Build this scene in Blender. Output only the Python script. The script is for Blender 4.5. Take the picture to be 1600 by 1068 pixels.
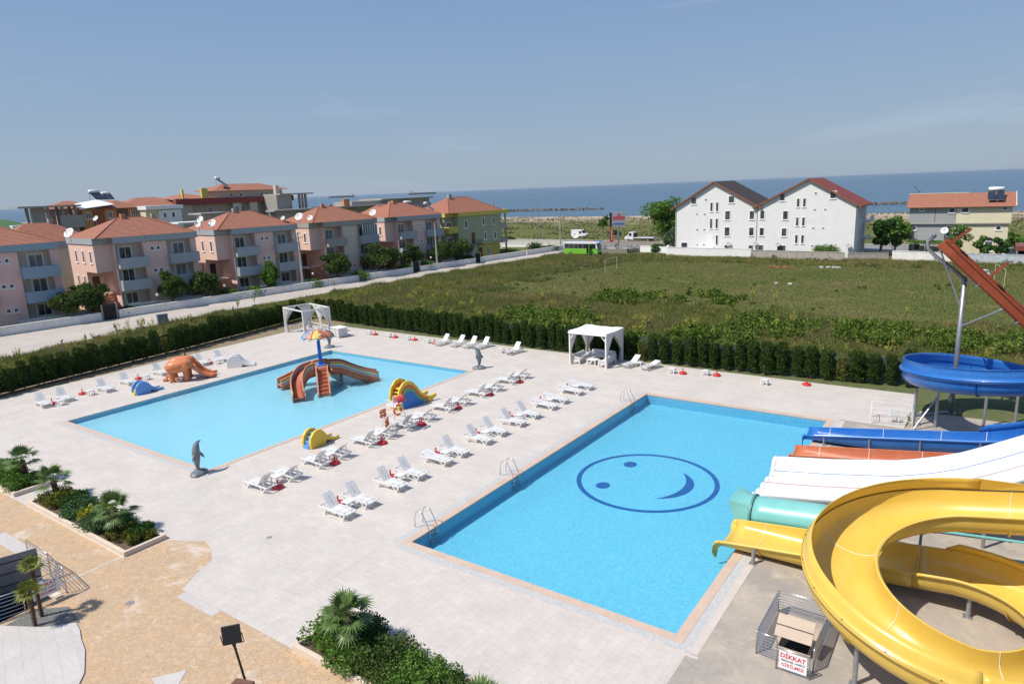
import bpy, bmesh, math, random
import numpy as np
from mathutils import Vector, Matrix
PI = math.pi
R_ = math.radians
rnd = random.Random(7)
for o in list(bpy.data.objects): bpy.data.objects.remove(o)
scn = bpy.context.scene
COL = scn.collection
# ------------------------------------------------------------------ camera
cam_d = bpy.data.cameras.new('camera'); cam = bpy.data.objects.new('camera', cam_d); COL.objects.link(cam)
cam_d.sensor_width = 36; cam_d.lens = 1075 * 36 / 1600; cam_d.clip_start = 0.1; cam_d.clip_end = 80000
cam.matrix_world = Matrix(((0.8204557, -0.0930032, 0.5640947, 19.91),
                           (0.5703925, 0.2001094, -0.7966233, -19.81),
                           (-0.0387921, 0.9753495, 0.2172292, 15.0), (0, 0, 0, 1)))
scn.camera = cam
# ------------------------------------------------------------------ sun and sky
SUN_EL, SUN_AZ = 54, 57          # shadows fall towards this compass angle, measured from +x
wd = bpy.data.worlds.new('World'); scn.world = wd; wd.use_nodes = True
nt = wd.node_tree; bg = nt.nodes['Background']
sky = nt.nodes.new('ShaderNodeTexSky'); sky.sky_type = 'NISHITA'; sky.sun_disc = False
sky.sun_elevation = R_(SUN_EL); sky.sun_rotation = R_(90 - (SUN_AZ + 180)); sky.air_density = 1.0; sky.dust_density = .7; sky.ozone_density = 1.6
# thin wispy clouds, laid on the sky itself
tc = nt.nodes.new('ShaderNodeTexCoord'); mp = nt.nodes.new('ShaderNodeMapping'); mp.inputs['Scale'].default_value = (1.5, 1.2, 9.0)
mp.inputs['Rotation'].default_value = (0.05, 0.1, 0.3)
nz = nt.nodes.new('ShaderNodeTexNoise'); nz.inputs['Scale'].default_value = 1.6; nz.inputs['Detail'].default_value = 7; nz.inputs['Roughness'].default_value = .6
nz.inputs['Distortion'].default_value = .6
cr = nt.nodes.new('ShaderNodeMapRange'); cr.inputs[1].default_value = .57; cr.inputs[2].default_value = .85; cr.inputs[3].default_value = 0; cr.inputs[4].default_value = .28
mx = nt.nodes.new('ShaderNodeMixRGB'); mx.inputs[2].default_value = (3.8, 4.3, 5.2, 1)
nt.links.new(tc.outputs['Generated'], mp.inputs[0]); nt.links.new(mp.outputs[0], nz.inputs['Vector'])
nt.links.new(nz.outputs[0], cr.inputs[0]); nt.links.new(cr.outputs[0], mx.inputs[0])
hz = nt.nodes.new('ShaderNodeMixRGB'); sx = nt.nodes.new('ShaderNodeSeparateXYZ'); hr = nt.nodes.new('ShaderNodeMapRange'); rp = nt.nodes.new('ShaderNodeValToRGB')
hr.inputs[1].default_value = .35; hr.inputs[2].default_value = .9; hr.inputs[3].default_value = .92; hr.inputs[4].default_value = .0
el_ = rp.color_ramp.elements; el_[0].position = 0; el_[0].color = (.475, .60, .75, 1); el_[1].position = .42; el_[1].color = (.205, .375, .78, 1); e_ = el_.new(.16); e_.color = (.37, .545, .81, 1)
sc_ = nt.nodes.new('ShaderNodeMixRGB'); sc_.blend_type = 'MULTIPLY'; sc_.inputs[0].default_value = 1; sc_.inputs[2].default_value = (4, 4, 4, 1)
nt.links.new(tc.outputs['Generated'], sx.inputs[0]); nt.links.new(sx.outputs[2], hr.inputs[0]); nt.links.new(sx.outputs[2], rp.inputs[0]); nt.links.new(rp.outputs[0], sc_.inputs[1]); nt.links.new(hr.outputs[0], hz.inputs[0])
nt.links.new(sc_.outputs[0], hz.inputs[2]); nt.links.new(sky.outputs[0], hz.inputs[1]); nt.links.new(hz.outputs[0], mx.inputs[1]); nt.links.new(mx.outputs[0], bg.inputs['Color'])
bg.inputs['Strength'].default_value = 0.15
sl = bpy.data.lights.new('sun', 'SUN'); sl.energy = 4.3; sl.angle = R_(0.5); sl.color = (1, .94, .84)
so = bpy.data.objects.new('sun', sl); COL.objects.link(so)
sd = Vector((math.cos(R_(SUN_EL)) * math.cos(R_(SUN_AZ)), math.cos(R_(SUN_EL)) * math.sin(R_(SUN_AZ)), -math.sin(R_(SUN_EL))))
so.rotation_euler = sd.to_track_quat('-Z', 'Y').to_euler()
scn.view_settings.view_transform = 'Standard'; scn.view_settings.look = 'None'; scn.view_settings.exposure = 0.2; scn.view_settings.gamma = 1
scn.render.engine = 'CYCLES'
scn.cycles.max_bounces = 6; scn.cycles.transparent_max_bounces = 10
try: scn.cycles.volume_bounces = 0; scn.cycles.volume_step_rate = 10
except Exception: pass

# ------------------------------------------------------------------ materials
def lin(c):
    if isinstance(c, str):
        c = [int(c[i:i+2], 16) / 255 for i in (0, 2, 4)]
        c = [x / 12.92 if x <= .04045 else ((x + .055) / 1.055) ** 2.4 for x in c]
    return (c[0], c[1], c[2], 1)
MATS = {}
def mat(name, c, c2=None, rough=.6, nscale=3.0, metal=0, bump=0, bscale=None, spec=.4, detail=5, stretch=(1, 1, 1), coat=0, lo=.35, hi=.65, emis=None, island=0, trans=0, world=False, streak=0, streakc=(.25, .22, .18)):
    if name in MATS: return MATS[name]
    m = bpy.data.materials.new(name); m.use_nodes = True; t = m.node_tree; N = t.nodes; L = t.links
    b = N['Principled BSDF']; b.inputs['Roughness'].default_value = rough; b.inputs['Metallic'].default_value = metal
    b.inputs['Specular IOR Level'].default_value = spec
    if coat: b.inputs['Coat Weight'].default_value = coat; b.inputs['Coat Roughness'].default_value = .12
    c = lin(c); b.inputs['Base Color'].default_value = c
    out = None
    if c2 is not None or bump or streak:
        co = N.new('ShaderNodeTexCoord'); mp = N.new('ShaderNodeMapping'); mp.inputs['Scale'].default_value = stretch
        if world:
            g = N.new('ShaderNodeNewGeometry'); L.new(g.outputs['Position'], mp.inputs[0])
        else: L.new(co.outputs['Object'], mp.inputs[0])
    if c2 is not None:
        n = N.new('ShaderNodeTexNoise'); n.inputs['Scale'].default_value = nscale; n.inputs['Detail'].default_value = detail; n.inputs['Roughness'].default_value = .62
        L.new(mp.outputs[0], n.inputs['Vector'])
        r = N.new('ShaderNodeMapRange'); r.inputs[1].default_value = lo; r.inputs[2].default_value = hi; L.new(n.outputs[0], r.inputs[0])
        x = N.new('ShaderNodeMixRGB'); x.inputs[1].default_value = c; x.inputs[2].default_value = lin(c2)
        L.new(r.outputs[0], x.inputs[0]); out = x.outputs[0]
    if streak:
        n = N.new('ShaderNodeTexNoise'); n.inputs['Scale'].default_value = 1.0; n.inputs['Detail'].default_value = 6; n.inputs['Roughness'].default_value = .7
        m2 = N.new('ShaderNodeMapping'); m2.inputs['Scale'].default_value = (3.2, 3.2, .35); L.new(mp.outputs[0], m2.inputs[0]); L.new(m2.outputs[0], n.inputs['Vector'])
        r = N.new('ShaderNodeMapRange'); r.inputs[1].default_value = .5; r.inputs[2].default_value = .8; r.inputs[4].default_value = streak; L.new(n.outputs[0], r.inputs[0])
        x = N.new('ShaderNodeMixRGB'); x.inputs[1].default_value = c; x.inputs[2].default_value = lin(streakc); L.new(r.outputs[0], x.inputs[0])
        if out: L.new(out, x.inputs[1])
        out = x.outputs[0]
    if island:
        g = N.new('ShaderNodeNewGeometry'); r = N.new('ShaderNodeMapRange'); r.inputs[3].default_value = 1 - island; r.inputs[4].default_value = 1 + island
        L.new(g.outputs['Random Per Island'], r.inputs[0]); h = N.new('ShaderNodeHueSaturation'); L.new(r.outputs[0], h.inputs['Value'])
        h.inputs['Color'].default_value = c
        if out: L.new(out, h.inputs['Color'])
        out = h.outputs[0]
    if out: L.new(out, b.inputs['Base Color'])
    if bump:
        n = N.new('ShaderNodeTexNoise'); n.inputs['Scale'].default_value = bscale or nscale * 6; n.inputs['Detail'].default_value = 4
        L.new(mp.outputs[0], n.inputs['Vector']); q = N.new('ShaderNodeBump'); q.inputs['Strength'].default_value = bump; q.inputs['Distance'].default_value = .03
        L.new(n.outputs[0], q.inputs['Height']); L.new(q.outputs[0], b.inputs['Normal'])
    if emis: b.inputs['Emission Color'].default_value = lin(emis[0]); b.inputs['Emission Strength'].default_value = emis[1]
    if trans:
        td = N.new('ShaderNodeBsdfTranslucent'); td.inputs[0].default_value = tuple(min(1, v * 1.3) for v in c[:3]) + (1,)
        if out: L.new(out, td.inputs[0])
        ms = N.new('ShaderNodeMixShader'); ms.inputs[0].default_value = trans
        L.new(b.outputs[0], ms.inputs[1]); L.new(td.outputs[0], ms.inputs[2]); L.new(ms.outputs[0], N['Material Output'].inputs[0])
    MATS[name] = m
    return m
def nodes(m): return m.node_tree.nodes, m.node_tree.links

# ------------------------------------------------------------------ mesh builder
class MB:
    def __init__(s): s.v = []; s.f = []; s.mi = []; s.m = 0
    def add(s, vs, fs, T=None):
        b = len(s.v)
        if T is not None: vs = [tuple(T @ Vector(v)) for v in vs]
        s.v += [tuple(v) for v in vs]
        for f in fs: s.f.append(tuple(i + b for i in f)); s.mi.append(s.m)
        return s
    def box(s, cx, cy, cz, sx, sy, sz, rz=0, T=None):
        c, n = math.cos(rz), math.sin(rz); vs = []
        for dz in (-.5, .5):
            for dx, dy in ((-.5, -.5), (.5, -.5), (.5, .5), (-.5, .5)):
                x, y = dx * sx, dy * sy; vs.append((cx + x * c - y * n, cy + x * n + y * c, cz + dz * sz))
        return s.add(vs, [(3, 2, 1, 0), (4, 5, 6, 7), (0, 1, 5, 4), (1, 2, 6, 5), (2, 3, 7, 6), (3, 0, 4, 7)], T)
    def bx(s, x0, x1, y0, y1, z0, z1, T=None): return s.box((x0+x1)/2, (y0+y1)/2, (z0+z1)/2, abs(x1-x0), abs(y1-y0), abs(z1-z0), 0, T)
    def beam(s, p, q, w, h=None, up=(0, 0, 1)):
        h = h or w; p, q = Vector(p), Vector(q); d = (q - p)
        if d.length < 1e-6: return s
        d.normalize(); u = Vector(up)
        if abs(d.dot(u)) > .98: u = Vector((1, 0, 0))
        a = d.cross(u).normalized(); b = a.cross(d); vs = []
        for e in (p, q):
            for i, j in ((-1, -1), (1, -1), (1, 1), (-1, 1)): vs.append(e + a * (i * w / 2) + b * (j * h / 2))
        return s.add(vs, [(0, 1, 2, 3), (7, 6, 5, 4), (1, 0, 4, 5), (2, 1, 5, 6), (3, 2, 6, 7), (0, 3, 7, 4)])
    def tube(s, pts, r, n=8, caps=True):
        pts = [Vector(p) for p in pts]; k = len(pts); rs = r if isinstance(r, (list, tuple)) else [r] * k
        prev = None; b = len(s.v); vs = []
        for i, p in enumerate(pts):
            d = (pts[min(i+1, k-1)] - pts[max(i-1, 0)]).normalized()
            if prev is None:
                u = Vector((0, 0, 1)) if abs(d.z) < .9 else Vector((1, 0, 0)); a = d.cross(u).normalized()
            else: a = (prev - d * prev.dot(d)).normalized()
            prev = a; c = d.cross(a)
            for j in range(n):
                t = 2 * PI * j / n; vs.append(p + (a * math.cos(t) + c * math.sin(t)) * rs[i])
        fs = []
        for i in range(k - 1):
            for j in range(n): fs.append((i*n+j, i*n+(j+1) % n, (i+1)*n+(j+1) % n, (i+1)*n+j))
        if caps: fs.append(tuple(range(n))[::-1]); fs.append(tuple((k-1)*n + j for j in range(n)))
        return s.add(vs, fs)
    def lathe(s, prof, n=16, c=(0, 0, 0), sx=1, sy=1):
        vs = []; k = len(prof)
        for r, z in prof:
            for j in range(n):
                t = 2*PI*j/n; vs.append((c[0] + r*math.cos(t)*sx, c[1] + r*math.sin(t)*sy, c[2] + z))
        fs = [(i*n+j, i*n+(j+1) % n, (i+1)*n+(j+1) % n, (i+1)*n+j) for i in range(k-1) for j in range(n)]
        fs.append(tuple(range(n))[::-1]); fs.append(tuple((k-1)*n+j for j in range(n)))
        return s.add(vs, fs)
    def prism(s, poly, z0, z1, T=None):
        n = len(poly); vs = [(x, y, z0) for x, y in poly] + [(x, y, z1) for x, y in poly]
        return s.add(vs, [tuple(range(n))[::-1], tuple(range(n, 2*n))] + [(i, (i+1) % n, (i+1) % n + n, i+n) for i in range(n)], T)
    def quad(s, a, b, c, d): return s.add([a, b, c, d], [(0, 1, 2, 3)])
    def grid(s, rows):
        h = len(rows); w = len(rows[0]); vs = [p for r in rows for p in r]
        return s.add(vs, [(i*w+j, i*w+j+1, (i+1)*w+j+1, (i+1)*w+j) for i in range(h-1) for j in range(w-1)])
    def build(s, name, mats, parent=None, smooth=False, solid=0, bevel=0, sub=0, offs=0, edge=None):
        me = bpy.data.meshes.new(name); me.from_pydata(s.v, [], s.f)
        if not isinstance(mats, (list, tuple)): mats = [mats]
        for m in mats: me.materials.append(m)
        if len(mats) > 1: me.polygons.foreach_set('material_index', s.mi)
        me.validate(); me.update()
        if smooth:
            me.polygons.foreach_set('use_smooth', [True] * len(me.polygons))
            if edge is not None:
                try: me.set_sharp_from_angle(angle=R_(edge))
                except Exception: pass
        o = bpy.data.objects.new(name, me); COL.objects.link(o)
        if parent is not None: o.parent = parent
        if solid: q = o.modifiers.new('s', 'SOLIDIFY'); q.thickness = solid; q.offset = offs
        if bevel: q = o.modifiers.new('b', 'BEVEL'); q.width = bevel; q.segments = 2; q.limit_method = 'ANGLE'
        if sub: q = o.modifiers.new('u', 'SUBSURF'); q.levels = sub; q.render_levels = sub
        return o
def tag(o, label=None, cat=None, group=None, kind=None):
    if label: o['label'] = label
    if cat: o['category'] = cat
    if group: o['group'] = group
    if kind: o['kind'] = kind
    return o
def empty(name, loc=(0, 0, 0), rz=0, label=None, cat=None, group=None):
    o = bpy.data.objects.new(name, None); COL.objects.link(o); o.location = loc; o.rotation_euler = (0, 0, rz); o.empty_display_size = .2
    return tag(o, label, cat, group)
def kids(o): return [c for c in bpy.data.objects if c.parent == o]
def copy_tree(o, loc=None, rz=None, label=None, scale=None, _p=None):
    c = o.copy(); COL.objects.link(c)
    if _p is not None: c.parent = _p
    for ch in kids(o): copy_tree(ch, _p=c)
    if loc is not None: c.location = loc
    if rz is not None: c.rotation_euler = (0, 0, rz)
    if scale is not None: c.scale = (scale,) * 3 if not isinstance(scale, (list, tuple)) else scale
    if label: c['label'] = label
    return c
ORD = ['first', 'second', 'third', 'fourth', 'fifth', 'sixth', 'seventh', 'eighth', 'ninth', 'tenth', 'eleventh', 'twelfth', 'thirteenth', 'fourteenth', 'fifteenth']
def mesh_np(name, V, F, mats, parent=None, mi=None):
    V = np.asarray(V, np.float32); F = np.asarray(F, np.int32); k = F.shape[1]
    me = bpy.data.meshes.new(name); me.vertices.add(len(V)); me.vertices.foreach_set('co', V.ravel())
    me.loops.add(F.size); me.loops.foreach_set('vertex_index', F.ravel()); me.polygons.add(len(F))
    me.polygons.foreach_set('loop_start', np.arange(0, F.size, k, dtype=np.int32)); 
    if not isinstance(mats, (list, tuple)): mats = [mats]
    for m in mats: me.materials.append(m)
    if mi is not None: me.polygons.foreach_set('material_index', np.asarray(mi, np.int32))
    me.update(calc_edges=True); o = bpy.data.objects.new(name, me); COL.objects.link(o)
    if parent is not None: o.parent = parent
    return o
def leaf_quads(C, size, rs, flat=0.0, aspect=.55):
    """one small quad per centre, random orientation"""
    n = len(C); d = rs.normal(size=(n, 3)); d[:, 2] = d[:, 2] * (1 - flat); d /= np.linalg.norm(d, axis=1)[:, None]
    e = rs.normal(size=(n, 3)); e -= d * (d * e).sum(1)[:, None]; e /= np.linalg.norm(e, axis=1)[:, None]
    s = (size * rs.uniform(.6, 1.4, n))[:, None]; a = d * s; b = e * s * aspect
    V = np.stack([C - a, C + b, C + a, C - b], 1).reshape(-1, 3); F = np.arange(n * 4).reshape(n, 4)
    return V, F
def clumps(rs, centres, radii, per, squash=.8):
    out = []
    for c, r in zip(centres, radii):
        p = rs.normal(size=(per, 3)); p /= np.linalg.norm(p, axis=1)[:, None]; p *= (r * rs.uniform(.55, 1.05, per) )[:, None]; p[:, 2] *= squash
        out.append(p + np.array(c))
    return np.concatenate(out)
HAZE = 0.00003
# ================================================================== SETTING
SEA_Z = -3.0
KX0, KX1, KY0, KY1 = -33.5, -15.8, 0.1, 24.4        # children's pool
MX0, MX1, MY0, MY1 = 0.0, 12.24, 0.0, 25.0          # main pool
PIT = (-11.6, -9.2, -13.4, -10.6)
def holed(x0, x1, y0, y1, holes, z, n=None):
    xs = sorted({x0, x1} | {h[i] for h in holes for i in (0, 1) if x0 < h[i] < x1}); ys = sorted({y0, y1} | {h[i] for h in holes for i in (2, 3) if y0 < h[i] < y1})
    m = MB()
    for a, b in zip(xs, xs[1:]):
        for c, d in zip(ys, ys[1:]):
            mx_, my_ = (a+b)/2, (c+d)/2
            if any(h[0] < mx_ < h[1] and h[2] < my_ < h[3] for h in holes): continue
            m.quad((a, c, z), (b, c, z), (b, d, z), (a, d, z))
    return m
def spow(o, kind='structure'): o['kind'] = kind; return o
# --- ground
def ground_mat():
    m = bpy.data.materials.new('field_ground'); m.use_nodes = True; N, L = nodes(m); b = N['Principled BSDF']; b.inputs['Roughness'].default_value = .95; b.inputs['Specular IOR Level'].default_value = .1
    g = N.new('ShaderNodeNewGeometry')
    def noise(s, d=5, lo=.35, hi=.65, st=None):
        n = N.new('ShaderNodeTexNoise'); n.inputs['Scale'].default_value = s; n.inputs['Detail'].default_value = d; n.inputs['Roughness'].default_value = .65
        if st: q = N.new('ShaderNodeMapping'); q.inputs['Scale'].default_value = st; L.new(g.outputs['Position'], q.inputs[0]); L.new(q.outputs[0], n.inputs['Vector'])
        else: L.new(g.outputs['Position'], n.inputs['Vector'])
        r = N.new('ShaderNodeMapRange'); r.inputs[1].default_value = lo; r.inputs[2].default_value = hi; L.new(n.outputs[0], r.inputs[0]); return r.outputs[0]
    def mix(f, a, c):
        x = N.new('ShaderNodeMixRGB'); L.new(f, x.inputs[0])
        for i, v in ((1, a), (2, c)):
            if isinstance(v, tuple): x.inputs[i].default_value = v + (1,)
            else: L.new(v, x.inputs[i])
        return x.outputs[0]
    c1 = mix(noise(.09, 4, .38, .6), (.10, .125, .032), (.16, .145, .055))
    c2 = mix(noise(1.3, 6, .4, .7), c1, (.075, .105, .025))
    c3 = mix(noise(.25, 5, .60, .72), c2, (.21, .17, .10))
    # beach and dune side, beyond the coast road
    sp = N.new('ShaderNodeSeparateXYZ'); L.new(g.outputs['Position'], sp.inputs[0])
    rr = N.new('ShaderNodeMapRange'); rr.inputs[1].default_value = 205; rr.inputs[2].default_value = 290; L.new(sp.outputs[1], rr.inputs[0])
    rm = N.new('ShaderNodeMath'); rm.operation = 'MULTIPLY_ADD'; L.new(noise(.12, 6, .3, .7, (1, 2.5, 1)), rm.inputs[0]); rm.inputs[1].default_value = .9; L.new(rr.outputs[0], rm.inputs[2])
    rs = N.new('ShaderNodeMapRange'); rs.inputs[1].default_value = .72; rs.inputs[2].default_value = 1.15; L.new(rm.outputs[0], rs.inputs[0])
    c4 = mix(rs.outputs[0], c3, (.40, .325, .25))
    L.new(c4, b.inputs['Base Color'])
    n = N.new('ShaderNodeTexNoise'); n.inputs['Scale'].default_value = 3; n.inputs['Detail'].default_value = 6; L.new(g.outputs['Position'], n.inputs['Vector'])
    q = N.new('ShaderNodeBump'); q.inputs['Strength'].default_value = .6; q.inputs['Distance'].default_value = .25; L.new(n.outputs[0], q.inputs['Height']); L.new(q.outputs[0], b.inputs['Normal'])
    return m
HOLES = [(MX0, MX1, MY0, MY1), (KX0, KX1, KY0, KY1), PIT]
SHORE = 312.0
g = holed(-900, 900, -160, SHORE - 26, HOLES, 0.0)
# beach slope down below the waterline, gently curved shore
rows = []
for j in range(9):
    t = j / 8; row = []
    for i in range(61):
        x = -900 + 1800 * i / 60; row.append((x, SHORE - 26 + t * (26 + 3 * math.sin(x * .013) + 2 * math.sin(x * .05)) + 8 * max(0, t - .8), -t * t * 4.2))
    rows.append(row)
g.grid([r for r in rows])
ground = spow(g.build('ground', ground_mat()))
# --- sea
def sea_mat():
    m = bpy.data.materials.new('sea_water'); m.use_nodes = True; N, L = nodes(m); b = N['Principled BSDF']
    b.inputs['Roughness'].default_value = .22; b.inputs['IOR'].default_value = 1.33
    g = N.new('ShaderNodeNewGeometry'); mp = N.new('ShaderNodeMapping'); mp.inputs['Scale'].default_value = (.0016, .012, 1); L.new(g.outputs['Position'], mp.inputs[0])
    n = N.new('ShaderNodeTexNoise'); n.inputs['Scale'].default_value = 1; n.inputs['Detail'].default_value = 5; L.new(mp.outputs[0], n.inputs['Vector'])
    r = N.new('ShaderNodeMapRange'); r.inputs[1].default_value = .35; r.inputs[2].default_value = .68; L.new(n.outputs[0], r.inputs[0])
    x = N.new('ShaderNodeMixRGB'); x.inputs[1].default_value = (.012, .06, .115, 1); x.inputs[2].default_value = (.025, .085, .14, 1); L.new(r.outputs[0], x.inputs[0]); L.new(x.outputs[0], b.inputs['Base Color'])
    n2 = N.new('ShaderNodeTexNoise'); n2.inputs['Scale'].default_value = .8; n2.inputs['Detail'].default_value = 3; L.new(g.outputs['Position'], n2.inputs['Vector'])
    q = N.new('ShaderNodeBump'); q.inputs['Strength'].default_value = .5; q.inputs['Distance'].default_value = .4; L.new(n2.outputs[0], q.inputs['Height']); L.new(q.outputs[0], b.inputs['Normal'])
    return m
m = MB(); m.quad((-40000, SHORE - 22, SEA_Z), (40000, SHORE - 22, SEA_Z), (40000, 45000, SEA_Z), (-40000, 45000, SEA_Z)); spow(m.build('sea', sea_mat()))
# --- paving materials
def brick_mat(name, c1, c2, mortar, bw, bh, rot=0, nz=.5, stain=None, rough=.55, ms=.01):
    m = bpy.data.materials.new(name); m.use_nodes = True; N, L = nodes(m); b = N['Principled BSDF']; b.inputs['Roughness'].default_value = rough; b.inputs['Specular IOR Level'].default_value = .3
    g = N.new('ShaderNodeNewGeometry'); mp = N.new('ShaderNodeMapping'); mp.inputs['Rotation'].default_value = (0, 0, rot); L.new(g.outputs['Position'], mp.inputs[0])
    t = N.new('ShaderNodeTexBrick'); t.inputs['Scale'].default_value = 1; t.inputs['Brick Width'].default_value = bw; t.inputs['Row Height'].default_value = bh; t.inputs['Mortar Size'].default_value = ms
    t.inputs['Mortar Smooth'].default_value = .3
    t.inputs['Color1'].default_value = c1 + (1,); t.inputs['Color2'].default_value = c2 + (1,); t.inputs['Mortar'].default_value = mortar + (1,); L.new(mp.outputs[0], t.inputs['Vector'])
    n = N.new('ShaderNodeTexNoise'); n.inputs['Scale'].default_value = .55; n.inputs['Detail'].default_value = 7; n.inputs['Roughness'].default_value = .7; L.new(g.outputs['Position'], n.inputs['Vector'])
    r = N.new('ShaderNodeMapRange'); r.inputs[1].default_value = .3; r.inputs[2].default_value = .7; r.inputs[3].default_value = 1 - .14 * nz * 2; r.inputs[4].default_value = 1 + .05 * nz; L.new(n.outputs[0], r.inputs[0])
    m2 = N.new('ShaderNodeMapping'); m2.inputs['Scale'].default_value = (1, 9, 1); m2.inputs['Rotation'].default_value = (0, 0, rot); L.new(g.outputs['Position'], m2.inputs[0])
    n3 = N.new('ShaderNodeTexNoise'); n3.inputs['Scale'].default_value = 1.6; n3.inputs['Detail'].default_value = 8; n3.inputs['Roughness'].default_value = .75; L.new(m2.outputs[0], n3.inputs['Vector'])
    r3 = N.new('ShaderNodeMapRange'); r3.inputs[1].default_value = .3; r3.inputs[2].default_value = .72; r3.inputs[3].default_value = 1.06; r3.inputs[4].default_value = .84; L.new(n3.outputs[0], r3.inputs[0])
    k = N.new('ShaderNodeMath'); k.operation = 'MULTIPLY'; L.new(r.outputs[0], k.inputs[0]); L.new(r3.outputs[0], k.inputs[1])
    h = N.new('ShaderNodeHueSaturation'); L.new(t.outputs['Color'], h.inputs['Color']); L.new(k.outputs[0], h.inputs['Value']); last = h.outputs[0]
    if stain:
        n2 = N.new('ShaderNodeTexNoise'); n2.inputs['Scale'].default_value = .5; n2.inputs['Detail'].default_value = 9; n2.inputs['Roughness'].default_value = .8; m4 = N.new('ShaderNodeMapping'); m4.inputs['Scale'].default_value = (.7, 3.2, 1); m4.inputs['Rotation'].default_value = (0, 0, rot); L.new(g.outputs['Position'], m4.inputs[0]); L.new(m4.outputs[0], n2.inputs['Vector'])
        r2 = N.new('ShaderNodeMapRange'); r2.inputs[1].default_value = .52; r2.inputs[2].default_value = .72; r2.inputs[4].default_value = .85; L.new(n2.outputs[0], r2.inputs[0])
        x = N.new('ShaderNodeMixRGB'); L.new(r2.outputs[0], x.inputs[0]); L.new(last, x.inputs[1]); x.inputs[2].default_value = stain + (1,); last = x.outputs[0]
    L.new(last, b.inputs['Base Color'])
    q = N.new('ShaderNodeBump'); q.inputs['Strength'].default_value = .3; q.inputs['Distance'].default_value = .01; L.new(t.outputs['Fac'], q.inputs['Height']); q.invert = True; L.new(q.outputs[0], b.inputs['Normal'])
    return m
M_deck = brick_mat('travertine_deck', (.63, .58, .53), (.605, .55, .50), (.555, .50, .45), .95, .30, 0, .5, (.53, .44, .36))
M_deck2 = brick_mat('travertine_turned', (.62, .57, .525), (.59, .54, .495), (.54, .49, .445), .95, .30, PI/2, .5, (.54, .46, .385))
def stamp_mat():
    m = bpy.data.materials.new('stamped_ochre_concrete'); m.use_nodes = True; N, L = nodes(m); b = N['Principled BSDF']; b.inputs['Roughness'].default_value = .7; b.inputs['Specular IOR Level'].default_value = .25
    g = N.new('ShaderNodeNewGeometry'); n0 = N.new('ShaderNodeTexNoise'); n0.inputs['Scale'].default_value = 2.2; n0.inputs['Detail'].default_value = 3; L.new(g.outputs['Position'], n0.inputs['Vector'])
    ad = N.new('ShaderNodeMixRGB'); ad.blend_type = 'ADD'; ad.inputs[0].default_value = .22; L.new(g.outputs['Position'], ad.inputs[1]); L.new(n0.outputs['Color'], ad.inputs[2])
    v = N.new('ShaderNodeTexVoronoi'); v.feature = 'DISTANCE_TO_EDGE'; v.inputs['Scale'].default_value = 5.4; L.new(ad.outputs[0], v.inputs['Vector'])
    v2 = N.new('ShaderNodeTexVoronoi'); v2.inputs['Scale'].default_value = 5.4; L.new(ad.outputs[0], v2.inputs['Vector'])
    r = N.new('ShaderNodeMapRange'); r.inputs[1].default_value = .004; r.inputs[2].default_value = .04; L.new(v.outputs['Distance'], r.inputs[0])
    n = N.new('ShaderNodeTexNoise'); n.inputs['Scale'].default_value = 1.0; n.inputs['Detail'].default_value = 8; n.inputs['Roughness'].default_value = .7; L.new(g.outputs['Position'], n.inputs['Vector'])
    rn = N.new('ShaderNodeMapRange'); rn.inputs[1].default_value = .35; rn.inputs[2].default_value = .68; L.new(n.outputs[0], rn.inputs[0])
    x = N.new('ShaderNodeMixRGB'); x.inputs[1].default_value = (.54, .365, .215, 1); x.inputs[2].default_value = (.48, .365, .26, 1); L.new(rn.outputs[0], x.inputs[0])
    sp = N.new('ShaderNodeSeparateXYZ'); L.new(v2.outputs['Color'], sp.inputs[0]); rv = N.new('ShaderNodeMapRange'); rv.inputs[3].default_value = .92; rv.inputs[4].default_value = 1.06; L.new(sp.outputs[0], rv.inputs[0])
    h = N.new('ShaderNodeHueSaturation'); L.new(x.outputs[0], h.inputs['Color']); L.new(rv.outputs[0], h.inputs['Value'])
    y = N.new('ShaderNodeMixRGB'); y.inputs[1].default_value = (.36, .25, .155, 1); L.new(r.outputs[0], y.inputs[0]); L.new(h.outputs[0], y.inputs[2])
    # white cement smears
    n4 = N.new('ShaderNodeTexNoise'); n4.inputs['Scale'].default_value = .45; n4.inputs['Detail'].default_value = 10; n4.inputs['Roughness'].default_value = .75; n4.inputs['Distortion'].default_value = .8; L.new(g.outputs['Position'], n4.inputs['Vector'])
    r4 = N.new('ShaderNodeMapRange'); r4.inputs[1].default_value = .56; r4.inputs[2].default_value = .66; r4.inputs[4].default_value = .75; L.new(n4.outputs[0], r4.inputs[0])
    z = N.new('ShaderNodeMixRGB'); L.new(r4.outputs[0], z.inputs[0]); L.new(y.outputs[0], z.inputs[1]); z.inputs[2].default_value = (.66, .58, .50, 1); L.new(z.outputs[0], b.inputs['Base Color'])
    q = N.new('ShaderNodeBump'); q.inputs['Strength'].default_value = .5; q.inputs['Distance'].default_value = .012; L.new(r.outputs[0], q.inputs['Height']); L.new(q.outputs[0], b.inputs['Normal'])
    return m
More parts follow.
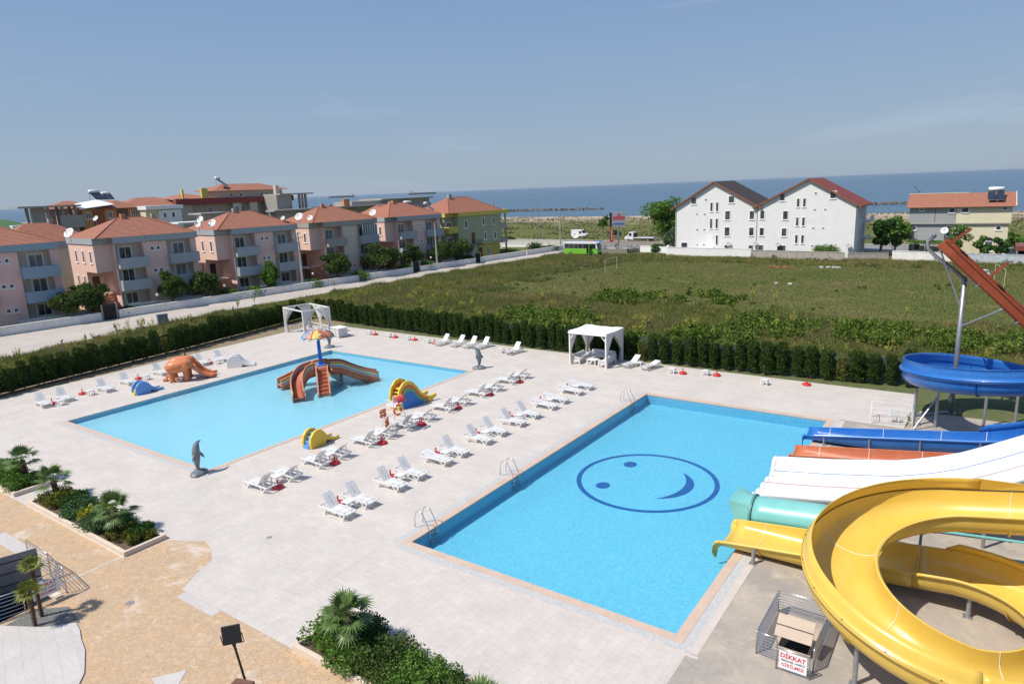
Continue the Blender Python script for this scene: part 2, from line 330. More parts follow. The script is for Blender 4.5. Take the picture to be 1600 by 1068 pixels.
def conc_mat(name, a, b_, c_, s=.5):
    m = bpy.data.materials.new(name); m.use_nodes = True; N, L = nodes(m); b = N['Principled BSDF']; b.inputs['Roughness'].default_value = .75; b.inputs['Specular IOR Level'].default_value = .25
    g = N.new('ShaderNodeNewGeometry'); col = None
    for i, (sc, lo, hi, c) in enumerate(((s, .38, .62, b_), (s * 2.3, .5, .72, c_), (s * 14, .5, .85, tuple(v * .82 for v in a)))):
        n = N.new('ShaderNodeTexNoise'); n.inputs['Scale'].default_value = sc; n.inputs['Detail'].default_value = 9; n.inputs['Roughness'].default_value = .68; n.inputs['Distortion'].default_value = .7; L.new(g.outputs['Position'], n.inputs['Vector'])
        r = N.new('ShaderNodeMapRange'); r.inputs[1].default_value = lo; r.inputs[2].default_value = hi; L.new(n.outputs[0], r.inputs[0])
        x = N.new('ShaderNodeMixRGB'); L.new(r.outputs[0], x.inputs[0]); x.inputs[1].default_value = a + (1,); x.inputs[2].default_value = c + (1,)
        if col: L.new(col, x.inputs[1])
        col = x.outputs[0]
    L.new(col, b.inputs['Base Color']); return m
M_conc = conc_mat('stained_concrete', (.42, .365, .305), (.32, .29, .26), (.50, .43, .35), .5)
M_road = conc_mat('old_road_surface', (.47, .42, .37), (.41, .37, .33), (.52, .47, .42), .16)
M_asph = conc_mat('coast_asphalt', (.24, .235, .23), (.20, .20, .20), (.28, .27, .26), .1)
M_soil = mat('planter_soil', (.16, .11, .075), (.10, .07, .05), nscale=6, rough=.95, bump=.6, world=True)
# --- deck: travertine sheet, 4 mm steps between layers
deck = holed(-42.6, 12.9, -7.5, 31.9, HOLES, .012)
deck.quad((12.9, 25.55, .012), (16.4, 25.55, .012), (16.4, 33.4, .012), (12.9, 33.4, .012))
deck.quad((-42.6, 31.9, .012), (12.9, 31.9, .012), (12.9, 33.3, .012), (-42.6, 33.6, .012))
deck.quad((-44.8, -7.5, .012), (-42.6, -7.5, .012), (-42.6, 31.9, .012), (-45.8, 29.0, .012))
deck.quad((-45.8, 29.0, .012), (-42.6, 31.9, .012), (-42.6, 33.6, .012), (-46.5, 32.0, .012))
o = deck.build('pool_deck', M_deck); spow(o)
d2 = MB()
for x0, x1, y0, y1 in ((-15.0, -0.75, -5.3, -1.2), (1.9, 12.8, -5.6, -.86)): d2.quad((x0, y0, .016), (x1, y0, .016), (x1, y1, .016), (x0, y1, .016))
d2.quad((-8.3, -7.5, .016), (12.8, -7.5, .016), (12.8, -5.62, .016), (-8.3, -5.62, .016)); pass
spow(d2.build('paving', M_deck2))
# ochre stamped concrete
M_stamp = stamp_mat()
s = MB(); s.quad((-48, -30, .009), (30, -30, .009), (30, -7.5, .009), (-48, -7.5, .009)); 
s2 = MB(); poly = [(-9.95, -7.52), (-9.95, -5.62), (-8.9, -5.2), (-8.2, -4.75), (-7.3, -5.0), (-6.4, -5.55), (-6.0, -6.4), (-5.35, -7.5)]
s2.add([(x, y, .021) for x, y in poly], [tuple(range(len(poly)))[::1]])
sx = holed(-48, 30, -30, -7.5, [PIT], .009); sx.v += []; sb = len(sx.v); sx.v += s2.v; sx.f += [tuple(i + sb for i in f) for f in s2.f]; sx.mi += [0] * len(s2.f)
spow(sx.build('stamped_paving', M_stamp))
# curved white patio in the bottom-left corner, white strip to the planter
M_white_stone = brick_mat('pale_patio_stone', (.58, .54, .51), (.54, .50, .47), (.5, .46, .43), 1.1, .5, .3, .3)
poly = [(-9.6, -13.6), (-8.85, -12.45), (-7.4, -11.65), (-6.6, -10.85), (-6.0, -10.98), (-5.39, -11.2), (-4.6, -11.42), (-3.94, -11.72), (-3.35, -12.0), (-2.86, -12.4), (-2.4, -13.0), (-2.1, -13.8), (-2.0, -15), (-2.2, -19), (-12, -19)]
s = MB(); s.prism([(x, y) for x, y in poly][::-1], .0, .055); spow(s.build('patio', M_white_stone))
s = MB(); s.bx(-10.13, -10.01, -10.6, -7.47, .0, .018); s.bx(-17.5, -13.6, -9.9, -9.3, 0, .018); s.bx(-5.0, -2.6, -7.9, -7.51, 0, .02)
s.add([(-1.2, -10.9, .02), (.5, -11.4, .02), (-.6, -10.05, .02)], [(0, 1, 2)]); spow(s.build('pavement', M_white_stone))
# concrete apron beneath the slides
s = MB(); s.quad((12.87, -30, .017), (60, -30, .017), (60, 25.5, .017), (12.87, 25.5, .017)); s.quad((16.4, 25.5, .017), (60, 25.5, .017), (60, 28.5, .017), (16.9, 29.6, .017))
spow(s.build('concrete_apron', M_conc))
# --- pool basins
def tile_mat(name, a, b_, sc=13, caustic=.4):  # tile variation plus fine mottle painting the water's caustic light into the colour
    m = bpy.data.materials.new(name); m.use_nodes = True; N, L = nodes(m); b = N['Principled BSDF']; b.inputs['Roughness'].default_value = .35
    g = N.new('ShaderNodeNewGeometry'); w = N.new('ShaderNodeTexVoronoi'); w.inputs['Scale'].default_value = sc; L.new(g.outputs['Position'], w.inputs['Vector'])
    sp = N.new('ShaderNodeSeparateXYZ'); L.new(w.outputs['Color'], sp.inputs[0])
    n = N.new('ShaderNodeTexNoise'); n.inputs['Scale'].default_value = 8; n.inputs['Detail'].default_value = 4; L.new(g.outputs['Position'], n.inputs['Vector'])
    k = N.new('ShaderNodeMath'); k.operation = 'MULTIPLY_ADD'; k.inputs[1].default_value = caustic; L.new(sp.outputs[0], k.inputs[0]); L.new(n.outputs[0], k.inputs[2])
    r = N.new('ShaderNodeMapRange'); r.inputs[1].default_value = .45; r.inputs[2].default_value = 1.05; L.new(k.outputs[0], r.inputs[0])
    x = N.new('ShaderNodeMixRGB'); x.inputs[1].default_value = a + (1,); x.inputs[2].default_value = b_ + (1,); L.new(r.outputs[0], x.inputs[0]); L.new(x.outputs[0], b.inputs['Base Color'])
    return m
M_tile = tile_mat('pool_mosaic_caustic', (.12, .44, .61), (.195, .55, .715))
M_tile_k = tile_mat('shallow_mosaic_caustic', (.28, .57, .69), (.38, .65, .76))
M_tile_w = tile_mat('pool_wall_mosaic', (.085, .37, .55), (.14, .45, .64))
M_navy = mat('navy_mosaic', (.01, .06, .24), (.02, .12, .38), nscale=12, rough=.4, world=True)
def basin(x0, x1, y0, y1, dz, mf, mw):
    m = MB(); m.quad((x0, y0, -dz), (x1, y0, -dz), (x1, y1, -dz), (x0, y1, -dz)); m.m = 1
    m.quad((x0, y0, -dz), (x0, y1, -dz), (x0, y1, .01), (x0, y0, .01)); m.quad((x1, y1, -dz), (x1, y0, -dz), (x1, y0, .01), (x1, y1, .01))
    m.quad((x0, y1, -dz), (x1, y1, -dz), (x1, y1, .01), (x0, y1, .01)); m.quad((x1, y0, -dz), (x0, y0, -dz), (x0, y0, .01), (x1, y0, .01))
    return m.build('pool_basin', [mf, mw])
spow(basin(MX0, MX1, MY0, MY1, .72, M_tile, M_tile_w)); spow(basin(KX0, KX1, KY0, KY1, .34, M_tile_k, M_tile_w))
def water_mat():
    m = bpy.data.materials.new('pool_water'); m.use_nodes = True; N, L = nodes(m); N.remove(N['Principled BSDF'])
    tr = N.new('ShaderNodeBsdfTransparent'); tr.inputs[0].default_value = (.90, .98, 1, 1); gl = N.new('ShaderNodeBsdfGlossy'); gl.inputs['Roughness'].default_value = .03
    g = N.new('ShaderNodeNewGeometry'); fr = N.new('ShaderNodeFresnel'); fr.inputs[0].default_value = 1.33
    n = N.new('ShaderNodeTexNoise'); n.inputs['Scale'].default_value = 7; n.inputs['Detail'].default_value = 4; L.new(g.outputs['Position'], n.inputs['Vector'])
    n1 = N.new('ShaderNodeTexNoise'); n1.inputs['Scale'].default_value = .35; n1.inputs['Detail'].default_value = 3; L.new(g.outputs['Position'], n1.inputs['Vector'])
    k = N.new('ShaderNodeMath'); k.operation = 'MULTIPLY'; L.new(n.outputs[0], k.inputs[0]); L.new(n1.outputs[0], k.inputs[1])
    q = N.new('ShaderNodeBump'); q.inputs['Strength'].default_value = .9; q.inputs['Distance'].default_value = .055; L.new(k.outputs[0], q.inputs['Height'])
    L.new(q.outputs[0], fr.inputs['Normal']); L.new(q.outputs[0], gl.inputs['Normal'])
    x = N.new('ShaderNodeMixShader'); L.new(fr.outputs[0], x.inputs[0]); L.new(tr.outputs[0], x.inputs[1]); L.new(gl.outputs[0], x.inputs[2]); L.new(x.outputs[0], N['Material Output'].inputs[0])
    return m
M_water = water_mat()
for (x0, x1, y0, y1) in ((MX0, MX1, MY0, MY1), (KX0, KX1, KY0, KY1)):
    m = MB(); m.quad((x0, y0, -.06), (x1, y0, -.06), (x1, y1, -.06), (x0, y1, -.06)); spow(m.build('pool_water', M_water))
# smiley on the pool floor (mosaic)
SM = (5.55, 12.6); SR = 3.8
z = -.716
sm_root = empty('smiley_mosaic', (SM[0], SM[1], z), 0, 'navy mosaic smiley face set into the floor of the deep blue pool', 'mosaic')
def smp(pts, nm):
    m = MB()
    for p in pts: m.add([(x - SM[0], y - SM[1], 0) for x, y in p], [tuple(range(len(p)))])
    return m.build(nm, M_navy, sm_root)
smp([[(SM[0] + r*math.cos(t), SM[1] + r*math.sin(t)) for r, t in ((SR-.26, 2*PI*i/72), (SR, 2*PI*i/72), (SR, 2*PI*(i+1)/72), (SR-.26, 2*PI*(i+1)/72))] for i in range(72)], 'face_ring')
for e in ((3.83, 14.18), (3.79, 10.87)): smp([[(e[0] + .38*math.cos(t), e[1] + .42*math.sin(t)) for t in [2*PI*i/20 for i in range(20)]]], 'eye')
pts = []
for i in range(17):
    t = R_(-54 + 108 * i / 16); w = .5 * math.sin(PI * i / 16) ** .8; pts.append([(5.5 + r * math.cos(t), 12.65 + r * math.sin(t)) for r in (2.3 - w/2, 2.3 + w/2)])
smp([[a[0], a[1], b_[1], b_[0]] for a, b_ in zip(pts, pts[1:])], 'mouth')
# copings and gutters
M_cop = mat('coping_terracotta', (.52, .37, .28), (.58, .46, .37), nscale=1.2, rough=.6, world=True, lo=.3, hi=.7)
M_gut = mat('gutter_tile', (.42, .42, .41), (.54, .53, .51), nscale=8, rough=.5, world=True)
def ring(x0, x1, y0, y1, a, b_, z0, z1):
    m = MB(); X0, X1, Y0, Y1 = x0-b_, x1+b_, y0-b_, y1+b_; i0, i1, j0, j1 = x0-a, x1+a, y0-a, y1+a
    for q in ((X0, X1, Y0, j0), (X0, X1, j1, Y1), (X0, i0, j0, j1), (i1, X1, j0, j1)): m.bx(*q, z0, z1)
    return m
for P, w, gsides in (((MX0, MX1, MY0, MY1), .34, 'nr'), ((KX0, KX1, KY0, KY1), .3, 'n')):
    c = ring(*P, -.03, w, -.05, .032)
    # scuffed pale patches are in the material noise
    if w == .34: spow(c.build('pool_coping', M_cop))
    else:
        c = MB(); x0, x1, y0, y1 = P; c.bx(x0 - w, x1 + w, y0 - w, y0 + .03, -.05, .032); c.bx(x1 - .03, x1 + w, y0 + .03, y1 + w, -.05, .032); spow(c.build('pool_coping', M_cop))
        c = MB(); c.bx(x0 - w, x0 + .03, y0 + .03, y1 + w, -.05, .032); c.bx(x0 + .03, x1 - .03, y1 - .03, y1 + w, -.05, .032); spow(c.build('pool_coping', mat('coping_pale', (.60, .53, .46), (.54, .47, .40), nscale=2, rough=.6, world=True)))
    g2 = MB(); x0, x1, y0, y1 = P
    g2.bx(x0 - w, x1 + w + .4, y0 - w - .36, y0 - w - .002, 0, .022); 
    if w == .34:
        g2.bx(x1 + w + .002, x1 + w + .34, y0 - w, y1 + w, 0, .022); g2.bx(x0 - w - .36, x0 - w - .002, y0 - w, y1 + w, 0, .022)
    spow(g2.build('overflow_gutter', M_gut))
    g3 = MB(); g3.bx(x0 - w - .5, x1 + w + .7, y0 - w - .5, y0 - w - .362, 0, .026)
    if w == .34: g3.bx(x1 + w + .342, x1 + w + .62, y0 - w - .3, y1 + w, 0, .026)
    spow(g3.build('pale_border', mat('border_stone', (.58, .52, .47), (.54, .46, .41), nscale=2, world=True)))
# --- roads
def strip(name, mt, pts, z, pw=None):
    m = MB(); m.grid([[(a[0], a[1], z), (b_[0], b_[1], z)] for a, b_ in pts]); return spow(m.build(name, mt))
def wallx(y): return -77.6 + (y - 11) * .0964
strip('road', M_road, [((wallx(y) + .3, y), (-59.5 - max(0, min(1, (y+5)/25)) * 6.8 + (max(0, y-60)) * .075 + .5*math.sin(y*.11), y)) for y in [-160, -60, -30, -5, 5, 15, 25, 35, 45, 60, 75, 90, 105, 118, 128, 140]], .02)
def coasty(x): return 153 - (x + 60) * .12 * 0 + 0
strip('coast_road', M_asph, [((x, 136.0 + (x+50)*-.03), (x, 150.0 + (x+50)*-.03)) for x in (-900, -300, -100, -60, -20, 40, 300, 900)], .03)
strip('far_pavement', mat('far_kerb', (.5, .48, .45), rough=.8), [((x, 150.0 + (x+50)*-.03), (x, 151.3 + (x+50)*-.03)) for x in (-900, -300, -100, -60, -20, 40, 300, 900)], .09)
# grass verge between deck and hedge, lawn by the slides
M_lawn = mat('short_grass_soil', (.075, .115, .03), (.15, .13, .07), nscale=1.6, rough=.95, bump=.8, bscale=30, world=True, lo=.4, hi=.7)
s = MB(); s.quad((-42.6, 33.7, .007), (12.9, 33.4, .007), (12.9, 36, .007), (-44, 36, .007)); s.quad((16.4, 27, .007), (60, 27, .007), (60, 36, .007), (16.4, 36, .007)); s.quad((12.9, 33.4, .007), (16.4, 33.4, .007), (16.4, 36, .007), (12.9, 36, .007))
spow(s.build('verge', M_lawn))
s = MB(); s.quad((-50, -8, .005), (-44.8, -8, .005), (-45.8, 29, .005), (-50, 29, .005)); s.quad((-50, 29, .005), (-45.8, 29, .005), (-46.5, 32, .005), (-50, 36, .005)); s.quad((-50, 36, .005), (-46.5, 32, .005), (-42.6, 33.7, .005), (-44, 36, .005))
spow(s.build('soil_strip', mat('bare_soil', (.27, .20, .13), (.20, .16, .09), nscale=1.2, rough=.95, world=True)))
# stair pit
s = MB(); x0, x1, y0, y1 = PIT
s.quad((x0, y0, -2.6), (x1, y0, -2.6), (x1, y1, -2.6), (x0, y1, -2.6))
for a, b_ in (((x0, y0), (x0, y1)), ((x0, y1), (x1, y1)), ((x1, y1), (x1, y0)), ((x1, y0), (x0, y0))): s.quad((a[0], a[1], -2.6), (b_[0], b_[1], -2.6), (b_[0], b_[1], .02), (a[0], a[1], .02))
spow(s.build('stairwell', mat('dark_stair_wall', (.03, .03, .03), rough=.9)))
# ================================================================== WATER SLIDES
GRP = mat('yellow_fibreglass', (.70, .475, .085), (.655, .43, .07), nscale=.8, rough=.32, coat=.25, streak=.22, streakc=(.72, .56, .24), world=True)
M_yel = GRP
M_blu = mat('blue_fibreglass', (.018, .135, .46), (.03, .17, .50), nscale=.9, rough=.38, coat=.2, streak=.3, streakc=(.12, .25, .5), world=True)
M_ora = mat('orange_fibreglass', (.46, .125, .055), (.50, .17, .09), nscale=.9, rough=.45, streak=.3, streakc=(.55, .28, .18), world=True)
M_whi = mat('white_fibreglass', (.68, .69, .70), (.62, .635, .65), nscale=.7, rough=.35, streak=.25, streakc=(.62, .62, .6), world=True)
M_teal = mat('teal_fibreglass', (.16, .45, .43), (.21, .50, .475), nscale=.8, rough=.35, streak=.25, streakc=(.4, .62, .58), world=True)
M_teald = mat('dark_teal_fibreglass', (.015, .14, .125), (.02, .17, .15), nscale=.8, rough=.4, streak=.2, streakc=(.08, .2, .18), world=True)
M_red = mat('rust_red_fibreglass', (.23, .042, .014), (.26, .055, .02), nscale=.7, rough=.5, streak=.3, streakc=(.32, .10, .05), world=True)
M_steel = mat('galvanised_steel', (.38, .39, .41), (.30, .31, .33), nscale=6, rough=.45, metal=.6, streak=.4, streakc=(.2, .14, .1))
M_seam = mat('pale_sealant', (.75, .70, .52), rough=.6)
M_dark = mat('dark_joint', (.03, .03, .03), rough=.7)
def frames(path):
    P = [Vector(p) for p in path]; out = []
    for i, p in enumerate(P):
        d = (P[min(i+1, len(P)-1)] - P[max(i-1, 0)]); h = Vector((d.x, d.y, 0)).normalized(); out.append((p, Vector((h.y, -h.x, 0)), h))   # right-hand normal
    return out
def clampprof(path, prof, zmin=.08):
    P = list(path); zz = [p[2] for p in P]; dmax = -min(b for a, b in prof)
    def f(i):
        lim = max(.25, zz[i] - zmin); k = min(1, lim/dmax); return [(a, b_*k if b_ < -.12 else b_) for a, b_ in prof]
    return f
def sweep(path, prof, m=None, k0=0, k1=None):
    """prof: list of (lateral towards the right of travel, dz); returns rows"""
    m = m or MB(); fr = frames(path); k1 = len(fr) if k1 is None else k1; k0 = k0 % len(fr)
    m.grid([[p + n * a + Vector((0, 0, b_)) for a, b_ in (prof(i) if callable(prof) else prof)] for i, (p, n, h) in list(enumerate(fr))[k0:k1]])
    return m
def seam(path, prof, i, parent, mt, name='joint_seam', r=.014, off=.012):
    p, n, h = frames(path)[i]; q = prof(i) if callable(prof) else prof; m = MB()
    m.tube([p + n * a + Vector((0, 0, b_ + off)) for a, b_ in q], r, 5); return m.build(name, mt, parent)
def chan(w, d, lip=.09, n=12, wall=0.0):
    """U section of width w and depth d with rolled lips; z=0 at the rims"""
    L = [(-w/2 - lip, -.10), (-w/2 - lip, -.02), (-w/2 - lip*.5, .02), (-w/2, 0)]
    body = [(-w/2 * math.cos(PI*i/n) ** 1 if False else -w/2*math.cos(PI*i/n), -d * math.sin(PI*i/n) ** .6) for i in range(1, n)]
    Rr = [(w/2, 0), (w/2 + lip*.5, .02), (w/2 + lip, -.02), (w/2 + lip, -.10)]
    return L + body + Rr
def leg(parent, x, y, z0, z1, r=.075, name='support_post', m=M_steel, top=None):
    q = MB(); q.tube([(x, y, z0), (x, y, z1)], r, 10); q.box(x, y, z0 + .015, .3, .3, .03); return q.build(name, m, parent, smooth=False)
def bolts(path, lat, dz, parent, step, mt=M_dark, r=.018, k0=0, k1=None):
    m = MB()
    for i, (p, n, h) in list(enumerate(frames(path)))[k0:k1]:
        if i % step == 0: c = p + n*lat + Vector((0, 0, dz)); m.box(c.x, c.y, c.z, .04, .04, .03)
    m.tube([p + n*lat + Vector((0, 0, dz)) for p, n, h in frames(path)[k0:k1]], .006, 4)
    return m.build('bolt_row', mt, parent)
# ---- yellow spiral ----------------------------------------------------------
YC = (19.8, 3.65); YR = 3.25
def yz(ph):      # rim height against turn angle in degrees (0 = back, 90 = pool side, 180 = front)
    z = 3.85 - 3.88 * ph / 360
    if ph > 200: z = (3.85 - 3.88*200/360) - .25 * (1 - math.exp(-(ph-200)/60)) * 1.0 ;
    return z
ypath = []; yphi = []
for i in range(-12, 0): ypath.append((YC[0] - i * -1 * -.5 if False else YC[0] + (-i) * .45, YC[1] + YR + .0, yz(0) + (-i) * .45 * .19)); yphi.append(-1)
for i in range(0, 121): ph = i * 3.0; t = R_(ph); ypath.append((YC[0] - YR*math.sin(t), YC[1] + YR*math.cos(t) + 0, yz(ph))); yphi.append(ph)
# lower run-out, drifting into the line of the exit flume
zend = yz(360); n = 20; x_end = 11.72
for i in range(1, n + 1):
    t = i / n; x = YC[0] + (x_end - YC[0]) * t; ypath.append((x, 6.9 + .28*t, zend + (.50 - zend) * t)); yphi.append(400)
yel = empty('spiral_water_slide', (YC[0], YC[1], 0), 0, 'large yellow spiral water slide curling down to a short flume over the pool edge', 'water slide')
off = Vector((YC[0], YC[1], 0)); ypl = [tuple(Vector(p) - off) for p in ypath]
yprof = chan(2.12, .92, .10, 14); ycp = clampprof(ypl, yprof)
k_up = 12 + 108        # visible upper turn
sweep(ypl, ycp, k1=k_up+16).build('upper_channel', M_yel, yel, smooth=True, solid=.03, offs=-1, edge=50)
sweep(ypl, ycp, k0=k_up+15).build('lower_channel', M_yel, yel, smooth=True, solid=.03, offs=-1, edge=50)
# raised splash wall on the outer side, curling inwards (outer side is right of travel)
def ext(i0, i1, h=.54):
    m = MB(); rows = []
    for i, (p, nn, hh) in list(enumerate(frames(ypl)))[i0:i1+1]:
        k = h
        rows.append([p + nn*a + Vector((0, 0, b_)) for a, b_ in ((1.06+.10, .02), (1.06+.01, .03), (1.06 - .03, .18*k/.54), (1.06 - .09, .36*k/.54), (1.06 - .20, k))])
    m.grid(rows); return m
e = ext(11, 76); 
e.build('splash_wall', M_yel, yel, smooth=True, solid=.025)
ext(76, 108, .50).build('splash_wall', M_yel, yel, smooth=True, solid=.025)
# tapered end of the splash wall at the back
fr = frames(ypl); m = MB(); p, nn, hh = fr[11]; p2, n2, h2 = fr[8]
m.add([p + nn*1.07 + Vector((0, 0, .03)), p + nn*.86 + Vector((0, 0, .54)), p2 + n2*1.0 + Vector((0, 0, .30)), p2 + n2*1.07 + Vector((0, 0, .03))], [(0, 1, 2, 3)])
m.build('splash_wall', M_yel, yel, solid=.025)
# lower splash wall
lk = len(ypl) - n - 1
m = MB(); rows = []
for i in range(lk - 26, lk + 2):
    p, nn, hh = fr[i]; k = .34 if i < lk + 1 else .12
    rows.append([p + nn*a + Vector((0, 0, b_)) for a, b_ in ((1.16, .02), (1.07, .03), (1.02, .18*k/.34), (.95, k))])
m.grid(rows).build('splash_wall', M_yel, yel, smooth=True, solid=.025)
# rolled front of the run-out: rim turns down at the pool end
p, nn, hh = fr[-1]; q = MB(); rows = []
for s_, dz in ((0, 0), (.16, -.05), (.26, -.2), (.30, -.42), (.30, -.62)):
    rows.append([p + hh*s_*(1 if b_ > -.2 else .6) + nn*a + Vector((0, 0, max(b_, -.85) + dz * (1 if abs(a) > .95 else .25))) for a, b_ in ycp(len(ypl)-1)])
q.grid(rows).build('pool_end_lip', M_yel, yel, smooth=True, solid=.03, offs=-1, edge=60)
for i in (12 - 3, 36, 60, 84, 106): seam(ypl, lambda i_: ycp(i_)[3:-3], i, yel, M_seam)
for i in (lk-14, lk+3, len(ypl)-4): seam(ypl, lambda i_: ycp(i_)[3:-3], i, yel, M_seam)
bolts(ypl, 1.13, .035, yel, 6, k0=8, k1=112)
# dark joint line between channel and splash wall
m = MB(); m.tube([fr[i][0] + fr[i][1]*1.045 + Vector((0, 0, .04)) for i in range(8, 110)], .012, 5).build('joint_line', M_dark, yel)
# flanges underneath the joints
def flange(i, parent, prof, mt, grow=.07):
    p, nn, hh = frames(ypl)[i] if parent is yel else (None,)*3
    m = MB(); rows = []
    for s_ in (-.03, .03):
        rows.append([p + hh*s_ + nn*a*(1+grow*.6) + Vector((0, 0, b_*(1+grow*1.6) - .02)) for a, b_ in ycp(i)[4:-4]])
    rows.append([p + hh*.03 + nn*a + Vector((0, 0, b_)) for a, b_ in ycp(i)[4:-4]]); return m.grid(rows).build('joint_flange', mt, parent, smooth=False)
for i in (9, 60, 84, 106, lk-14, len(ypl)-5): flange(i, yel, yprof[4:-4], M_yel)
def lg(x, y, z1, parent=yel, o=None, r=.075): 
    o = o or parent.location; return leg(parent, x - o[0], y - o[1], 0, z1, r)
lg(17.63, .57, 1.75); lg(20.3, 6.15, .95); lg(13.12, 5.84, .62); lg(17.35, 5.6, 2.0); lg(23.5, 2.0, 1.0); lg(16.9, 6.9, .45)
m = MB(); m.tube([(17.35-YC[0], 5.6-YC[1], 1.7), (16.6-YC[0], 7.0-YC[1], .35)], .045, 8).build('brace', M_steel, yel)


# ---- straight flumes ---------------------------------------------------------
def flume(name, label, y0, y1, pts, m_in, m_out, depth, posts, seams, cat='water slide', bend=None, lipd=.08, mat_seam=None):
    yc = (y0 + y1)/2; w = y1 - y0; root = empty(name, (pts[0][0], yc, 0), 0, label, cat)
    o = Vector((pts[0][0], yc, 0)); P = [Vector(p) - o for p in pts]
    prof = chan(w - .14, depth, lipd, 10)
    cp = clampprof(P, prof); m = sweep(P, cp); m.build('channel', m_in, root, smooth=True, solid=.03, offs=-1, edge=50)
    # outer shell seen from the side in a darker coat
    for k in seams: seam(P, lambda i_: cp(i_)[3:-3], k, root, mat_seam or M_seam, r=.018)
    for x in posts:
        for s_ in (-1, 1):
            zz = np.interp(x, [p[0] for p in pts], [p[2] for p in pts])
            q = MB(); q.tube([(x - o.x, s_*(w/2 + .02), 0.0), (x - o.x, s_*(w/2 + .02), zz - .12)], .05, 8).build('support_post', M_steel, root)
        q = MB(); q.beam((x - o.x, -w/2, zz - depth - .1), (x - o.x, w/2, zz - depth - .1), .08, .08).build('cross_beam', M_steel, root)
    # end lip turning down over the water
    p, nn, hh = frames(P)[0]; rows = []
    for s_, dz in ((0, 0), (.05, -.03), (.09, -.10), (.10, -.55)):
        rows.append([p - hh*s_ + nn*a + Vector((0, 0, b_ + dz*(1 if abs(a) > w*.42 else .2))) for a, b_ in cp(0)])
    MB().grid(rows).build('pool_end_lip', m_in, root, smooth=True, solid=.03, offs=-1, edge=50)
    return root, P, prof
bp = [(11.85 + i*.55, 21.2, .48 + i*.55*.135) for i in range(16)]
for i in range(1, 15): 
    t = R_(i*4); bp.append((20.1 + 5.6*math.sin(t), 21.2 + 5.6*(1 - math.cos(t)), 1.60 + i*.075))
blu1, BP, bpr = flume('blue_flume', 'straight blue water slide flume furthest from the camera, ending at the pool', 20.42, 21.98, bp, M_blu, M_blu, .84, (12.9, 15.2, 17.6, 20.2), (2, 7, 12, 16), mat_seam=mat('white_seam', (.8, .8, .78), rough=.5))
# raised outer wall after the joint where it starts to bend
m = MB(); rows = []
for i, (p, nn, hh) in list(enumerate(frames(BP)))[15:]:
    k = min(1, (i-14)/2) * .42; rows.append([p + nn*a + Vector((0, 0, b_)) for a, b_ in ((-.74, .02), (-.74, k*.5), (-.68, k))])
m.grid(rows).build('splash_wall', M_blu, blu1, smooth=True, solid=.025)
op = [(11.85 + i*.6, 17.85, .46 + i*.6*.13) for i in range(18)]
flume('terracotta_flume', 'straight terracotta orange flume between the blue flume and the white lanes', 17.05, 18.65, op, M_ora, M_ora, .84, (13.1, 15.4, 17.6), (2, 6, 10), mat_seam=MATS['white_seam'])
# ---- white multi-lane slide
xs = [11.6, 12.4, 13.3, 14.2, 15.2, 16.2, 17.0, 17.8, 18.6, 19.5, 20.3, 21.0, 21.7, 22.6, 23.6, 24.6]
zs = np.interp(xs, [11.6, 14.2, 17, 18.3, 19.5, 20.6, 21.7, 24.6], [.50, .86, 1.36, 1.75, 2.25, 2.85, 3.5, 5.25])
wm = empty('multi_lane_slide', (11.6, 13.45, 0), 0, 'wide white multi-lane racing slide with thin blue, yellow and red divider lines', 'water slide')
yb = [11.4, 12.35, 13.25, 14.15]      # lane boundaries then the high far wall
prof = [(-1.36, None)]
sec = [(11.28, -.25), (11.28, -.04), (11.36, .02), (11.5, -.02), (11.62, -.2)]
for a, b_ in ((11.62, 12.3), (12.4, 13.1), (13.2, 13.9), (14.0, 14.75)):
    sec += [(a + .1, -.33), ((a+b_)/2, -.36), (b_ - .1, -.33), (b_, -.27)]
    if b_ < 14.5: sec += [(b_ + .02, -.17), (b_ + .08, -.17), (b_ + .1, -.27)]
sec += [(14.95, -.18), (15.12, .1), (15.2, .3), (15.3, .42), (15.42, .42), (15.44, .2)]
rows = [[(x - 11.6 - (0.28 * (y - 13.4) * -1 * 0), y - 13.45, z + b_ - .02 + 0) for y, b_ in sec] for x, z in zip(xs, zs)]
rows = [[(px, py, pz) for px, py, pz in r] for r in rows]
MB().grid(rows).build('lane_bed', M_whi, wm, smooth=True, solid=.035, offs=1, edge=40)
rows = [[(-s_, y - 13.45, .48 + b_ - dz) for y, b_ in sec] for s_, dz in ((0, 0), (.12, .03), (.2, .12), (.22, .3))]
MB().grid(rows).build('pool_end_lip', M_whi, wm, smooth=True, solid=.03, edge=40)
for yv, c, nm in ((14.9, (.05, .2, .55), 'blue'), (14.0, (.75, .55, .12), 'yellow'), (13.15, (.6, .2, .12), 'red')):
    zz = -.20 if nm == 'blue' else -.165
    MB().grid([[(x - 11.6 - (.02 if i == 0 else 0), yv - 13.45 + d_, z + zz) for d_ in (-.022, .022)] for i, (x, z) in enumerate(zip(xs, zs))]).build('divider_line', mat(nm + '_line', c, rough=.5), wm)
for x in (13.2, 15.8, 18.4, 20.6, 22.8):
    z = float(np.interp(x, xs, zs)) - .5
    for y in (11.7, 13.4, 15.2): MB().tube([(x-11.6, y-13.45, 0), (x-11.6, y-13.45, z)], .07, 8).build('support_post', M_steel, wm)
    MB().beam((x-11.6, -2.1, z + .02), (x-11.6, 1.95, z + .02), .1, .12).build('cross_beam', M_steel, wm)
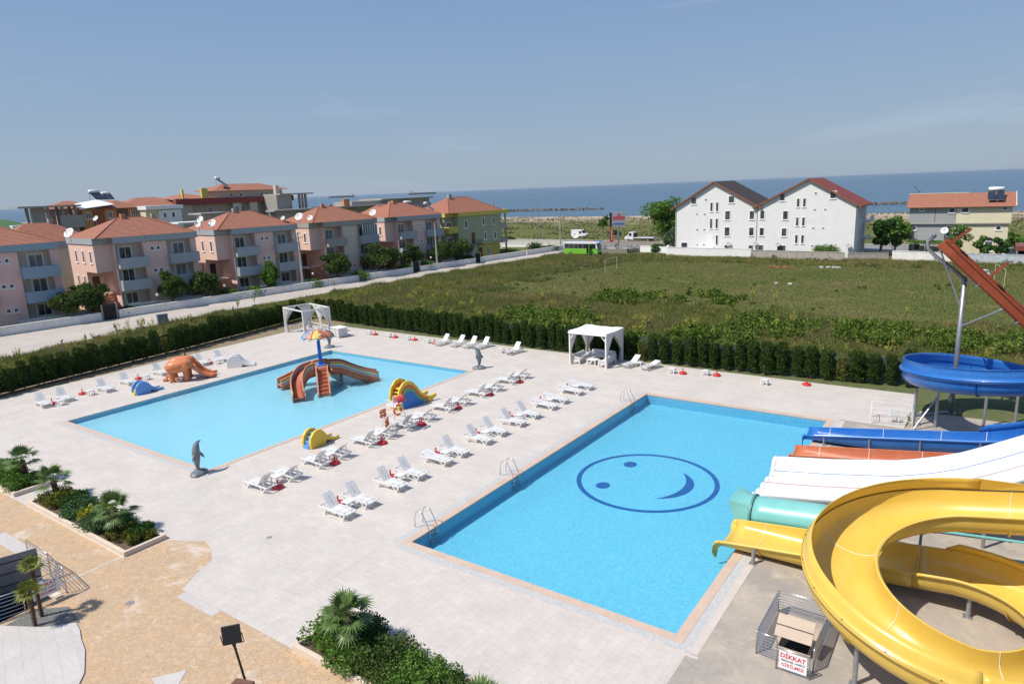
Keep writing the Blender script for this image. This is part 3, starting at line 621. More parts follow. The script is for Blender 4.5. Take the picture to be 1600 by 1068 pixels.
# ---- teal tube
tt = empty('tube_slide', (12.2, 9.15, 0), 0, 'pale teal tube slide with a flared square mouth at the pool edge', 'water slide')
tr = .78; slope = .095; z0 = .52
def tubehalf(x0, x1, lo, hi, r=tr, n=14, k=8):
    rows = []
    for i in range(k+1):
        x = x0 + (x1-x0)*i/k; rows.append([(x - 12.2, r*math.cos(t), z0 + (x-12.2)*slope + r*math.sin(t)) for t in [R_(lo + (hi-lo)*j/n) for j in range(n+1)]])
    return MB().grid(rows)
for a, b_ in ((12.2, 15.3), (15.3, 18.6), (18.6, 22), (22, 25)):
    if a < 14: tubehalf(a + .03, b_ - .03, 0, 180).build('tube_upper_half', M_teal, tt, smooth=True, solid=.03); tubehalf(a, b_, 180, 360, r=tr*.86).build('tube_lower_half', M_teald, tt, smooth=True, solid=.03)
    for s_ in (-1, 1): MB().beam((a - 12.2, s_*(tr+.03), z0 + (a-12.2)*slope), (b_ - 12.2, s_*(tr+.03), z0 + (b_-12.2)*slope), .14, .04).build('side_flange', M_teal, tt)
for x in (12.2, 15.3, 18.6, 22): tubehalf(x - .045, x + .045, -4, 184, r=tr + .06, k=1).build('ring_flange', mat('ring_teal', (.07, .25, .24), rough=.5), tt, solid=.1)
rows = []
for t_ in range(6):
    f = t_/5; r = []
    for j in range(13):
        a = R_(180*j/12); cx_, sz_ = math.cos(a), math.sin(a); sq = 1/max(abs(cx_), abs(sz_)); k = (1-f) + f*sq; R2 = tr*(1 + .10*f)
        r.append((-.6*f - (.3*f*max(0, sz_*k)), R2*cx_*k, z0 - .09*f + R2*sz_*k))
    rows.append(r)
MB().grid(rows).build('flared_mouth', M_teal, tt, smooth=False, solid=.04)
for x in (14.9, 18.3, 21.4):
    z = z0 + (x-12.2)*slope - .6
    for s_ in (-.4, .4): MB().tube([(x-12.2, s_, 0), (x-12.2, s_, z)], .07, 8).build('support_post', M_steel, tt)
# ---- upper blue spiral
BC = (20.72, 27.95); BR = 3.9
bu = empty('raised_spiral_slide', (BC[0], BC[1], 0), 0, 'raised bright blue spiral slide turn standing on grey steel posts at the right edge', 'water slide')
pth = []
for i in range(-4, 66):
    ph = 250 - i*4.2 if False else -25 + i*4.2; t = R_(ph); pth.append((-BR*math.sin(t), BR*math.cos(t), 3.27 + 3.34*(ph-90)/360 * (1 if ph > 90 else 1)))
# widening radius on the camera side
bprof = chan(1.9, .95, .11, 14)
sweep(pth, bprof).build('channel', M_blu, bu, smooth=True, solid=.03, offs=-1, edge=50)
frb = frames(pth)
# pth runs back -> pool side -> front, outer side is right of travel
rows = []
for i, (p, nn, hh) in list(enumerate(frb)):
    if i > 58: break
    rows.append([p + nn*a + Vector((0, 0, b_)) for a, b_ in ((1.06, .0), (.97, .03), (.99, .25), (.96, .45), (.93, .63), (.97, .65))])
MB().grid(rows).build('splash_wall', M_blu, bu, smooth=True, solid=.03)
rows = [[p + nn*a + Vector((0, 0, b_)) for a, b_ in ((1.15, .02), (1.10, .06), (1.0, .05), (1.0, -.03), (1.12, -.06))] for p, nn, hh in frb]
MB().grid(rows).build('rim_flange', M_blu, bu, smooth=True, solid=.02)
for i in (14, 34, 50, 64):
    p, nn, hh = frb[i]; MB().tube([p + nn*a*1.03 + Vector((0, 0, b_*1.05 - .02)) for a, b_ in bprof], .05, 6).build('joint_flange', mat('dark_blue_joint', (.01, .07, .26), rough=.5), bu)
for x, y, z in ((16.8, 26.39, 2.35), (17.91, 26.73, 2.35), (20.3, 28.03-3.2*.0, 2.7), (21.85, 29.9, 2.6)): 
    leg(bu, x-BC[0], y-BC[1], 0, z, .085)
MB().tube([(16.9-BC[0], 25.6-BC[1], .1), (17.9-BC[0], 26.73-BC[1], 1.9)], .05, 8).build('brace', M_steel, bu)
# ---- rust red chute on the tall mast
rc = empty('steep_slide', (18.55, 30.08, 0), 0, 'steep rust red chute held up high on a tall grey mast with a curved pipe', 'water slide')
O3 = Vector((18.55, 30.08, 0))
A = Vector((17.0, 29.0, 10.55)); Bq = Vector((23.6, 29.0, 4.05)); dv = (Bq - A).normalized(); up = Vector((dv.z*-1, 0, dv.x)).normalized()
if up.z < 0: up = -up
Lr = (Bq - A).length; W = 1.5; Dp = .62
m = MB(); rows = []
for i in range(10):
    c = A + dv * (Lr*i/9) - O3
    rows.append([c + Vector((0, a, 0)) + up*b_ for a, b_ in ((-.06, Dp), (.0, Dp), (.02, .12), (.14, 0), (W*.5, -.05), (W-.14, 0), (W-.02, .12), (W, Dp), (W+.06, Dp))])
m.grid(rows).build('channel', M_red, rc, smooth=True, solid=.03, edge=40)
for s_ in (-.04, W + .04): MB().beam(A - O3 + Vector((0, s_, 0)) + up*Dp, Bq - O3 + Vector((0, s_, 0)) + up*Dp, .14, .10, up=tuple(up)).build('rim', M_red, rc)
for f in (.03, .34, .66):
    c = A + dv*(Lr*f) - O3; q = MB(); 
    q.beam(c + up*(Dp+.02) + Vector((0, -.05, 0)), c + up*(Dp+.75) + Vector((.35, W + .9, .1)), .16, .26, up=tuple(up)).build('cross_rib', M_red, rc)
    q = MB(); q.tube([c + Vector((0, .06, -.0)) + up*.1, c + Vector((0, .1, 0)) - up*.1, c + Vector((0, W*.5, 0)) - up*.16, c + Vector((0, W-.1, 0)) - up*.1], .045, 6).build('saddle', M_steel, rc)
MB().tube([(0, 0, 0), (0, 0, 8.6)], [.15, .13], 12).build('mast', M_steel, rc, smooth=True)
c0 = A - O3 + Vector((-.25, .6, .75)); 
MB().tube([(0, 0, 8.55), (-.75, -.1, 9.2), (-1.65, -.2, 9.95), (-2.05, -.3, 10.4), (-2.1, -.3, 10.85), (-1.75, -.3, 11.2), c0], .12, 10).build('curved_pipe', M_steel, rc, smooth=True)
MB().tube([(0, 0, 6.6), (-.9, -.3, 9.0), (-1.35, -.8, 10.3)], .05, 8).build('brace', M_steel, rc)
MB().tube([(0, 0, 5.6), (1.9, -.9, 6.9), (2.5, -1.0, 7.35)], .05, 8).build('brace', M_steel, rc)
MB().tube([(0, 0, 8.3), (.6, -.5, 8.62), (.95, -1.0, 8.9)], .05, 8).build('brace', M_steel, rc)
MB().box(0, 0, .02, .5, .5, .04).build('base_plate', M_steel, rc)
MB().box(-.12, -.15, 1.0, .18, .1, .35).build('junction_box', mat('grey_box', (.3, .32, .35), rough=.5), rc)
q = MB(); q.tube([(23.2, 31, 0), (23.2, 30.4, 4.6)], .11, 10); o = q.build('slide_post', M_steel); tag(o, 'grey steel post under the low end of the rust red chute', 'post')
q = MB(); q.tube([(16.35, 27.9, .1), (18.3, 29.9, .12)], .1, 8); tag(q.build('loose_pipe', M_steel), 'grey steel pipe lying on the ground beside the tall mast', 'pipe')
# ================================================================== POOLSIDE
M_pl = mat('white_resin', (.74, .74, .73), (.69, .69, .68), nscale=2, rough=.35)
M_rd = mat('red_plastic', (.62, .03, .03), (.50, .025, .03), nscale=4, rough=.35)
M_chr = mat('stainless_tube', (.62, .62, .62), rough=.22, metal=.95)
M_paint = mat('white_painted_wood', (.78, .77, .75), (.70, .69, .67), nscale=3, rough=.5)
M_cush = mat('pale_cushion', (.58, .58, .60), (.66, .66, .67), nscale=3, rough=.9)
M_cloth = mat('white_curtain', (.80, .80, .78), (.72, .72, .71), nscale=3, rough=.9, trans=.35)
# ---- sun lounger, foot at +x, length 1.95, side rails with two V legs
def lounger(back):
    r = empty('sun_lounger', (0, 0, 0), 0, 'x', 'sun lounger')
    W = .66; L0, L1 = -.98, .98; H = .36
    m = MB()
    for s in (-1, 1):
        y = s * W/2
        m.beam((L0, y, H - .03), (L1 - .08, y, H - .03), .045, .07)
        m.beam((L1 - .08, y, H - .03), (L1, y, H + .0), .045, .07)
    m.build('side_rails', M_pl, r)
    for s in (-1, 1):
        y = s * W/2
        for xc in (-.62, .72):
            q = MB(); q.beam((xc - .26, y, H - .04), (xc, y, .02), .04, .055); q.beam((xc + .2, y, H - .04), (xc + .04, y, .02), .04, .055); q.beam((xc - .03, y, .02), (xc + .07, y, .02), .045, .04)
            q.build('leg', M_pl, r)
    m = MB(); m.beam((L0, -W/2, H - .03), (L0, W/2, H - .03), .05, .06); m.beam((-.62, -W/2, .12), (-.62, W/2, .12), .03, .04); m.beam((.72, -W/2, .12), (.72, W/2, .12), .03, .04); m.beam((-.2, -W/2, H-.05), (-.2, W/2, H-.05), .04, .04)
    m.build('cross_bars', M_pl, r)
    # slatted seat: long slats with gaps
    m = MB(); px = -.18
    for j in range(9):
        y = -W/2 + .05 + j * (W - .1) / 8
        m.add([(px, y-.023, H), (.75, y-.023, H), (.95, y-.023, H-.04), (.98, y-.023, H-.07), (.98, y+.023, H-.07), (.95, y+.023, H-.04), (.75, y+.023, H), (px, y+.023, H)], [(0, 1, 2, 3, 4, 5, 6, 7)])
    for x in (px + .02, .3, .74): m.beam((x, -W/2 + .03, H + .004), (x, W/2 - .03, H + .004), .05, .012)
    m.build('seat', M_pl, r, solid=.018)
    # backrest: framed panel with cross slots
    a = R_(back); bl = .80; d = Vector((-math.cos(a), 0, math.sin(a))); n = Vector((math.sin(a), 0, math.cos(a))); o = Vector((px - .01, 0, H + .01)); m = MB(); hw = W/2 - .04
    def bar(t0, t1, y0, y1): m.add([o + d*t0 + Vector((0, y0, 0)), o + d*t1 + Vector((0, y0, 0)), o + d*t1 + Vector((0, y1, 0)), o + d*t0 + Vector((0, y1, 0))], [(0, 1, 2, 3)])
    bar(0, .1, -hw, hw); bar(bl - .12, bl, -hw * .93, hw * .93); bar(.1, bl - .12, -hw, -hw + .07); bar(.1, bl - .12, hw - .07, hw); bar(.1, bl-.12, -.02, .02)
    k = 7
    for j in range(k): t = .135 + j * (bl - .27) / k; bar(t, t + .062, -hw + .07, hw - .07)
    m.build('backrest', M_pl, r, solid=.022)
    if back > 12: q = MB(); [q.beam(o + d*.5 + Vector((0, s*.25, -.01)), Vector((-.72, s*.25, H - .05)), .03, .03) for s in (-1, 1)]; q.build('back_prop', M_pl, r)
    return r
protos = {b_: lounger(b_) for b_ in (50, 38, 12)}; used = set()
def put(src, loc, rz, label, **k):
    if id(src) in used: return copy_tree(src, loc, rz, label)
    used.add(id(src)); src.location = loc; src.rotation_euler = (0, 0, rz); src['label'] = label; return src
GL = 'white sun loungers around the pools'
for p_ in protos.values(): p_['group'] = GL
ya = [-.15, 1.25, 3.42, 5.0, 7.2, 8.7, 10.95, 12.6, 14.55, 16.35, 18.5, 20.05, 22.3, 23.8]
for i, y in enumerate(ya):
    b_ = {4: 12, 10: 12, 11: 12, 12: 12, 13: 12}.get(i, 50)
    st = 'laid flat' if b_ == 12 else 'with raised back'
    put(protos[b_], (-4.2 - .72 + rnd.uniform(-.05, .05), y + .33, .012), R_(rnd.uniform(-2.5, 2.5)), 'lounger %s, %s from the near end of the row facing the deep pool' % (st, ORD[i]))
ybr = [-.2, 1.45, 3.46, 5.0, 7.2, 8.85, 10.6, 12.5, 14.7, 16.3, 18.6, 20.25, 22.4, 24.1]
for i, y in enumerate(ybr):
    put(protos[38 if i % 2 else 50], (-10.25 - .62 + rnd.uniform(-.05, .05), y + .33, .012), R_(180 + rnd.uniform(-2.5, 2.5)), 'lounger with raised back, %s from the near end of the row facing the shallow pool' % ORD[i])
yl = [(-38.72, .62), (-38.83, 2.19), (-38.64, 5.18), (-39.12, 7.23), (-39.6, 10.36), (-39.6, 14.33), (-39.21, 16.12)]
for i, (x, y) in enumerate(yl):
    put(protos[50], (x - .72, y + .33, .012), R_(rnd.uniform(-4, 4)), 'white lounger under the left hedge, %s from the left end of its row' % ORD[i])
for i, (x, y, b_) in enumerate([(-24.98, 30.5, 50), (-23.18, 30.75, 50), (-21.72, 30.83, 50), (-20.39, 31.1, 50), (-16.31, 30.5, 50), (-4.6, 31.0, 38), (-2.9, 31.0, 12)]):
    wh = ['leftmost of the four together by the back hedge', 'second from the left of the four together by the back hedge', 'third from the left of the four together by the back hedge', 'rightmost of the four together by the back hedge', 'alone by the back hedge beyond the far dolphin', 'right beside the curtained gazebo', 'second to the right of the curtained gazebo, laid low'][i]
    put(protos[b_], (x + .3, y + .72, .012), R_(-97 if i < 5 else -105), 'white lounger ' + wh)
# ---- low side table and red parasol base
def table():
    r = empty('side_table', (0, 0, 0), 0, 'x', 'table', 'low white side tables')
    m = MB(); m.box(0, 0, .40, .5, .5, .035); m.build('table_top', M_pl, r, bevel=.02)
    m = MB(); m.box(0, 0, .36, .42, .42, .05); m.build('apron', M_pl, r)
    for a in (-1, 1):
        for b_ in (-1, 1): q = MB(); q.add([(a*(.20+e*.03)+dx, b_*(.20+e*.03)+dy, z) for e, z in ((0, .38), (1, 0)) for dx, dy in ((-.03, -.03), (.03, -.03), (.03, .03), (-.03, .03))], [(0, 3, 2, 1), (4, 5, 6, 7), (0, 1, 5, 4), (1, 2, 6, 5), (2, 3, 7, 6), (3, 0, 4, 7)]); q.build('leg', M_pl, r)
    return r
def pbase():
    r = empty('parasol_base', (0, 0, 0), 0, 'x', 'parasol base', 'red parasol bases')
    m = MB(); m.lathe([(.27, .0), (.31, .05), (.31, .09), (.27, .15), (.16, .18), (.10, .19)], 20); m.build('foot', M_rd, r, smooth=True)
    m = MB(); m.lathe([(.035, .18), (.035, .42), (.05, .43), (.05, .46), (.03, .47)], 12); m.build('socket', M_rd, r, smooth=True)
    m = MB(); m.beam((.035, 0, .36), (.12, 0, .36), .02); m.lathe([(.03, -.01), (.03, .02)], 8, (.06, .12, .17)); m.build('clamp_screw', M_rd, r)
    return r
tb, pb = table(), pbase()
def place_t(x, y, lab): put(tb, (x, y, .012), R_(rnd.uniform(-6, 6)), lab)
def place_b(x, y, lab): put(pb, (x, y, .012), R_(rnd.uniform(0, 360)), lab)
for i in range(7):
    c = (ya[2*i] + ya[2*i+1])/2 + .33
    place_t(-4.95, c, 'white side table between the %s pair of loungers facing the deep pool' % ORD[i])
    place_b(-5.75, c + .05, 'red parasol base between the %s pair of loungers facing the deep pool' % ORD[i])
    c = (ybr[2*i] + ybr[2*i+1])/2 + .33
    place_t(-10.75, c + .1, 'white side table between the %s pair of loungers facing the shallow pool' % ORD[i])
    place_b([-10.1, -10.05, -9.95, -10.1, -10.2, -10.1, -10.0][i], [.72, 4.54, 8.23, 11.98, 15.88, 19.52, 23.4][i] - .1, 'red parasol base behind the %s pair of loungers facing the shallow pool' % ORD[i])
for i, (x, y, lab) in enumerate([(-35.6, 31.5, 'leftmost of the three in line right of the white pergola'), (-32.5, 31.4, 'middle one of the three in line right of the white pergola'), (-29.6, 31.3, 'rightmost of the three in line right of the white pergola'), (-26.6, 31.0, 'just left of the four loungers by the back hedge'), (-17.3, 30.9, 'left of the single lounger by the back hedge'), (-3.7, 31.9, 'between the two loungers beside the gazebo'), (-.54, 31.2, 'standing alone, first to the right of the gazebo loungers'), (3.95, 31.5, 'standing alone near the middle of the right hedge'), (6.7, 31.2, 'standing alone, rightmost along the back hedge')]):
    if i == 7: x, y = 2.0, 31.8
    place_t(x, y, 'white side table ' + lab); 
    if i < 8: place_b(x + .85, y + .15, 'red parasol base ' + lab.replace('standing alone, ', '').replace('standing alone ', ''))
place_b(9.4, 32.4, 'red parasol base standing alone at the far right of the deck')
for x, y, lab in ((-38.5, 1.75, 'between the two leftmost loungers under the left hedge'), (-39.3, 4.3, 'left of the third lounger under the left hedge'), (-39.8, 9.1, 'between the fourth and fifth loungers under the left hedge'), (-39.2, 15.5, 'between the two right loungers under the left hedge')):
    place_t(x + .1, y, 'white side table ' + lab); place_b(x - .75, y - .25, 'red parasol base ' + lab)
# ---- dolphins
M_dol = mat('grey_painted_concrete', (.12, .145, .165), (.21, .235, .25), nscale=2.5, rough=.45, bump=.2)
def dolphin():
    r = empty('dolphin_statue', (0, 0, 0), 0, 'x', 'statue', 'grey dolphin statues')
    m = MB(); m.lathe([(.50, 0), (.52, .05), (.47, .14), (.36, .20), (.20, .27), (.05, .30)], 22, sx=1.15, sy=.85); m.build('pedestal', M_dol, r, smooth=True, edge=50)
    m = MB(); sp = [(0.02, 0, .20, .07, .05), (-.02, 0, .32, .09, .07), (-.05, 0, .5, .13, .10), (-.06, 0, .75, .19, .16), (-.05, 0, 1.0, .235, .20), (-.03, 0, 1.22, .24, .21), (0, 0, 1.42, .22, .20), (.05, 0, 1.58, .19, .18), (.12, 0, 1.71, .15, .15), (.22, 0, 1.79, .10, .10), (.33, 0, 1.80, .06, .055), (.45, 0, 1.80, .05, .04), (.55, 0, 1.80, .02, .02)]
    n = 14; P = [Vector(s[:3]) for s in sp]; rows = []
    for i, s in enumerate(sp):
        d = (P[min(i+1, len(P)-1)] - P[max(i-1, 0)]).normalized(); a = Vector((0, 1, 0)); b_ = d.cross(a).normalized()
        rows.append([P[i] + b_*math.cos(2*PI*j/n)*s[3] + a*math.sin(2*PI*j/n)*s[4] for j in range(n+1)])
    m.grid(rows); m.build('body', M_dol, r, smooth=True)
    def fin(pts, nm, th=.035): q = MB(); q.add([Vector(p) for p in pts], [tuple(range(len(pts)))]); q.build(nm, M_dol, r, solid=th, offs=0, smooth=False)
    fin([(-.22, 0, 1.25), (-.36, 0, 1.12), (-.46, 0, .92), (-.33, 0, .96), (-.23, 0, .98)], 'dorsal_fin', .05)
    for s in (-1, 1): fin([(.12, s*.15, 1.32), (.22, s*.26, 1.12), (.20, s*.34, .90), (.10, s*.24, 1.02), (.08, s*.16, 1.14)], 'flipper')
    for s in (-1, 1): fin([(.0, 0, .30), (.05, s*.28, .27), (.16, s*.42, .24), (.14, s*.15, .22), (.06, 0, .20)], 'tail_fluke')
    for s in (-1, 1): q = MB(); q.lathe([(.018, -.01), (.018, .01)], 8, (.16, s*.13, 1.74)); q.build('eye', M_dark, r)
    return r
dl = dolphin()
put(dl, (-15.75, -.45, .012), R_(118), 'grey dolphin statue seen from behind at the near corner of the shallow pool')
put(dl, (-15.62, 25.3, .012), R_(216), 'grey leaping dolphin statue in profile at the right far corner of the shallow pool')
put(dl, (-34.6, 25.1, .012), R_(240), 'grey dolphin statue at the far left pool corner, hidden behind the striped umbrella')
# ---- pool ladders
def ladder():
    r = empty('pool_ladder', (0, 0, 0), 0, 'x', 'ladder', 'steel pool ladders')
    for s in (-1, 1):
        q = MB(); q.tube([(-.78, s*.27, .02), (-.76, s*.27, .5), (-.66, s*.27, .76), (-.48, s*.27, .86), (-.28, s*.27, .78), (-.08, s*.27, .42), (.06, s*.27, .12), (.10, s*.27, -.1), (.10, s*.27, -.66)], .022, 8); q.build('handrail', M_chr, r, smooth=True)
    for k in range(3): q = MB(); q.box(.10, 0, -.12 - k*.22, .09, .54, .025); q.build('rung', mat('rung_steel', (.30, .36, .38), rough=.4, metal=.5), r)
    return r
ld = ladder()
for y, nm in ((1.4, 'nearest to the camera'), (8.1, 'middle one of the three'), (22.6, 'farthest away, near the far corner')): put(ld, (0.0, y, .032), 0, 'stainless ladder on the left edge of the deep pool, ' + nm)
# ---- gazebos
def curtain(parent, x, y, h, w, ang, tie=.5, flare=.35):
    """curtain gathered at a post: pleated sheet, narrowing at the tie"""
    m = MB(); rows = []; c, s = math.cos(ang), math.sin(ang); n = 26
    for i in range(15):
        t = i/14; z = h*(1-t) + .05
        k = (1 - t/tie)**1.15 * w + .2 if t < tie else .2 + (t - tie)*flare
        rows.append([(x + c*(j/n)*k - s*.05*math.sin(j*1.9 + t*2)*(.4 + k), y + s*(j/n)*k + c*.05*math.sin(j*1.9 + t*2)*(.4+k), z - (.10*math.sin(PI*j/n)*w*(1-t) if t < tie else 0)) for j in range(n+1)])
    return m.grid(rows).build('curtain', M_cloth, parent, smooth=True)
gz = empty('gazebo', (-7.6, 31.6, .012), R_(0), 'white four-post gazebo with a fabric roof and tied curtains in front of the back hedge', 'gazebo')
GW, GD, GH = 3.45, 3.1, 2.9
for sx_ in (-1, 1):
    for sy_ in (-1, 1): q = MB(); q.box(sx_*GW/2, sy_*GD/2, GH/2, .12, .12, GH); q.build('post', M_paint, gz)
m = MB()
for s in (-1, 1): m.box(0, s*GD/2, GH - .08, GW + .1, .10, .15); m.box(s*GW/2, 0, GH - .08, .10, GD, .14)
m.build('roof_frame', M_paint, gz)
for sx_ in (-1, 1):
    for sy_ in (-1, 1): q = MB(); q.beam((sx_*GW/2, sy_*GD/2, GH-.65), (sx_*(GW/2-.5), sy_*GD/2, GH-.12), .07, .07); q.build('brace', M_paint, gz)
m = MB(); m.grid([[(x, y, GH + .03 + .05*math.cos(y*2.1)*math.cos(x*1.1) + .02*math.sin(x*5+y)) for x in np.linspace(-GW/2-.1, GW/2+.1, 14)] for y in np.linspace(-GD/2-.1, GD/2+.1, 12)])
m.add([(-GW/2-.1, -GD/2-.1, GH+.03), (GW/2+.1, -GD/2-.1, GH+.03), (GW/2+.1, -GD/2-.12, GH-.15), (-GW/2-.1, -GD/2-.12, GH-.15)], [(0, 1, 2, 3)])
m.build('fabric_roof', mat('roof_fabric', (.80, .80, .79), (.74, .74, .74), nscale=2, rough=.9), gz, smooth=True)
for sx_, sy_, a in ((-1, -1, 90), (-1, 1, -90), (1, -1, 90), (1, 1, -90), (-1, 1, 0), (1, 1, 180)):
    curtain(gz, sx_*(GW/2), sy_*GD/2*.98, GH - .15, 1.25, R_(a), .62, .45)
def bench(loc, rz, L, label, mats=(M_paint, M_cush)):
    r = empty('garden_sofa', loc, rz, label, 'sofa')
    m = MB(); m.box(0, 0, .34, L, .72, .07); m.build('seat_frame', mats[0], r)
    for a in (-1, 1):
        for b_ in (-1, 1): q = MB(); q.box(a*(L/2-.05), b_*.32, .30 if b_ < 0 else .40, .09, .09, .6 if b_ < 0 else .8); q.build('leg', mats[0], r)
    for a in (-1, 1): q = MB(); q.box(a*(L/2-.05), 0, .60, .09, .72, .08); q.box(a*(L/2-.05), 0, .46, .06, .6, .06); q.build('armrest', mats[0], r)
    m = MB(); m.box(0, .33, .74, L, .06, .12); m.box(0, .33, .56, L, .05, .07); m.build('back_rail', mats[0], r)
    m = MB(); m.box(0, -.02, .43, L - .16, .66, .13); m.build('seat_cushion', mats[1], r, bevel=.04)
    m = MB(); m.box(0, .24, .66, L - .2, .14, .38); m.build('back_cushion', mats[1], r, bevel=.04)
    return r
bench((-7.6, 32.7, .012), 0, 2.3, 'white sofa with grey cushions along the back of the curtained gazebo')
bench((-8.9, 31.3, .012), R_(90), 2.0, 'white sofa with grey cushions on the left side of the curtained gazebo')
bench((-6.35, 31.2, .012), R_(-90), 2.0, 'white sofa with grey cushions on the right side of the curtained gazebo')
ct = empty('coffee_table', (-7.6, 31.0, .012), 0, 'low white square table between the sofas in the gazebo', 'table')
m = MB(); m.box(0, 0, .42, .9, .9, .05); m.build('table_top', M_paint, ct)
for a in (-1, 1):
    for b_ in (-1, 1): q = MB(); q.box(a*.38, b_*.38, .2, .08, .08, .4); q.build('leg', M_paint, ct)
# pergola with curtains and a low rail
pg = empty('pergola', (-43.0, 29.3, .012), R_(-12), 'white curtained pergola with open roof and low railing in the far deck corner', 'pergola')
PW, PD, PH = 4.6, 3.2, 2.95
for sx_ in (-1, 1):
    for sy_ in (-1, 1): q = MB(); q.box(sx_*PW/2, sy_*PD/2, PH/2, .13, .13, PH); q.build('post', M_paint, pg)
m = MB()
for s in (-1, 1): m.box(0, s*PD/2, PH - .07, PW + .12, .10, .14); m.box(s*PW/2, 0, PH - .07, .10, PD, .13)
m.build('roof_frame', M_paint, pg)
for sx_, sy_, a in ((-1, -1, 90), (-1, 1, -90), (1, -1, 90), (1, 1, -90), (0, 1, 0), (0, 1, 180), (-1, -1, 0)):
    curtain(pg, sx_*(PW/2), sy_*PD/2*.98, PH - .15, 1.3, R_(a), .6, .4)
for (a, b_) in (((-PW/2, -PD/2), (-PW/2, PD/2)), ((-PW/2, PD/2), (PW/2, PD/2)), ((PW/2, -PD/2), (PW/2, PD/2))):
    q = MB(); q.beam((*a, .72), (*b_, .72), .06, .06); q.beam((*a, .15), (*b_, .15), .05, .05)
    for t in np.linspace(0, 1, 7): x, y = a[0] + (b_[0]-a[0])*t, a[1] + (b_[1]-a[1])*t; q.box(x, y, .4, .05, .05, .62)
    q.build('railing', M_paint, pg)
ctr = empty('bar_counter', (-37.9, 29.4, .012), R_(-10), 'white slatted bar counter beside the pergola', 'counter')
m = MB(); [m.box(0, 0, .12 + k*.13, 1.5, 1.1, .10) for k in range(7)]; m.build('slatted_body', M_paint, ctr)
m = MB(); m.box(0, 0, 1.02, 1.7, 1.3, .05); m.build('counter_top', M_paint, ctr)
m = MB(); [m.box(x, -.6, .5, .05, .05, 1.0) for x in (-.8, 0, .8)]; [m.box(0, -.6, z, 1.6, .04, .04) for z in (.25, .5, .75)]; m.build('side_rack', M_paint, ctr)
gt = empty('gate_panel', (-39.6, 28.2, .012), R_(35), 'white slatted gate panel between the pergola and the counter', 'gate')
m = MB(); m.box(0, 0, .5, 1.2, .05, .06); m.box(0, 0, .95, 1.2, .05, .06); m.box(0, 0, .1, 1.2, .05, .06); m.build('rails', M_paint, gt)
m = MB(); [m.box(-.57 + k*.163, 0, .53, .10, .04, .9) for k in range(8)]; m.build('pickets', M_paint, gt)
# ---- lifeguard chair
lc = empty('lifeguard_chair', (-11.0, 10.35, .012), R_(0), 'tall white tubular lifeguard chair facing the shallow pool', 'lifeguard chair')
w0, w1 = .62, .38
for sx_ in (-1, 1):
    for sy_ in (-1, 1): q = MB(); q.tube([(sx_*w0, sy_*w0, 0), (sx_*w1, sy_*w1, 1.75), (sx_*w1, sy_*w1, 2.35 if sx_ > 0 else 2.05)], .025, 8); q.build('leg', M_pl, lc)
m = MB()
for z in (.35, .85, 1.35):
    k = w0 + (w1 - w0)*z/1.75
    for s in (-1, 1): m.tube([(-k, s*k, z), (k, s*k, z)], .018, 6)
    m.tube([(-k, -k, z), (-k, k, z)], .022, 6)
m.build('rungs', M_pl, lc)
for s in (-1, 1): q = MB(); q.tube([(w1, s*w1, 2.1), (-w1, s*w1, 2.1), (-w1, s*w1, 1.75)], .022, 6); q.build('armrest', M_pl, lc)
m = MB(); m.box(0, 0, 1.75, .8, .76, .05); m.build('seat', M_pl, lc); m = MB(); m.box(w1 + .02, 0, 2.15, .05, .74, .38); m.build('backrest', M_pl, lc)
m = MB(); m.tube([(-w1, -w1, 1.7), (-w1 - .02, -w1 - .02, 3.6)], .02, 6); m.build('parasol_pole', M_pl, lc)
tw = MB(); rows = [[(.1 + .45*math.sin(t*1.1), -.35 + .75*j/8, 2.36 - .55*t*t + .04*math.sin(j*2+t*3)) for j in range(9)] for t in np.linspace(0, .8, 8)]
o = tw.grid(rows).build('towel', mat('red_towel', (.62, .05, .05), (.70, .12, .10), nscale=5, rough=.95), smooth=True, solid=.02); o.location = (-10.62, 10.3, .03); tag(o, 'crumpled red towel over the back of the lifeguard chair', 'towel')
M_buoy = mat('orange_buoy', (.72, .13, .035), rough=.45); M_bw = mat('white_band', (.8, .8, .78), rough=.5)
lb = empty('lifebuoy', (-10.45, 10.1, 1.55), 0, 'orange ring lifebuoy with white bands hung on the lifeguard chair', 'lifebuoy')
def tor(Rr, r, a0, a1, n=10): 
    m = MB(); m.tube([(0.06, Rr*math.cos(t), Rr*math.sin(t)) for t in np.linspace(a0, a1, n)], r, 10, caps=False); return m
tor(.32, .075, 0, 2*PI, 33).build('ring', M_buoy, lb, smooth=True)
for k in range(4): tor(.32, .081, k*PI/2 + .5, k*PI/2 + .85, 5).build('white_band', M_bw, lb, smooth=True)
jk = empty('life_jacket', (-11.45, 9.8, 1.35), 0, 'orange life jacket with dark straps hanging from the lifeguard chair', 'life jacket')
q = MB(); q.box(0, -.16, -.12, .10, .2, .55); q.box(0, .16, -.12, .10, .2, .55); q.box(.02, 0, .12, .10, .4, .12); q.build('foam_body', mat('salmon_foam', (.75, .28, .16), (.66, .2, .10), nscale=5, rough=.8), jk, bevel=.03)
q = MB(); [q.box(-.01, 0, z, .12, .54, .035) for z in (-.25, -.02)]; q.build('straps', M_dark, jk)
jk2 = copy_tree(jk, (-11.25, 9.9, .75), R_(25), 'salmon life jacket hanging lower on the side of the lifeguard chair')
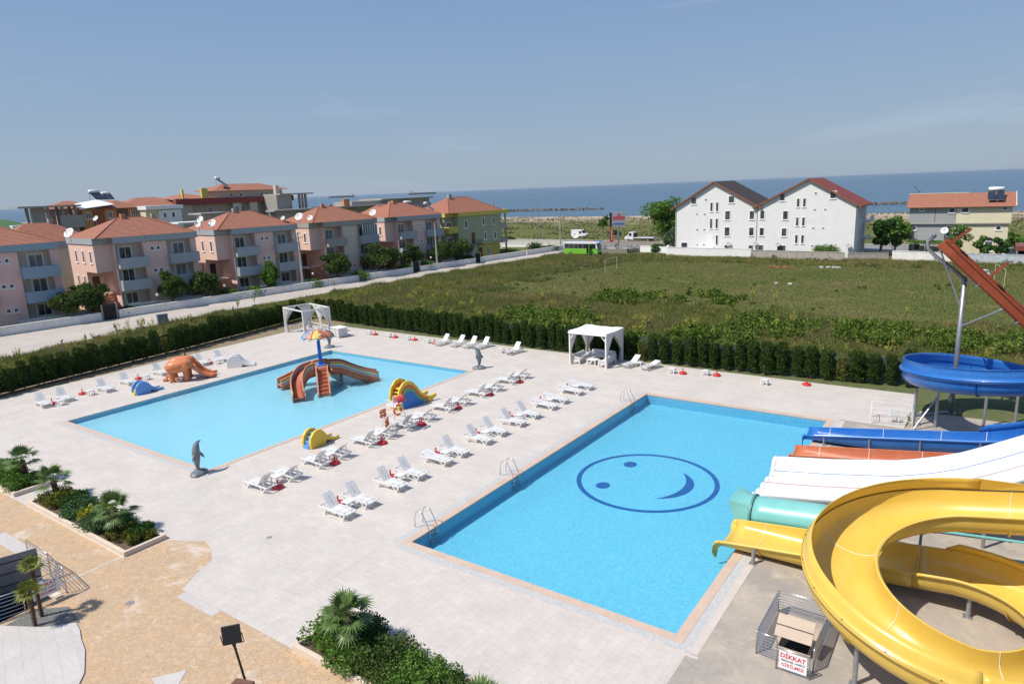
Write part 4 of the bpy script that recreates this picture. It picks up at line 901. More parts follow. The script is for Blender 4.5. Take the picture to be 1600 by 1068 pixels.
# ---- small animal slides
def mm(n, c, c2=None): return mat(n, c, c2, nscale=3, rough=.4, streak=.15)
M_by = mm('slide_yellow', (.72, .50, .05)); M_bb = mm('slide_blue', (.12, .32, .70)); M_eo = mm('elephant_orange', (.58, .18, .07), (.64, .23, .10)); M_wh = mm('slide_white', (.74, .74, .72))
def blob(parent, name, parts, mt, sub=1):
    """metaball-ish: skin-modifier body from a joint chain list [(pts, radii)]"""
    o = None
    for pts, rad in parts:
        m = MB(); m.tube(pts, rad, 14); o = m.build(name, mt, parent, smooth=True, sub=1)
    return o
def side_panel(parent, prof, y, th, mt, name='side_panel'):
    m = MB(); m.prism([(a, b_) for a, b_ in prof], -th/2, th/2, Matrix(((1, 0, 0, 0), (0, 0, 1, y), (0, 1, 0, 0), (0, 0, 0, 1)))); return m.build(name, mt, parent, bevel=.04)
def trunk_slide(name, loc, rz, label, c_out, c_in, s=1.0, steps=3, panels=None):
    r = empty(name, loc, rz, label, 'pool slide'); r.scale = (s,)*3
    P = [(-1.0, 0), (-1.02, .45), (-.92, .85), (-.65, 1.12), (-.35, 1.22), (0, 1.16), (.25, .95), (.5, .62), (.8, .38), (1.15, .24), (1.55, .26), (1.6, .12), (1.5, 0), (1.05, .02), (.7, .12), (.42, .25), (.3, 0)]
    for k, y in enumerate((-.38, .38)): side_panel(r, P, y, .22, (c_out if (panels is None or k == 0) else panels))
    m = MB(); m.grid([[(x, y, z) for y in (-.3, .3)] for x, z in ((-.45, .95), (-.1, .93), (.2, .66), (.5, .36), (.85, .18), (1.2, .10), (1.5, .10))]); m.build('chute', c_in, r, solid=.06)
    for k in range(steps): q = MB(); q.box(-.95 + k*.2, 0, .12 + k*.26, .26, .56, .24 + k*.0); q.build('step', c_in, r)
    return r
trunk_slide('elephant_slide', (-35.7, 6.9, .012), R_(88), 'small blue elephant slide with a yellow inside on the left pool edge', M_bb, M_by, .86)
trunk_slide('toddler_slide', (-13.5, 6.1, .012), R_(92), 'small yellow slide with blue steps near the near row of loungers', M_by, M_bb, .88)
trunk_slide('rabbit_slide', (-36.3, 15.9, .012), R_(50), 'small white slide with rounded sides at the left edge of the shallow pool', M_wh, M_wh, .95)
# big orange double elephant
el = empty('elephant_slide', (-36.75, 10.9, .012), R_(52), 'large terracotta double elephant slide whose trunks form the chute', 'pool slide')
for s in (-1, 1):
    y = s*.78
    q = MB(); q.tube([(-1.2, y, 1.15), (-.95, y, 1.25), (-.5, y, 1.32), (0, y, 1.35), (.35, y, 1.45), (.62, y, 1.42), (.85, y, 1.25)], [.30, .50, .56, .52, .46, .42, .25], 14); q.build('body', M_eo, el, smooth=True)
    for x in (-.85, .30): q = MB(); q.tube([(x, y, 1.2), (x, y, .6), (x + .02, y, .2), (x + .03, y, 0)], [.34, .24, .22, .26], 12); q.build('leg', M_eo, el, smooth=True)
    q = MB(); q.tube([(.8, y, 1.35), (1.1, y, 1.0), (1.4, y*.95, .65), (1.8, y*.9, .38), (2.25, y*.85, .22), (2.6, y*.8, .26)], [.26, .22, .18, .16, .14, .10], 12); q.build('trunk', M_eo, el, smooth=True)
    q = MB(); q.add([(.15, y + s*.50, 1.75), (.5, y + s*.62, 1.75), (.62, y + s*.60, 1.3), (.4, y + s*.55, .85), (.12, y + s*.52, 1.05)], [(0, 1, 2, 3, 4)]); q.build('ear', M_eo, el, solid=.07, bevel=.03)
    q = MB(); q.tube([(.85, y + s*.2, 1.15), (1.08, y + s*.24, 1.02), (1.22, y + s*.22, 1.1)], [.05, .04, .02], 8); q.build('tusk', mat('tusk_cream', (.70, .42, .30), rough=.5), el, smooth=True)
m = MB(); m.grid([[(x, y, z) for y in (-.62, .62)] for x, z in ((.0, 1.25), (.6, 1.15), (1.1, .8), (1.5, .45), (2.0, .2), (2.5, .12))]); m.build('chute', M_eo, el, solid=.06)
for k in range(5): q = MB(); q.box(-1.5 + k*.27, 0, .12 + k*.25, .3, .7, .12); q.build('step', M_eo, el)
# yellow rainbow arch slide
rb = empty('rainbow_slide', (-14.0, 14.5, .012), R_(79), 'yellow arched slide with a rainbow painted side beside the lifeguard chair', 'pool slide')
rb.scale = (.88, 1, .95)
def arch(s, dx=0.0):
    pts = [(-1.15, 0), (-1.15, .9), (-.95, 1.6), (-.55, 2.0), (-.1, 2.1), (.4, 1.92), (.8, 1.5), (1.15, 1.0), (1.6, .6), (2.1, .45), (2.7, .55), (2.72, .3), (2.1, .0)]
    return pts
cx_, cz_ = .2, 0
for y in (-.5, .5):
    A_ = arch(1); side_panel(rb, A_, y, .16, M_by)
    cols = [('rb_red', (.58, .12, .05)), ('rb_green', (.10, .36, .12)), ('rb_blue', (.03, .17, .50))]
    for k, (nm, c) in enumerate(cols):
        f = .86 - .12*k; q = [((x - .1)*f + .1 + (.12 if x > 1.2 else 0) * 0, z*f if z > 0 else 0) for x, z in A_ if x < 2.5]
        for dy in (-1, 1): m = MB(); m.add([(x, y + dy*(.085 + .004*k), z) for x, z in q], [tuple(range(len(q)))]); m.build('rainbow_stripe', mat(nm, c, rough=.45), rb)
m = MB(); m.grid([[(x, y, z) for y in (-.42, .42)] for x, z in ((-.6, 1.45), (.1, 1.45), (.5, 1.25), (.9, .85), (1.3, .45), (1.8, .2), (2.4, .12))]); m.build('chute', M_by, rb, solid=.06)
for k in range(6): q = MB(); q.box(-1.15 + k*.13, 0, .15 + k*.25, .2, .84, .07); q.build('step', M_by, rb)
# ---- octopus island: umbrella on a pole over four striped slides
isl = empty('umbrella_slide_island', (-24.5, 15.75, -.33), 0, 'wading pool slide island with striped curving slides, orange steps and a blue umbrella pole', 'pool slide')
S_ = [mat('isl_%s' % n_, c, c2, nscale=4, rough=.5, streak=.3, streakc=(.5, .4, .3)) for n_, c, c2 in (('salmon', (.58, .25, .15), (.5, .2, .12)), ('rust', (.42, .11, .05), (.48, .14, .07)), ('yellow', (.75, .55, .14), (.68, .48, .12)), ('blue', (.16, .34, .62), (.2, .38, .6)), ('brown', (.30, .13, .08), (.26, .1, .06)))]
m = MB(); m.lathe([(.75, 1.72), (.75, 1.80)], 8); m.m = 0; m.build('platform', S_[0], isl)
m = MB(); m.box(0, 0, 1.86, .62, .62, .16, R_(52)); m.build('pole_foot', M_bb, isl)
m = MB(); m.tube([(0, 0, 1.8), (-.02, 0, 3.0), (-.05, 0, 4.35)], [.17, .15, .12], 14); m.build('pole', mat('pole_blue', (.02, .16, .62), rough=.4), isl, smooth=True)
def isl_slide(pts, w=.78, wall_h=.5):
    fr_ = frames(pts); rr = []
    MB().grid([[p + n*a for a in (-w/2, -w/4, 0, w/4, w/2)] for p, n, h in fr_]).build('chute', S_[1], isl, smooth=True, solid=.05)
    for s in (-1, 1):
        hs = [(0, .42), (.42, .34)]
        # striped wall: bands from the lip down to the water
        zf = [.46, .34, .22, .10, -.10, -.60]; cs = [S_[0], S_[2], S_[3], S_[0], S_[1]]
        for k in range(5):
            rows = []
            for p, n, h in fr_:
                top = p.z + zf[k]; bot = p.z + zf[k+1]
                if k == 4: bot = max(.0, p.z - .62)
                rows.append([Vector((0, 0, 0)) + Vector((p.x, p.y, 0)) + n*s*(w/2 + .03 + .05*(k > 0)) + Vector((0, 0, max(z_, .0 - (0 if k < 4 else .2)))) for z_ in (top, bot)])
            MB().grid(rows).build('striped_wall', cs[k], isl, smooth=True, solid=.05)
        MB().tube([Vector((p.x, p.y, p.z + .46)) + n*s*(w/2 + .04) for p, n, h in fr_], .06, 6).build('lip', S_[0], isl, smooth=True)
D = lambda a, r, z: (r*math.cos(R_(a)), r*math.sin(R_(a)), z)
def curve_pts(ctrl, n=16):
    C_ = [Vector(c) for c in ctrl]; out = []
    for i in range(n+1):
        t = i/n*(len(C_)-1); k = min(int(t), len(C_)-2); f = t - k; p0 = C_[max(k-1, 0)]; p1 = C_[k]; p2 = C_[k+1]; p3 = C_[min(k+2, len(C_)-1)]
        out.append(.5*((2*p1) + (p2-p0)*f + (2*p0-5*p1+4*p2-p3)*f*f + (-p0+3*p1-3*p2+p3)*f**3))
    return out
isl_slide(curve_pts([(-.35, -.55, 1.72), (-.55, -1.4, 1.55), (-.2, -2.3, 1.0), (.75, -3.1, .5), (1.75, -3.75, .30)]))
isl_slide(curve_pts([(.45, .5, 1.72), (1.0, 1.25, 1.6), (1.6, 2.05, 1.1), (2.1, 2.9, .65), (2.6, 3.7, .34)]))
isl_slide(curve_pts([(-.6, .2, 1.72), (-1.4, .1, 1.5), (-2.1, -.5, 1.0), (-2.5, -1.3, .6), (-2.8, -2.2, .34)]))
isl_slide(curve_pts([(-.1, .65, 1.72), (-.3, 1.5, 1.5), (-.9, 2.3, 1.0), (-1.7, 2.9, .6), (-2.5, 3.3, .34)]))
a = R_(-38)
for k in range(7): q = MB(); q.box((.75 + k*.33)*math.cos(a), (.75 + k*.33)*math.sin(a), (1.72 - k*.24)/2, .34, .72, 1.72 - k*.24, a); q.build('step', S_[1], isl)
for s in (-1, 1):
    pr = [(.5, 0), (.5, 1.75), (.9, 2.05), (1.3, 1.95), (1.9, 1.35), (2.5, .75), (3.1, .28), (3.1, 0)]
    for k, f in enumerate((1.0, .84, .68)):
        q = MB(); q.prism([(x, z*f) for x, z in pr], -.05 - .004*k, .05 + .004*k, Matrix(((math.cos(a), 0, -math.sin(a), -s*.44*math.sin(a)), (math.sin(a), 0, math.cos(a), s*.44*math.cos(a)), (0, 1, 0, 0), (0, 0, 0, 1))))
        q.build('stair_cheek', [S_[0], S_[2], S_[3]][k], isl)
# umbrella canopy
um = empty('canopy', (-.05, 0, 4.2), 0); um.parent = isl
um.name = 'umbrella_canopy'
ccol = [S_[0], S_[4], S_[3], S_[0], S_[2], S_[4], S_[0], S_[4], S_[3], S_[0], S_[2], S_[1]]
for k in range(12):
    a0, a1 = 2*PI*k/12, 2*PI*(k+1)/12; rows = []
    for i in range(7):
        t = i/6; r_ = 1.28*math.sin(t*PI/2*.98); z = .62*math.cos(t*PI/2) ; rows.append([(r_*math.cos(a0 + (a1-a0)*j/4), r_*math.sin(a0 + (a1-a0)*j/4), z - (.10*math.sin(PI*j/4) if i == 6 else 0) * -1) for j in range(5)])
    MB().grid(rows).build('canopy_panel', ccol[k], um, smooth=True, solid=.04)
    q = MB(); am = (a0+a1)/2; q.lathe([(.02, 0), (.13, .03), (.15, .08), (.1, .13), (.02, .15)], 10, (1.26*math.cos(am), 1.26*math.sin(am), -.1)); q.build('scallop', mat('pale_blue_trim', (.5, .66, .78), rough=.5), um, smooth=True)
for t_, f_ in ((.3, .55), (1.4, .8), (2.6, .5), (3.9, .8), (5.0, .6), (5.8, .85)):
    q = MB(); q.lathe([(.01, .09), (.08, .06), (.10, 0), (.07, -.05)], 8, (1.28*f_*math.cos(t_), 1.28*f_*math.sin(t_), .62*math.sqrt(1-f_*f_) + .03)); q.build('white_knob', M_wh, um, smooth=True)
# ================================================================== PLANTS AND NEAR FITTINGS
rs = np.random.RandomState(5)
def leafm(n, a, b_, isl=.45, ns=2.0): return mat(n, a, b_, nscale=ns, rough=.75, spec=.08, island=isl, trans=.25, world=False)
L_hedge = leafm('hedge_leaf', (.032, .068, .014), (.06, .095, .02), .5, 2.5)
L_hedge2 = leafm('hedge_leaf_olive', (.10, .13, .02), (.16, .16, .03), .4, 2.5)
L_fresh = leafm('fresh_leaf', (.09, .19, .03), (.14, .24, .05), .45)
L_dark = leafm('dark_leaf', (.03, .085, .02), (.05, .11, .025), .5)
L_pine = leafm('pine_needles', (.06, .115, .028), (.10, .135, .035), .5)
L_jun = leafm('juniper', (.065, .145, .06), (.09, .17, .06), .45)
L_gold = leafm('gold_shrub', (.36, .32, .03), (.25, .27, .03), .4)
L_palm = mat('palm_leaf', (.085, .16, .04), (.13, .19, .055), nscale=3, rough=.45, spec=.4, island=.3, trans=.15)
L_bark = mat('bark', (.13, .09, .06), (.20, .15, .11), nscale=9, rough=.95, bump=.6)
L_barkp = mat('palm_fibre', (.085, .05, .03), (.16, .10, .06), nscale=14, rough=.98, bump=.8)
def foliage(name, C, size, mt, parent, rs_=rs, flat=0., aspect=.55):
    V, F = leaf_quads(np.asarray(C), size, rs_, flat, aspect); return mesh_np(name, V, F, mt, parent)
# ---- cypress hedge plants
def cypress(h, w, mt, n=1500, seed=0, gap=0):
    r_ = np.random.RandomState(seed); r = empty('cypress', (0, 0, 0), 0, 'dark green columnar cypress in the clipped hedge round the pool deck', 'cypress', 'cypresses of the pool hedge')
    z = r_.uniform(.12, 1, n) * h; k = np.clip(np.minimum(1, (h - z) / (h*.10) + .55), .2, 1) * np.clip((z / (h*.14)), .45, 1)
    a = r_.uniform(0, 2*PI, n); rad = w * k * np.sqrt(r_.uniform(.35, 1.0, n)) * (1 + .22*np.sin(a*3 + z*4 + seed) + .12*np.sin(z*9 + a*2)); 
    C = np.stack([rad*np.cos(a), rad*np.sin(a), z + r_.normal(0, .05, n)], 1)
    foliage('foliage', C, .066, mt, r, r_); m = MB(); m.tube([(0, 0, 0), (.02, 0, h*.5), (0, 0, h*.85)], [.05, .04, .02], 6); m.build('trunk', L_bark, r); return r
cyps = [cypress(2.45, .47, L_hedge, 3000, 1), cypress(2.3, .44, L_hedge, 2700, 2), cypress(2.6, .52, L_hedge, 3200, 3), cypress(2.35, .40, L_hedge, 2400, 4), cypress(2.0, .36, L_hedge2, 900, 5)]
cyps[4]['label'] = 'yellowed thin cypress among the dark ones in the pool hedge'
cyps[4]['group'] = 'yellowed cypresses of the pool hedge'
def hy(x): return np.interp(x, [-50, -42, -26, -13, -3.6, 6.7, 16.5, 24], [36.2, 35.4, 34.5, 34.0, 33.9, 34.2, 35.2, 36.5])
def hx(y): return np.interp(y, [-12, 0, 5, 10, 17, 30, 36], [-45.2, -46.0, -46.8, -47.3, -48, -50.0, -51])
hs = []
x = -49.5
while x < 16.4: hs.append((x + rnd.uniform(-.06, .06), float(hy(x)) + rnd.uniform(-.1, .1))); x += rnd.uniform(.9, 1.2)
y = -11.0
while y < 35.5: hs.append((float(hx(y)) + rnd.uniform(-.12, .12), y)); y += rnd.uniform(1.1, 1.35)
for i, (x, y) in enumerate(hs):
    k = rnd.random(); kk = 4 if k > .955 else (0 if k < .3 else 1 if k < .55 else 2 if k < .82 else 3); src = cyps[kk]
    put(src, (x, y, 0), rnd.uniform(0, 6.28), src['label']).scale = (rnd.uniform(.85, 1.12), rnd.uniform(.85, 1.12), rnd.uniform(.9, 1.1))
# green windbreak net fence behind the hedge
M_net = mat('green_net', (.035, .075, .05), (.06, .10, .075), nscale=1.5, rough=.9, world=True)
def net(name, pts, label):
    r = empty(name, (pts[0][0], pts[0][1], 0), 0, label, 'fence'); o = Vector((*pts[0], 0)); m = MB()
    m.grid([[(x - o.x, y - o.y, z) for z in (.08, 1.9)] for x, y in pts]); m.build('green_net', M_net, r, solid=.02)
    L = 0
    for a, b_ in zip(pts, pts[1:]):
        d = math.dist(a, b_); k = max(1, int(d/2.6))
        for j in range(k): t = j/k; q = MB(); q.tube([(a[0]+(b_[0]-a[0])*t - o.x, a[1]+(b_[1]-a[1])*t - o.y, z) for z in (0, 2.1)], .03, 6); q.build('post', M_steel, r)
    return r
net('net_fence', [(x, float(hy(x)) + .62) for x in np.linspace(-50, 17, 12)], 'green net fence behind the long back hedge')
net('net_fence', [(float(hx(y)) - .62, y) for y in np.linspace(-11, 35.5, 9)], 'green net fence behind the left hedge')
# ---- generic trees / shrubs
def shrub(name, loc, sx_, sy_, h, mt, label, cat='shrub', n=1600, size=.07, seed=1, group=None, dome=.9):
    r_ = np.random.RandomState(seed); r = empty(name, loc, 0, label, cat, group)
    k = max(6, int(sx_*sy_*10)); cs = []; rad = []
    for i in range(k): a, b_ = r_.uniform(-1, 1, 2); t = max(0, 1 - max(abs(a), abs(b_))**3*.4); cs.append((a*sx_/2*.85, b_*sy_/2*.85, h*.5*t*r_.uniform(.6, 1.15))); rad.append(h*.42*r_.uniform(.7, 1.2))
    C = clumps(r_, cs, rad, n//k + 1); C = C[C[:, 2] > .02]
    foliage('foliage', C, size, mt, r, r_)
    m = MB()
    for i in range(4): a = r_.uniform(0, 6.28); m.tube([(0, 0, 0), (sx_*.2*math.cos(a), sy_*.2*math.sin(a), h*.45)], [.03, .012], 5)
    m.build('stems', L_bark, r); return r
def tree(name, loc, h, w, mt, label, seed=1, n=2600, size=.28, crown0=.35, cat='tree', group=None, trunk=.14, k=14, fork=2, sq=.8):
    r_ = np.random.RandomState(seed); r = empty(name, loc, 0, label, cat, group); cs = []; rad = []
    cz = h*(crown0 + (1-crown0)/2); hh = h*(1-crown0)/2
    for i in range(k):
        d = r_.normal(size=3); d /= np.linalg.norm(d); u = r_.uniform(.35, .9); cs.append((d[0]*w/2*u, d[1]*w/2*u, cz + d[2]*hh*u)); rad.append(w*.5*r_.uniform(.28, .45))
    C = clumps(r_, cs, rad, n//k, sq); foliage('crown', C, size, mt, r, r_)
    m = MB(); m.tube([(0, 0, 0), (.03*h*r_.uniform(-1, 1), .02*h, h*crown0*.9), (0, 0, h*.75)], [trunk, trunk*.75, trunk*.25], 8)
    for i in range(5): c = cs[i]; z0_ = h*crown0*r_.uniform(.6, 1.1); m.tube([(0, 0, z0_), (c[0]*.5, c[1]*.5, (z0_ + c[2])/2), (c[0]*.9, c[1]*.9, c[2])], [trunk*.5, trunk*.3, trunk*.1], 5)
    m.build('trunk', L_bark, r); return r
# ---- fan palms
def fan_palm(loc, h, label, fronds=20, rl=.62, seed=1, stalk=.7, mt=None, tr=.13, droop=1.0):
    rl *= .88; stalk *= .9
    r_ = random.Random(seed); r = empty('fan_palm', loc, r_.uniform(0, 6), label, 'palm')
    m = MB(); m.tube([(0, 0, 0), (.02, .01, h*.5), (0, 0, h), (0, 0, h + .1)], [tr*1.0, tr*1.05, tr*1.1, tr*.5], 12)
    for i in range(90):     # leaf-base stubs
        a = r_.uniform(0, 6.28); z = r_.uniform(.05, h); rr = tr*1.0; m.add([(rr*math.cos(a-.2), rr*math.sin(a-.2), z), (rr*math.cos(a+.2), rr*math.sin(a+.2), z), ((rr+.06)*math.cos(a), (rr+.06)*math.sin(a), z + .09)], [(0, 1, 2)])
    m.build('trunk', L_barkp, r)
    for i in range(fronds):
        q = MB(); a = i*2.399 + r_.uniform(-.2, .2); el = R_(78 - 100*(i/fronds)*droop + r_.uniform(-8, 8)); d = Vector((math.cos(a)*math.cos(el), math.sin(a)*math.cos(el), math.sin(el)))
        st = stalk*r_.uniform(.75, 1.1); base = Vector((0, 0, h + .05)); mid = base + d*st*.6 + Vector((0, 0, .02)); hub = base + d*st + Vector((0, 0, -.10*st*(1 - d.z)))
        q.tube([base, mid, hub], [.014, .010, .007], 4)
        side = d.cross(Vector((0, 0, 1)));  side = side.normalized() if side.length > .1 else Vector((1, 0, 0)); nrm_ = side.cross(d).normalized()
        if nrm_.z < 0: nrm_ = -nrm_
        nb = 19
        for k in range(nb):
            t = R_(-115 + 230*k/(nb-1)); L = rl*(.72 + .28*math.cos(t*.7))*r_.uniform(.9, 1.05); dd = (d*math.cos(t) + side*math.sin(t)).normalized(); wv = (side*math.cos(t) - d*math.sin(t)).normalized()
            p1 = hub + dd*L*.45 + nrm_*.03; p2 = hub + dd*L - Vector((0, 0, .16*L*r_.uniform(.4, 1.6)))
            q.add([hub, p1 + wv*.034 + nrm_*.008, p2, p1 - wv*.034 + nrm_*.008], [(0, 1, 2, 3)])
        q.build('frond', mt or L_palm, r)
    return r
L_palmy = mat('palm_leaf_young', (.24, .24, .04), (.14, .19, .035), nscale=3, rough=.5, island=.3, trans=.2)
fan_palm((-23.4, -6.2, .1), 1.2, 'fan palm standing alone in the leftmost planter', 14, .58, 3)
fan_palm((-19.35, -6.3, .1), .9, 'fan palm at the far left end of the middle planter', 14, .62, 4, .68)
fan_palm((-12.4, -6.55, .1), 1.1, 'large fan palm at the near right end of the middle planter', 15, .66, 5, .72)
fan_palm((3.3, -6.5, .1), 1.2, 'large fan palm above the bushes at the bottom centre', 17, .66, 6, .65)
fan_palm((9.55, -7.4, .1), .95, 'fan palm whose leaf tips show at the bottom edge', 20, .7, 7, .65)
fan_palm((-7.75, -11.75, .02), 1.25, 'short young palm in the gravel bed, nearer and lower of the two', 8, .50, 8, .30, L_palmy, .065, .8)
fan_palm((-8.2, -11.35, .02), 1.9, 'taller young palm in the gravel bed beside the grey panel', 6, .50, 9, .30, L_palmy, .065, .8)
# ---- planters
M_curb = mat('planter_stone', (.60, .49, .38), (.66, .57, .48), nscale=3, rough=.7, world=True)
def planter(x0, x1, y0, y1, label, steps=()):
    r = empty('planter', ((x0+x1)/2, (y0+y1)/2, 0), 0, label, 'planter'); cx_, cy_ = (x0+x1)/2, (y0+y1)/2; T = Matrix.Translation((-cx_, -cy_, 0)); h = .24; w = .16
    for q_ in ((x0, x1, y0, y0+w), (x0, x0+w, y0+w, y1-w), (x1-w, x1, y0+w, y1-w), (x0, x1, y1-w, y1)): q = MB(); q.bx(*q_, 0, h, T); q.build('kerb_stone', M_curb, r, bevel=.012)
    q = MB(); q.bx(x0+w, x1-w, y0+w, y1-w, .0, .12, T); q.build('soil', M_soil, r); return r
planter(-27.5, -21.75, -7.4, -5.55, 'stone-edged planter at the far left with one palm and green bushes')
planter(-19.9, -9.95, -7.45, -5.55, 'long stone-edged planter with two palms, junipers and a golden shrub')
planter(1.6, 13.2, -7.55, -5.5, 'stone-edged planter at the bottom centre filled with dense bushes')
for i, (x, y, sx_, sy_, h, mt, lab) in enumerate([
    (-26.0, -6.4, 1.8, 1.5, .9, L_fresh, 'tall fresh green bush at the left picture edge of the leftmost planter'), (-24.6, -6.6, 1.6, 1.4, .85, L_fresh, 'bright bush left of the palm in the leftmost planter'),
    (-22.9, -6.7, 1.5, 1.2, .75, L_fresh, 'low bright bush at the near corner of the leftmost planter'), (-22.7, -6.0, 1.2, .8, .7, L_dark, 'dark green bush behind the palm in the leftmost planter'),
    (-18.6, -6.4, 2.0, 1.5, .75, L_hedge2, 'olive dwarf conifer below the left palm of the middle planter'), (-17.3, -6.2, 1.5, 1.4, .7, L_dark, 'dark low shrub right of the left palm in the middle planter'),
    (-16.2, -6.4, 1.6, 1.6, .7, L_jun, 'blue-green spreading juniper left of the golden shrub'), (-14.7, -6.5, 1.3, 1.6, .7, L_gold, 'golden yellow shrub in the middle of the long planter'),
    (-13.7, -6.6, 1.5, 1.5, .8, L_jun, 'blue-green juniper right of the golden shrub'), (-12.7, -6.3, 1.6, 1.6, .6, L_jun, 'low juniper under the right palm of the middle planter'),
    (-11.4, -6.5, 1.9, 1.4, .55, L_hedge2, 'low olive shrub at the right end of the long planter'), (-10.9, -6.1, 1.4, 1.0, .55, L_dark, 'dark low shrub at the rear right end of the long planter')]):
    shrub('shrub', (x, y, .12), sx_*1.15, sy_*1.0, h*1.2, mt, lab, n=4200, size=.055, seed=20+i)
for i, (x, y, sx_, sy_, h, mt, lab) in enumerate([
    (2.5, -6.5, 1.5, 1.5, 1.0, L_fresh, 'bright leafy bush at the left end of the bottom centre planter'), (3.5, -6.1, 1.4, 1.4, 1.05, L_dark, 'dark leafy bush right behind the bottom centre palm'),
    (3.7, -6.9, 1.4, 1.2, .85, L_fresh, 'bright bush in front of the bottom centre palm'), (5.0, -6.5, 1.9, 1.9, .9, L_pine, 'feathery green bush right of the bottom centre palm'),
    (6.6, -6.6, 1.9, 1.9, .85, L_fresh, 'feathery bush in the middle of the bottom centre planter'), (8.2, -6.7, 1.9, 1.8, .8, L_pine, 'feathery bush left of the palm tips at the bottom edge')]):
    shrub('shrub', (x, y, .12), sx_*1.1, sy_*1.05, h*1.1, mt, lab, n=6500, size=.048, seed=50+i)
# gravel bed with palms
GRAV = [(-8.75, -12.35), (-7.35, -11.55), (-6.55, -10.75), (-8.0, -10.5), (-8.95, -11.3)]
M_grav = mat('grey_gravel', (.12, .12, .115), (.38, .37, .35), nscale=45, rough=.9, bump=1, world=True, lo=.42, hi=.6)
m = MB(); m.prism(GRAV, 0, .03); o = m.build('gravel_bed', M_grav); o['kind'] = 'stuff'; o['label'] = 'grey gravel bed under the two young palms'; o['category'] = 'gravel'
# ---- railings round the stair well, with the warning board
def rail_frame(parent, a, b_, h, n_bars, name, posts=True, z0=.08, r=.022):
    m = MB(); a, b_ = Vector(a), Vector(b_); m.tube([a + Vector((0, 0, .02)), a + Vector((0, 0, h - .06)), a + (b_-a).normalized()*.06 + Vector((0, 0, h)), b_ - (b_-a).normalized()*.06 + Vector((0, 0, h)), b_ + Vector((0, 0, h-.06)), b_ + Vector((0, 0, .02))], r, 8); o = m.build(name, M_chr, parent, smooth=True)
    for k in range(n_bars): z = z0 + (h - z0 - .12)*k/(n_bars-1); q = MB(); q.tube([a + Vector((0, 0, z)), b_ + Vector((0, 0, z))], .014, 6); q.build('horizontal_bar', M_chr, parent)
    return o
def text(parent, s, loc, size, mt, rx, name='lettering', bold=.0, ex=.002, sx_=1.0):
    c = bpy.data.curves.new(name, 'FONT'); c.body = s; c.size = size; c.align_x = 'CENTER'; c.align_y = 'CENTER'; c.extrude = ex; c.offset = bold; c.resolution_u = 3
    o = bpy.data.objects.new(name, c); COL.objects.link(o)
    dg = bpy.context.evaluated_depsgraph_get(); me = bpy.data.meshes.new_from_object(o.evaluated_get(dg)); bpy.data.objects.remove(o)
    me.materials.clear(); me.materials.append(mt); o = bpy.data.objects.new(name, me); COL.objects.link(o); o.parent = parent; o.location = loc; o.rotation_euler = rx; o.scale = (sx_, 1, 1); return o
M_tr = mat('sign_red', (.62, .02, .03), rough=.5); M_tk = mat('sign_black', (.04, .04, .05), rough=.5)
def board(loc, rz, label, w=.78, h=.62):
    r = empty('warning_sign', loc, rz, label, 'sign')
    m = MB(); m.box(0, 0, h/2, w, .012, h); m.build('board', mat('sign_white', (.80, .80, .80), rough=.5), r)
    text(r, 'DİKKAT', (0, -.010, h*.76), .20, M_tr, (PI/2, 0, 0), bold=.004); text(r, 'PERSONEL HARİCİ', (0, -.010, h*.50), .082, M_tk, (PI/2, 0, 0), bold=.001); text(r, 'GİRİLMEZ', (0, -.010, h*.24), .145, M_tr, (PI/2, 0, 0), bold=.001)
    return r
# left stairwell
rl = empty('stair_railing', (-9.1, -10.2, .01), 0, 'stainless railing round the open stairwell by the dark metal panel', 'railing')
P4 = [(-4.0, .3, 0), (-1.9, .3, 0), (0, .1, 0), (-.0, -1.25, 0), (-.1, -2.9, 0), (-2.0, -3.3, 0)]
rail_frame(rl, P4[1], P4[2], 1.1, 6, 'handrail_frame'); rail_frame(rl, P4[0], P4[1], 1.1, 6, 'handrail_frame')
rail_frame(rl, P4[2], P4[3], 1.1, 3, 'gate_frame'); rail_frame(rl, (0, -1.35, 0), (-.2, -2.2, 0), .95, 6, 'handrail_frame'); rail_frame(rl, (-.2, -2.2, 0), (-.4, -3.1, 0), .95, 6, 'handrail_frame')
board((-9.04, -10.78, .30), R_(90), 'white warning board reading DİKKAT on the left stairwell railing', .95, .62)
pn = empty('metal_panel', (-11.4, -11.2, .0), R_(72), 'dark grey sheet metal panel standing open beside the left stairwell', 'panel')
m = MB(); m.box(0, 0, .72, 2.1, .05, 1.5); m.build('sheet', mat('zinc_sheet', (.17, .18, .195), (.22, .23, .245), nscale=2, rough=.5, metal=.4), pn); m = MB(); [m.box(0, -.03, z, 2.1, .03, .04) for z in (.25, .75, 1.2)]; m.build('stiffeners', M_dark, pn)
m = MB(); m.bx(-11.7, -9.0, -10.56, -10.3, 0, .09); tag(m.build('kerb', M_curb), 'beige stone kerb at the head of the left stairwell', 'kerb')
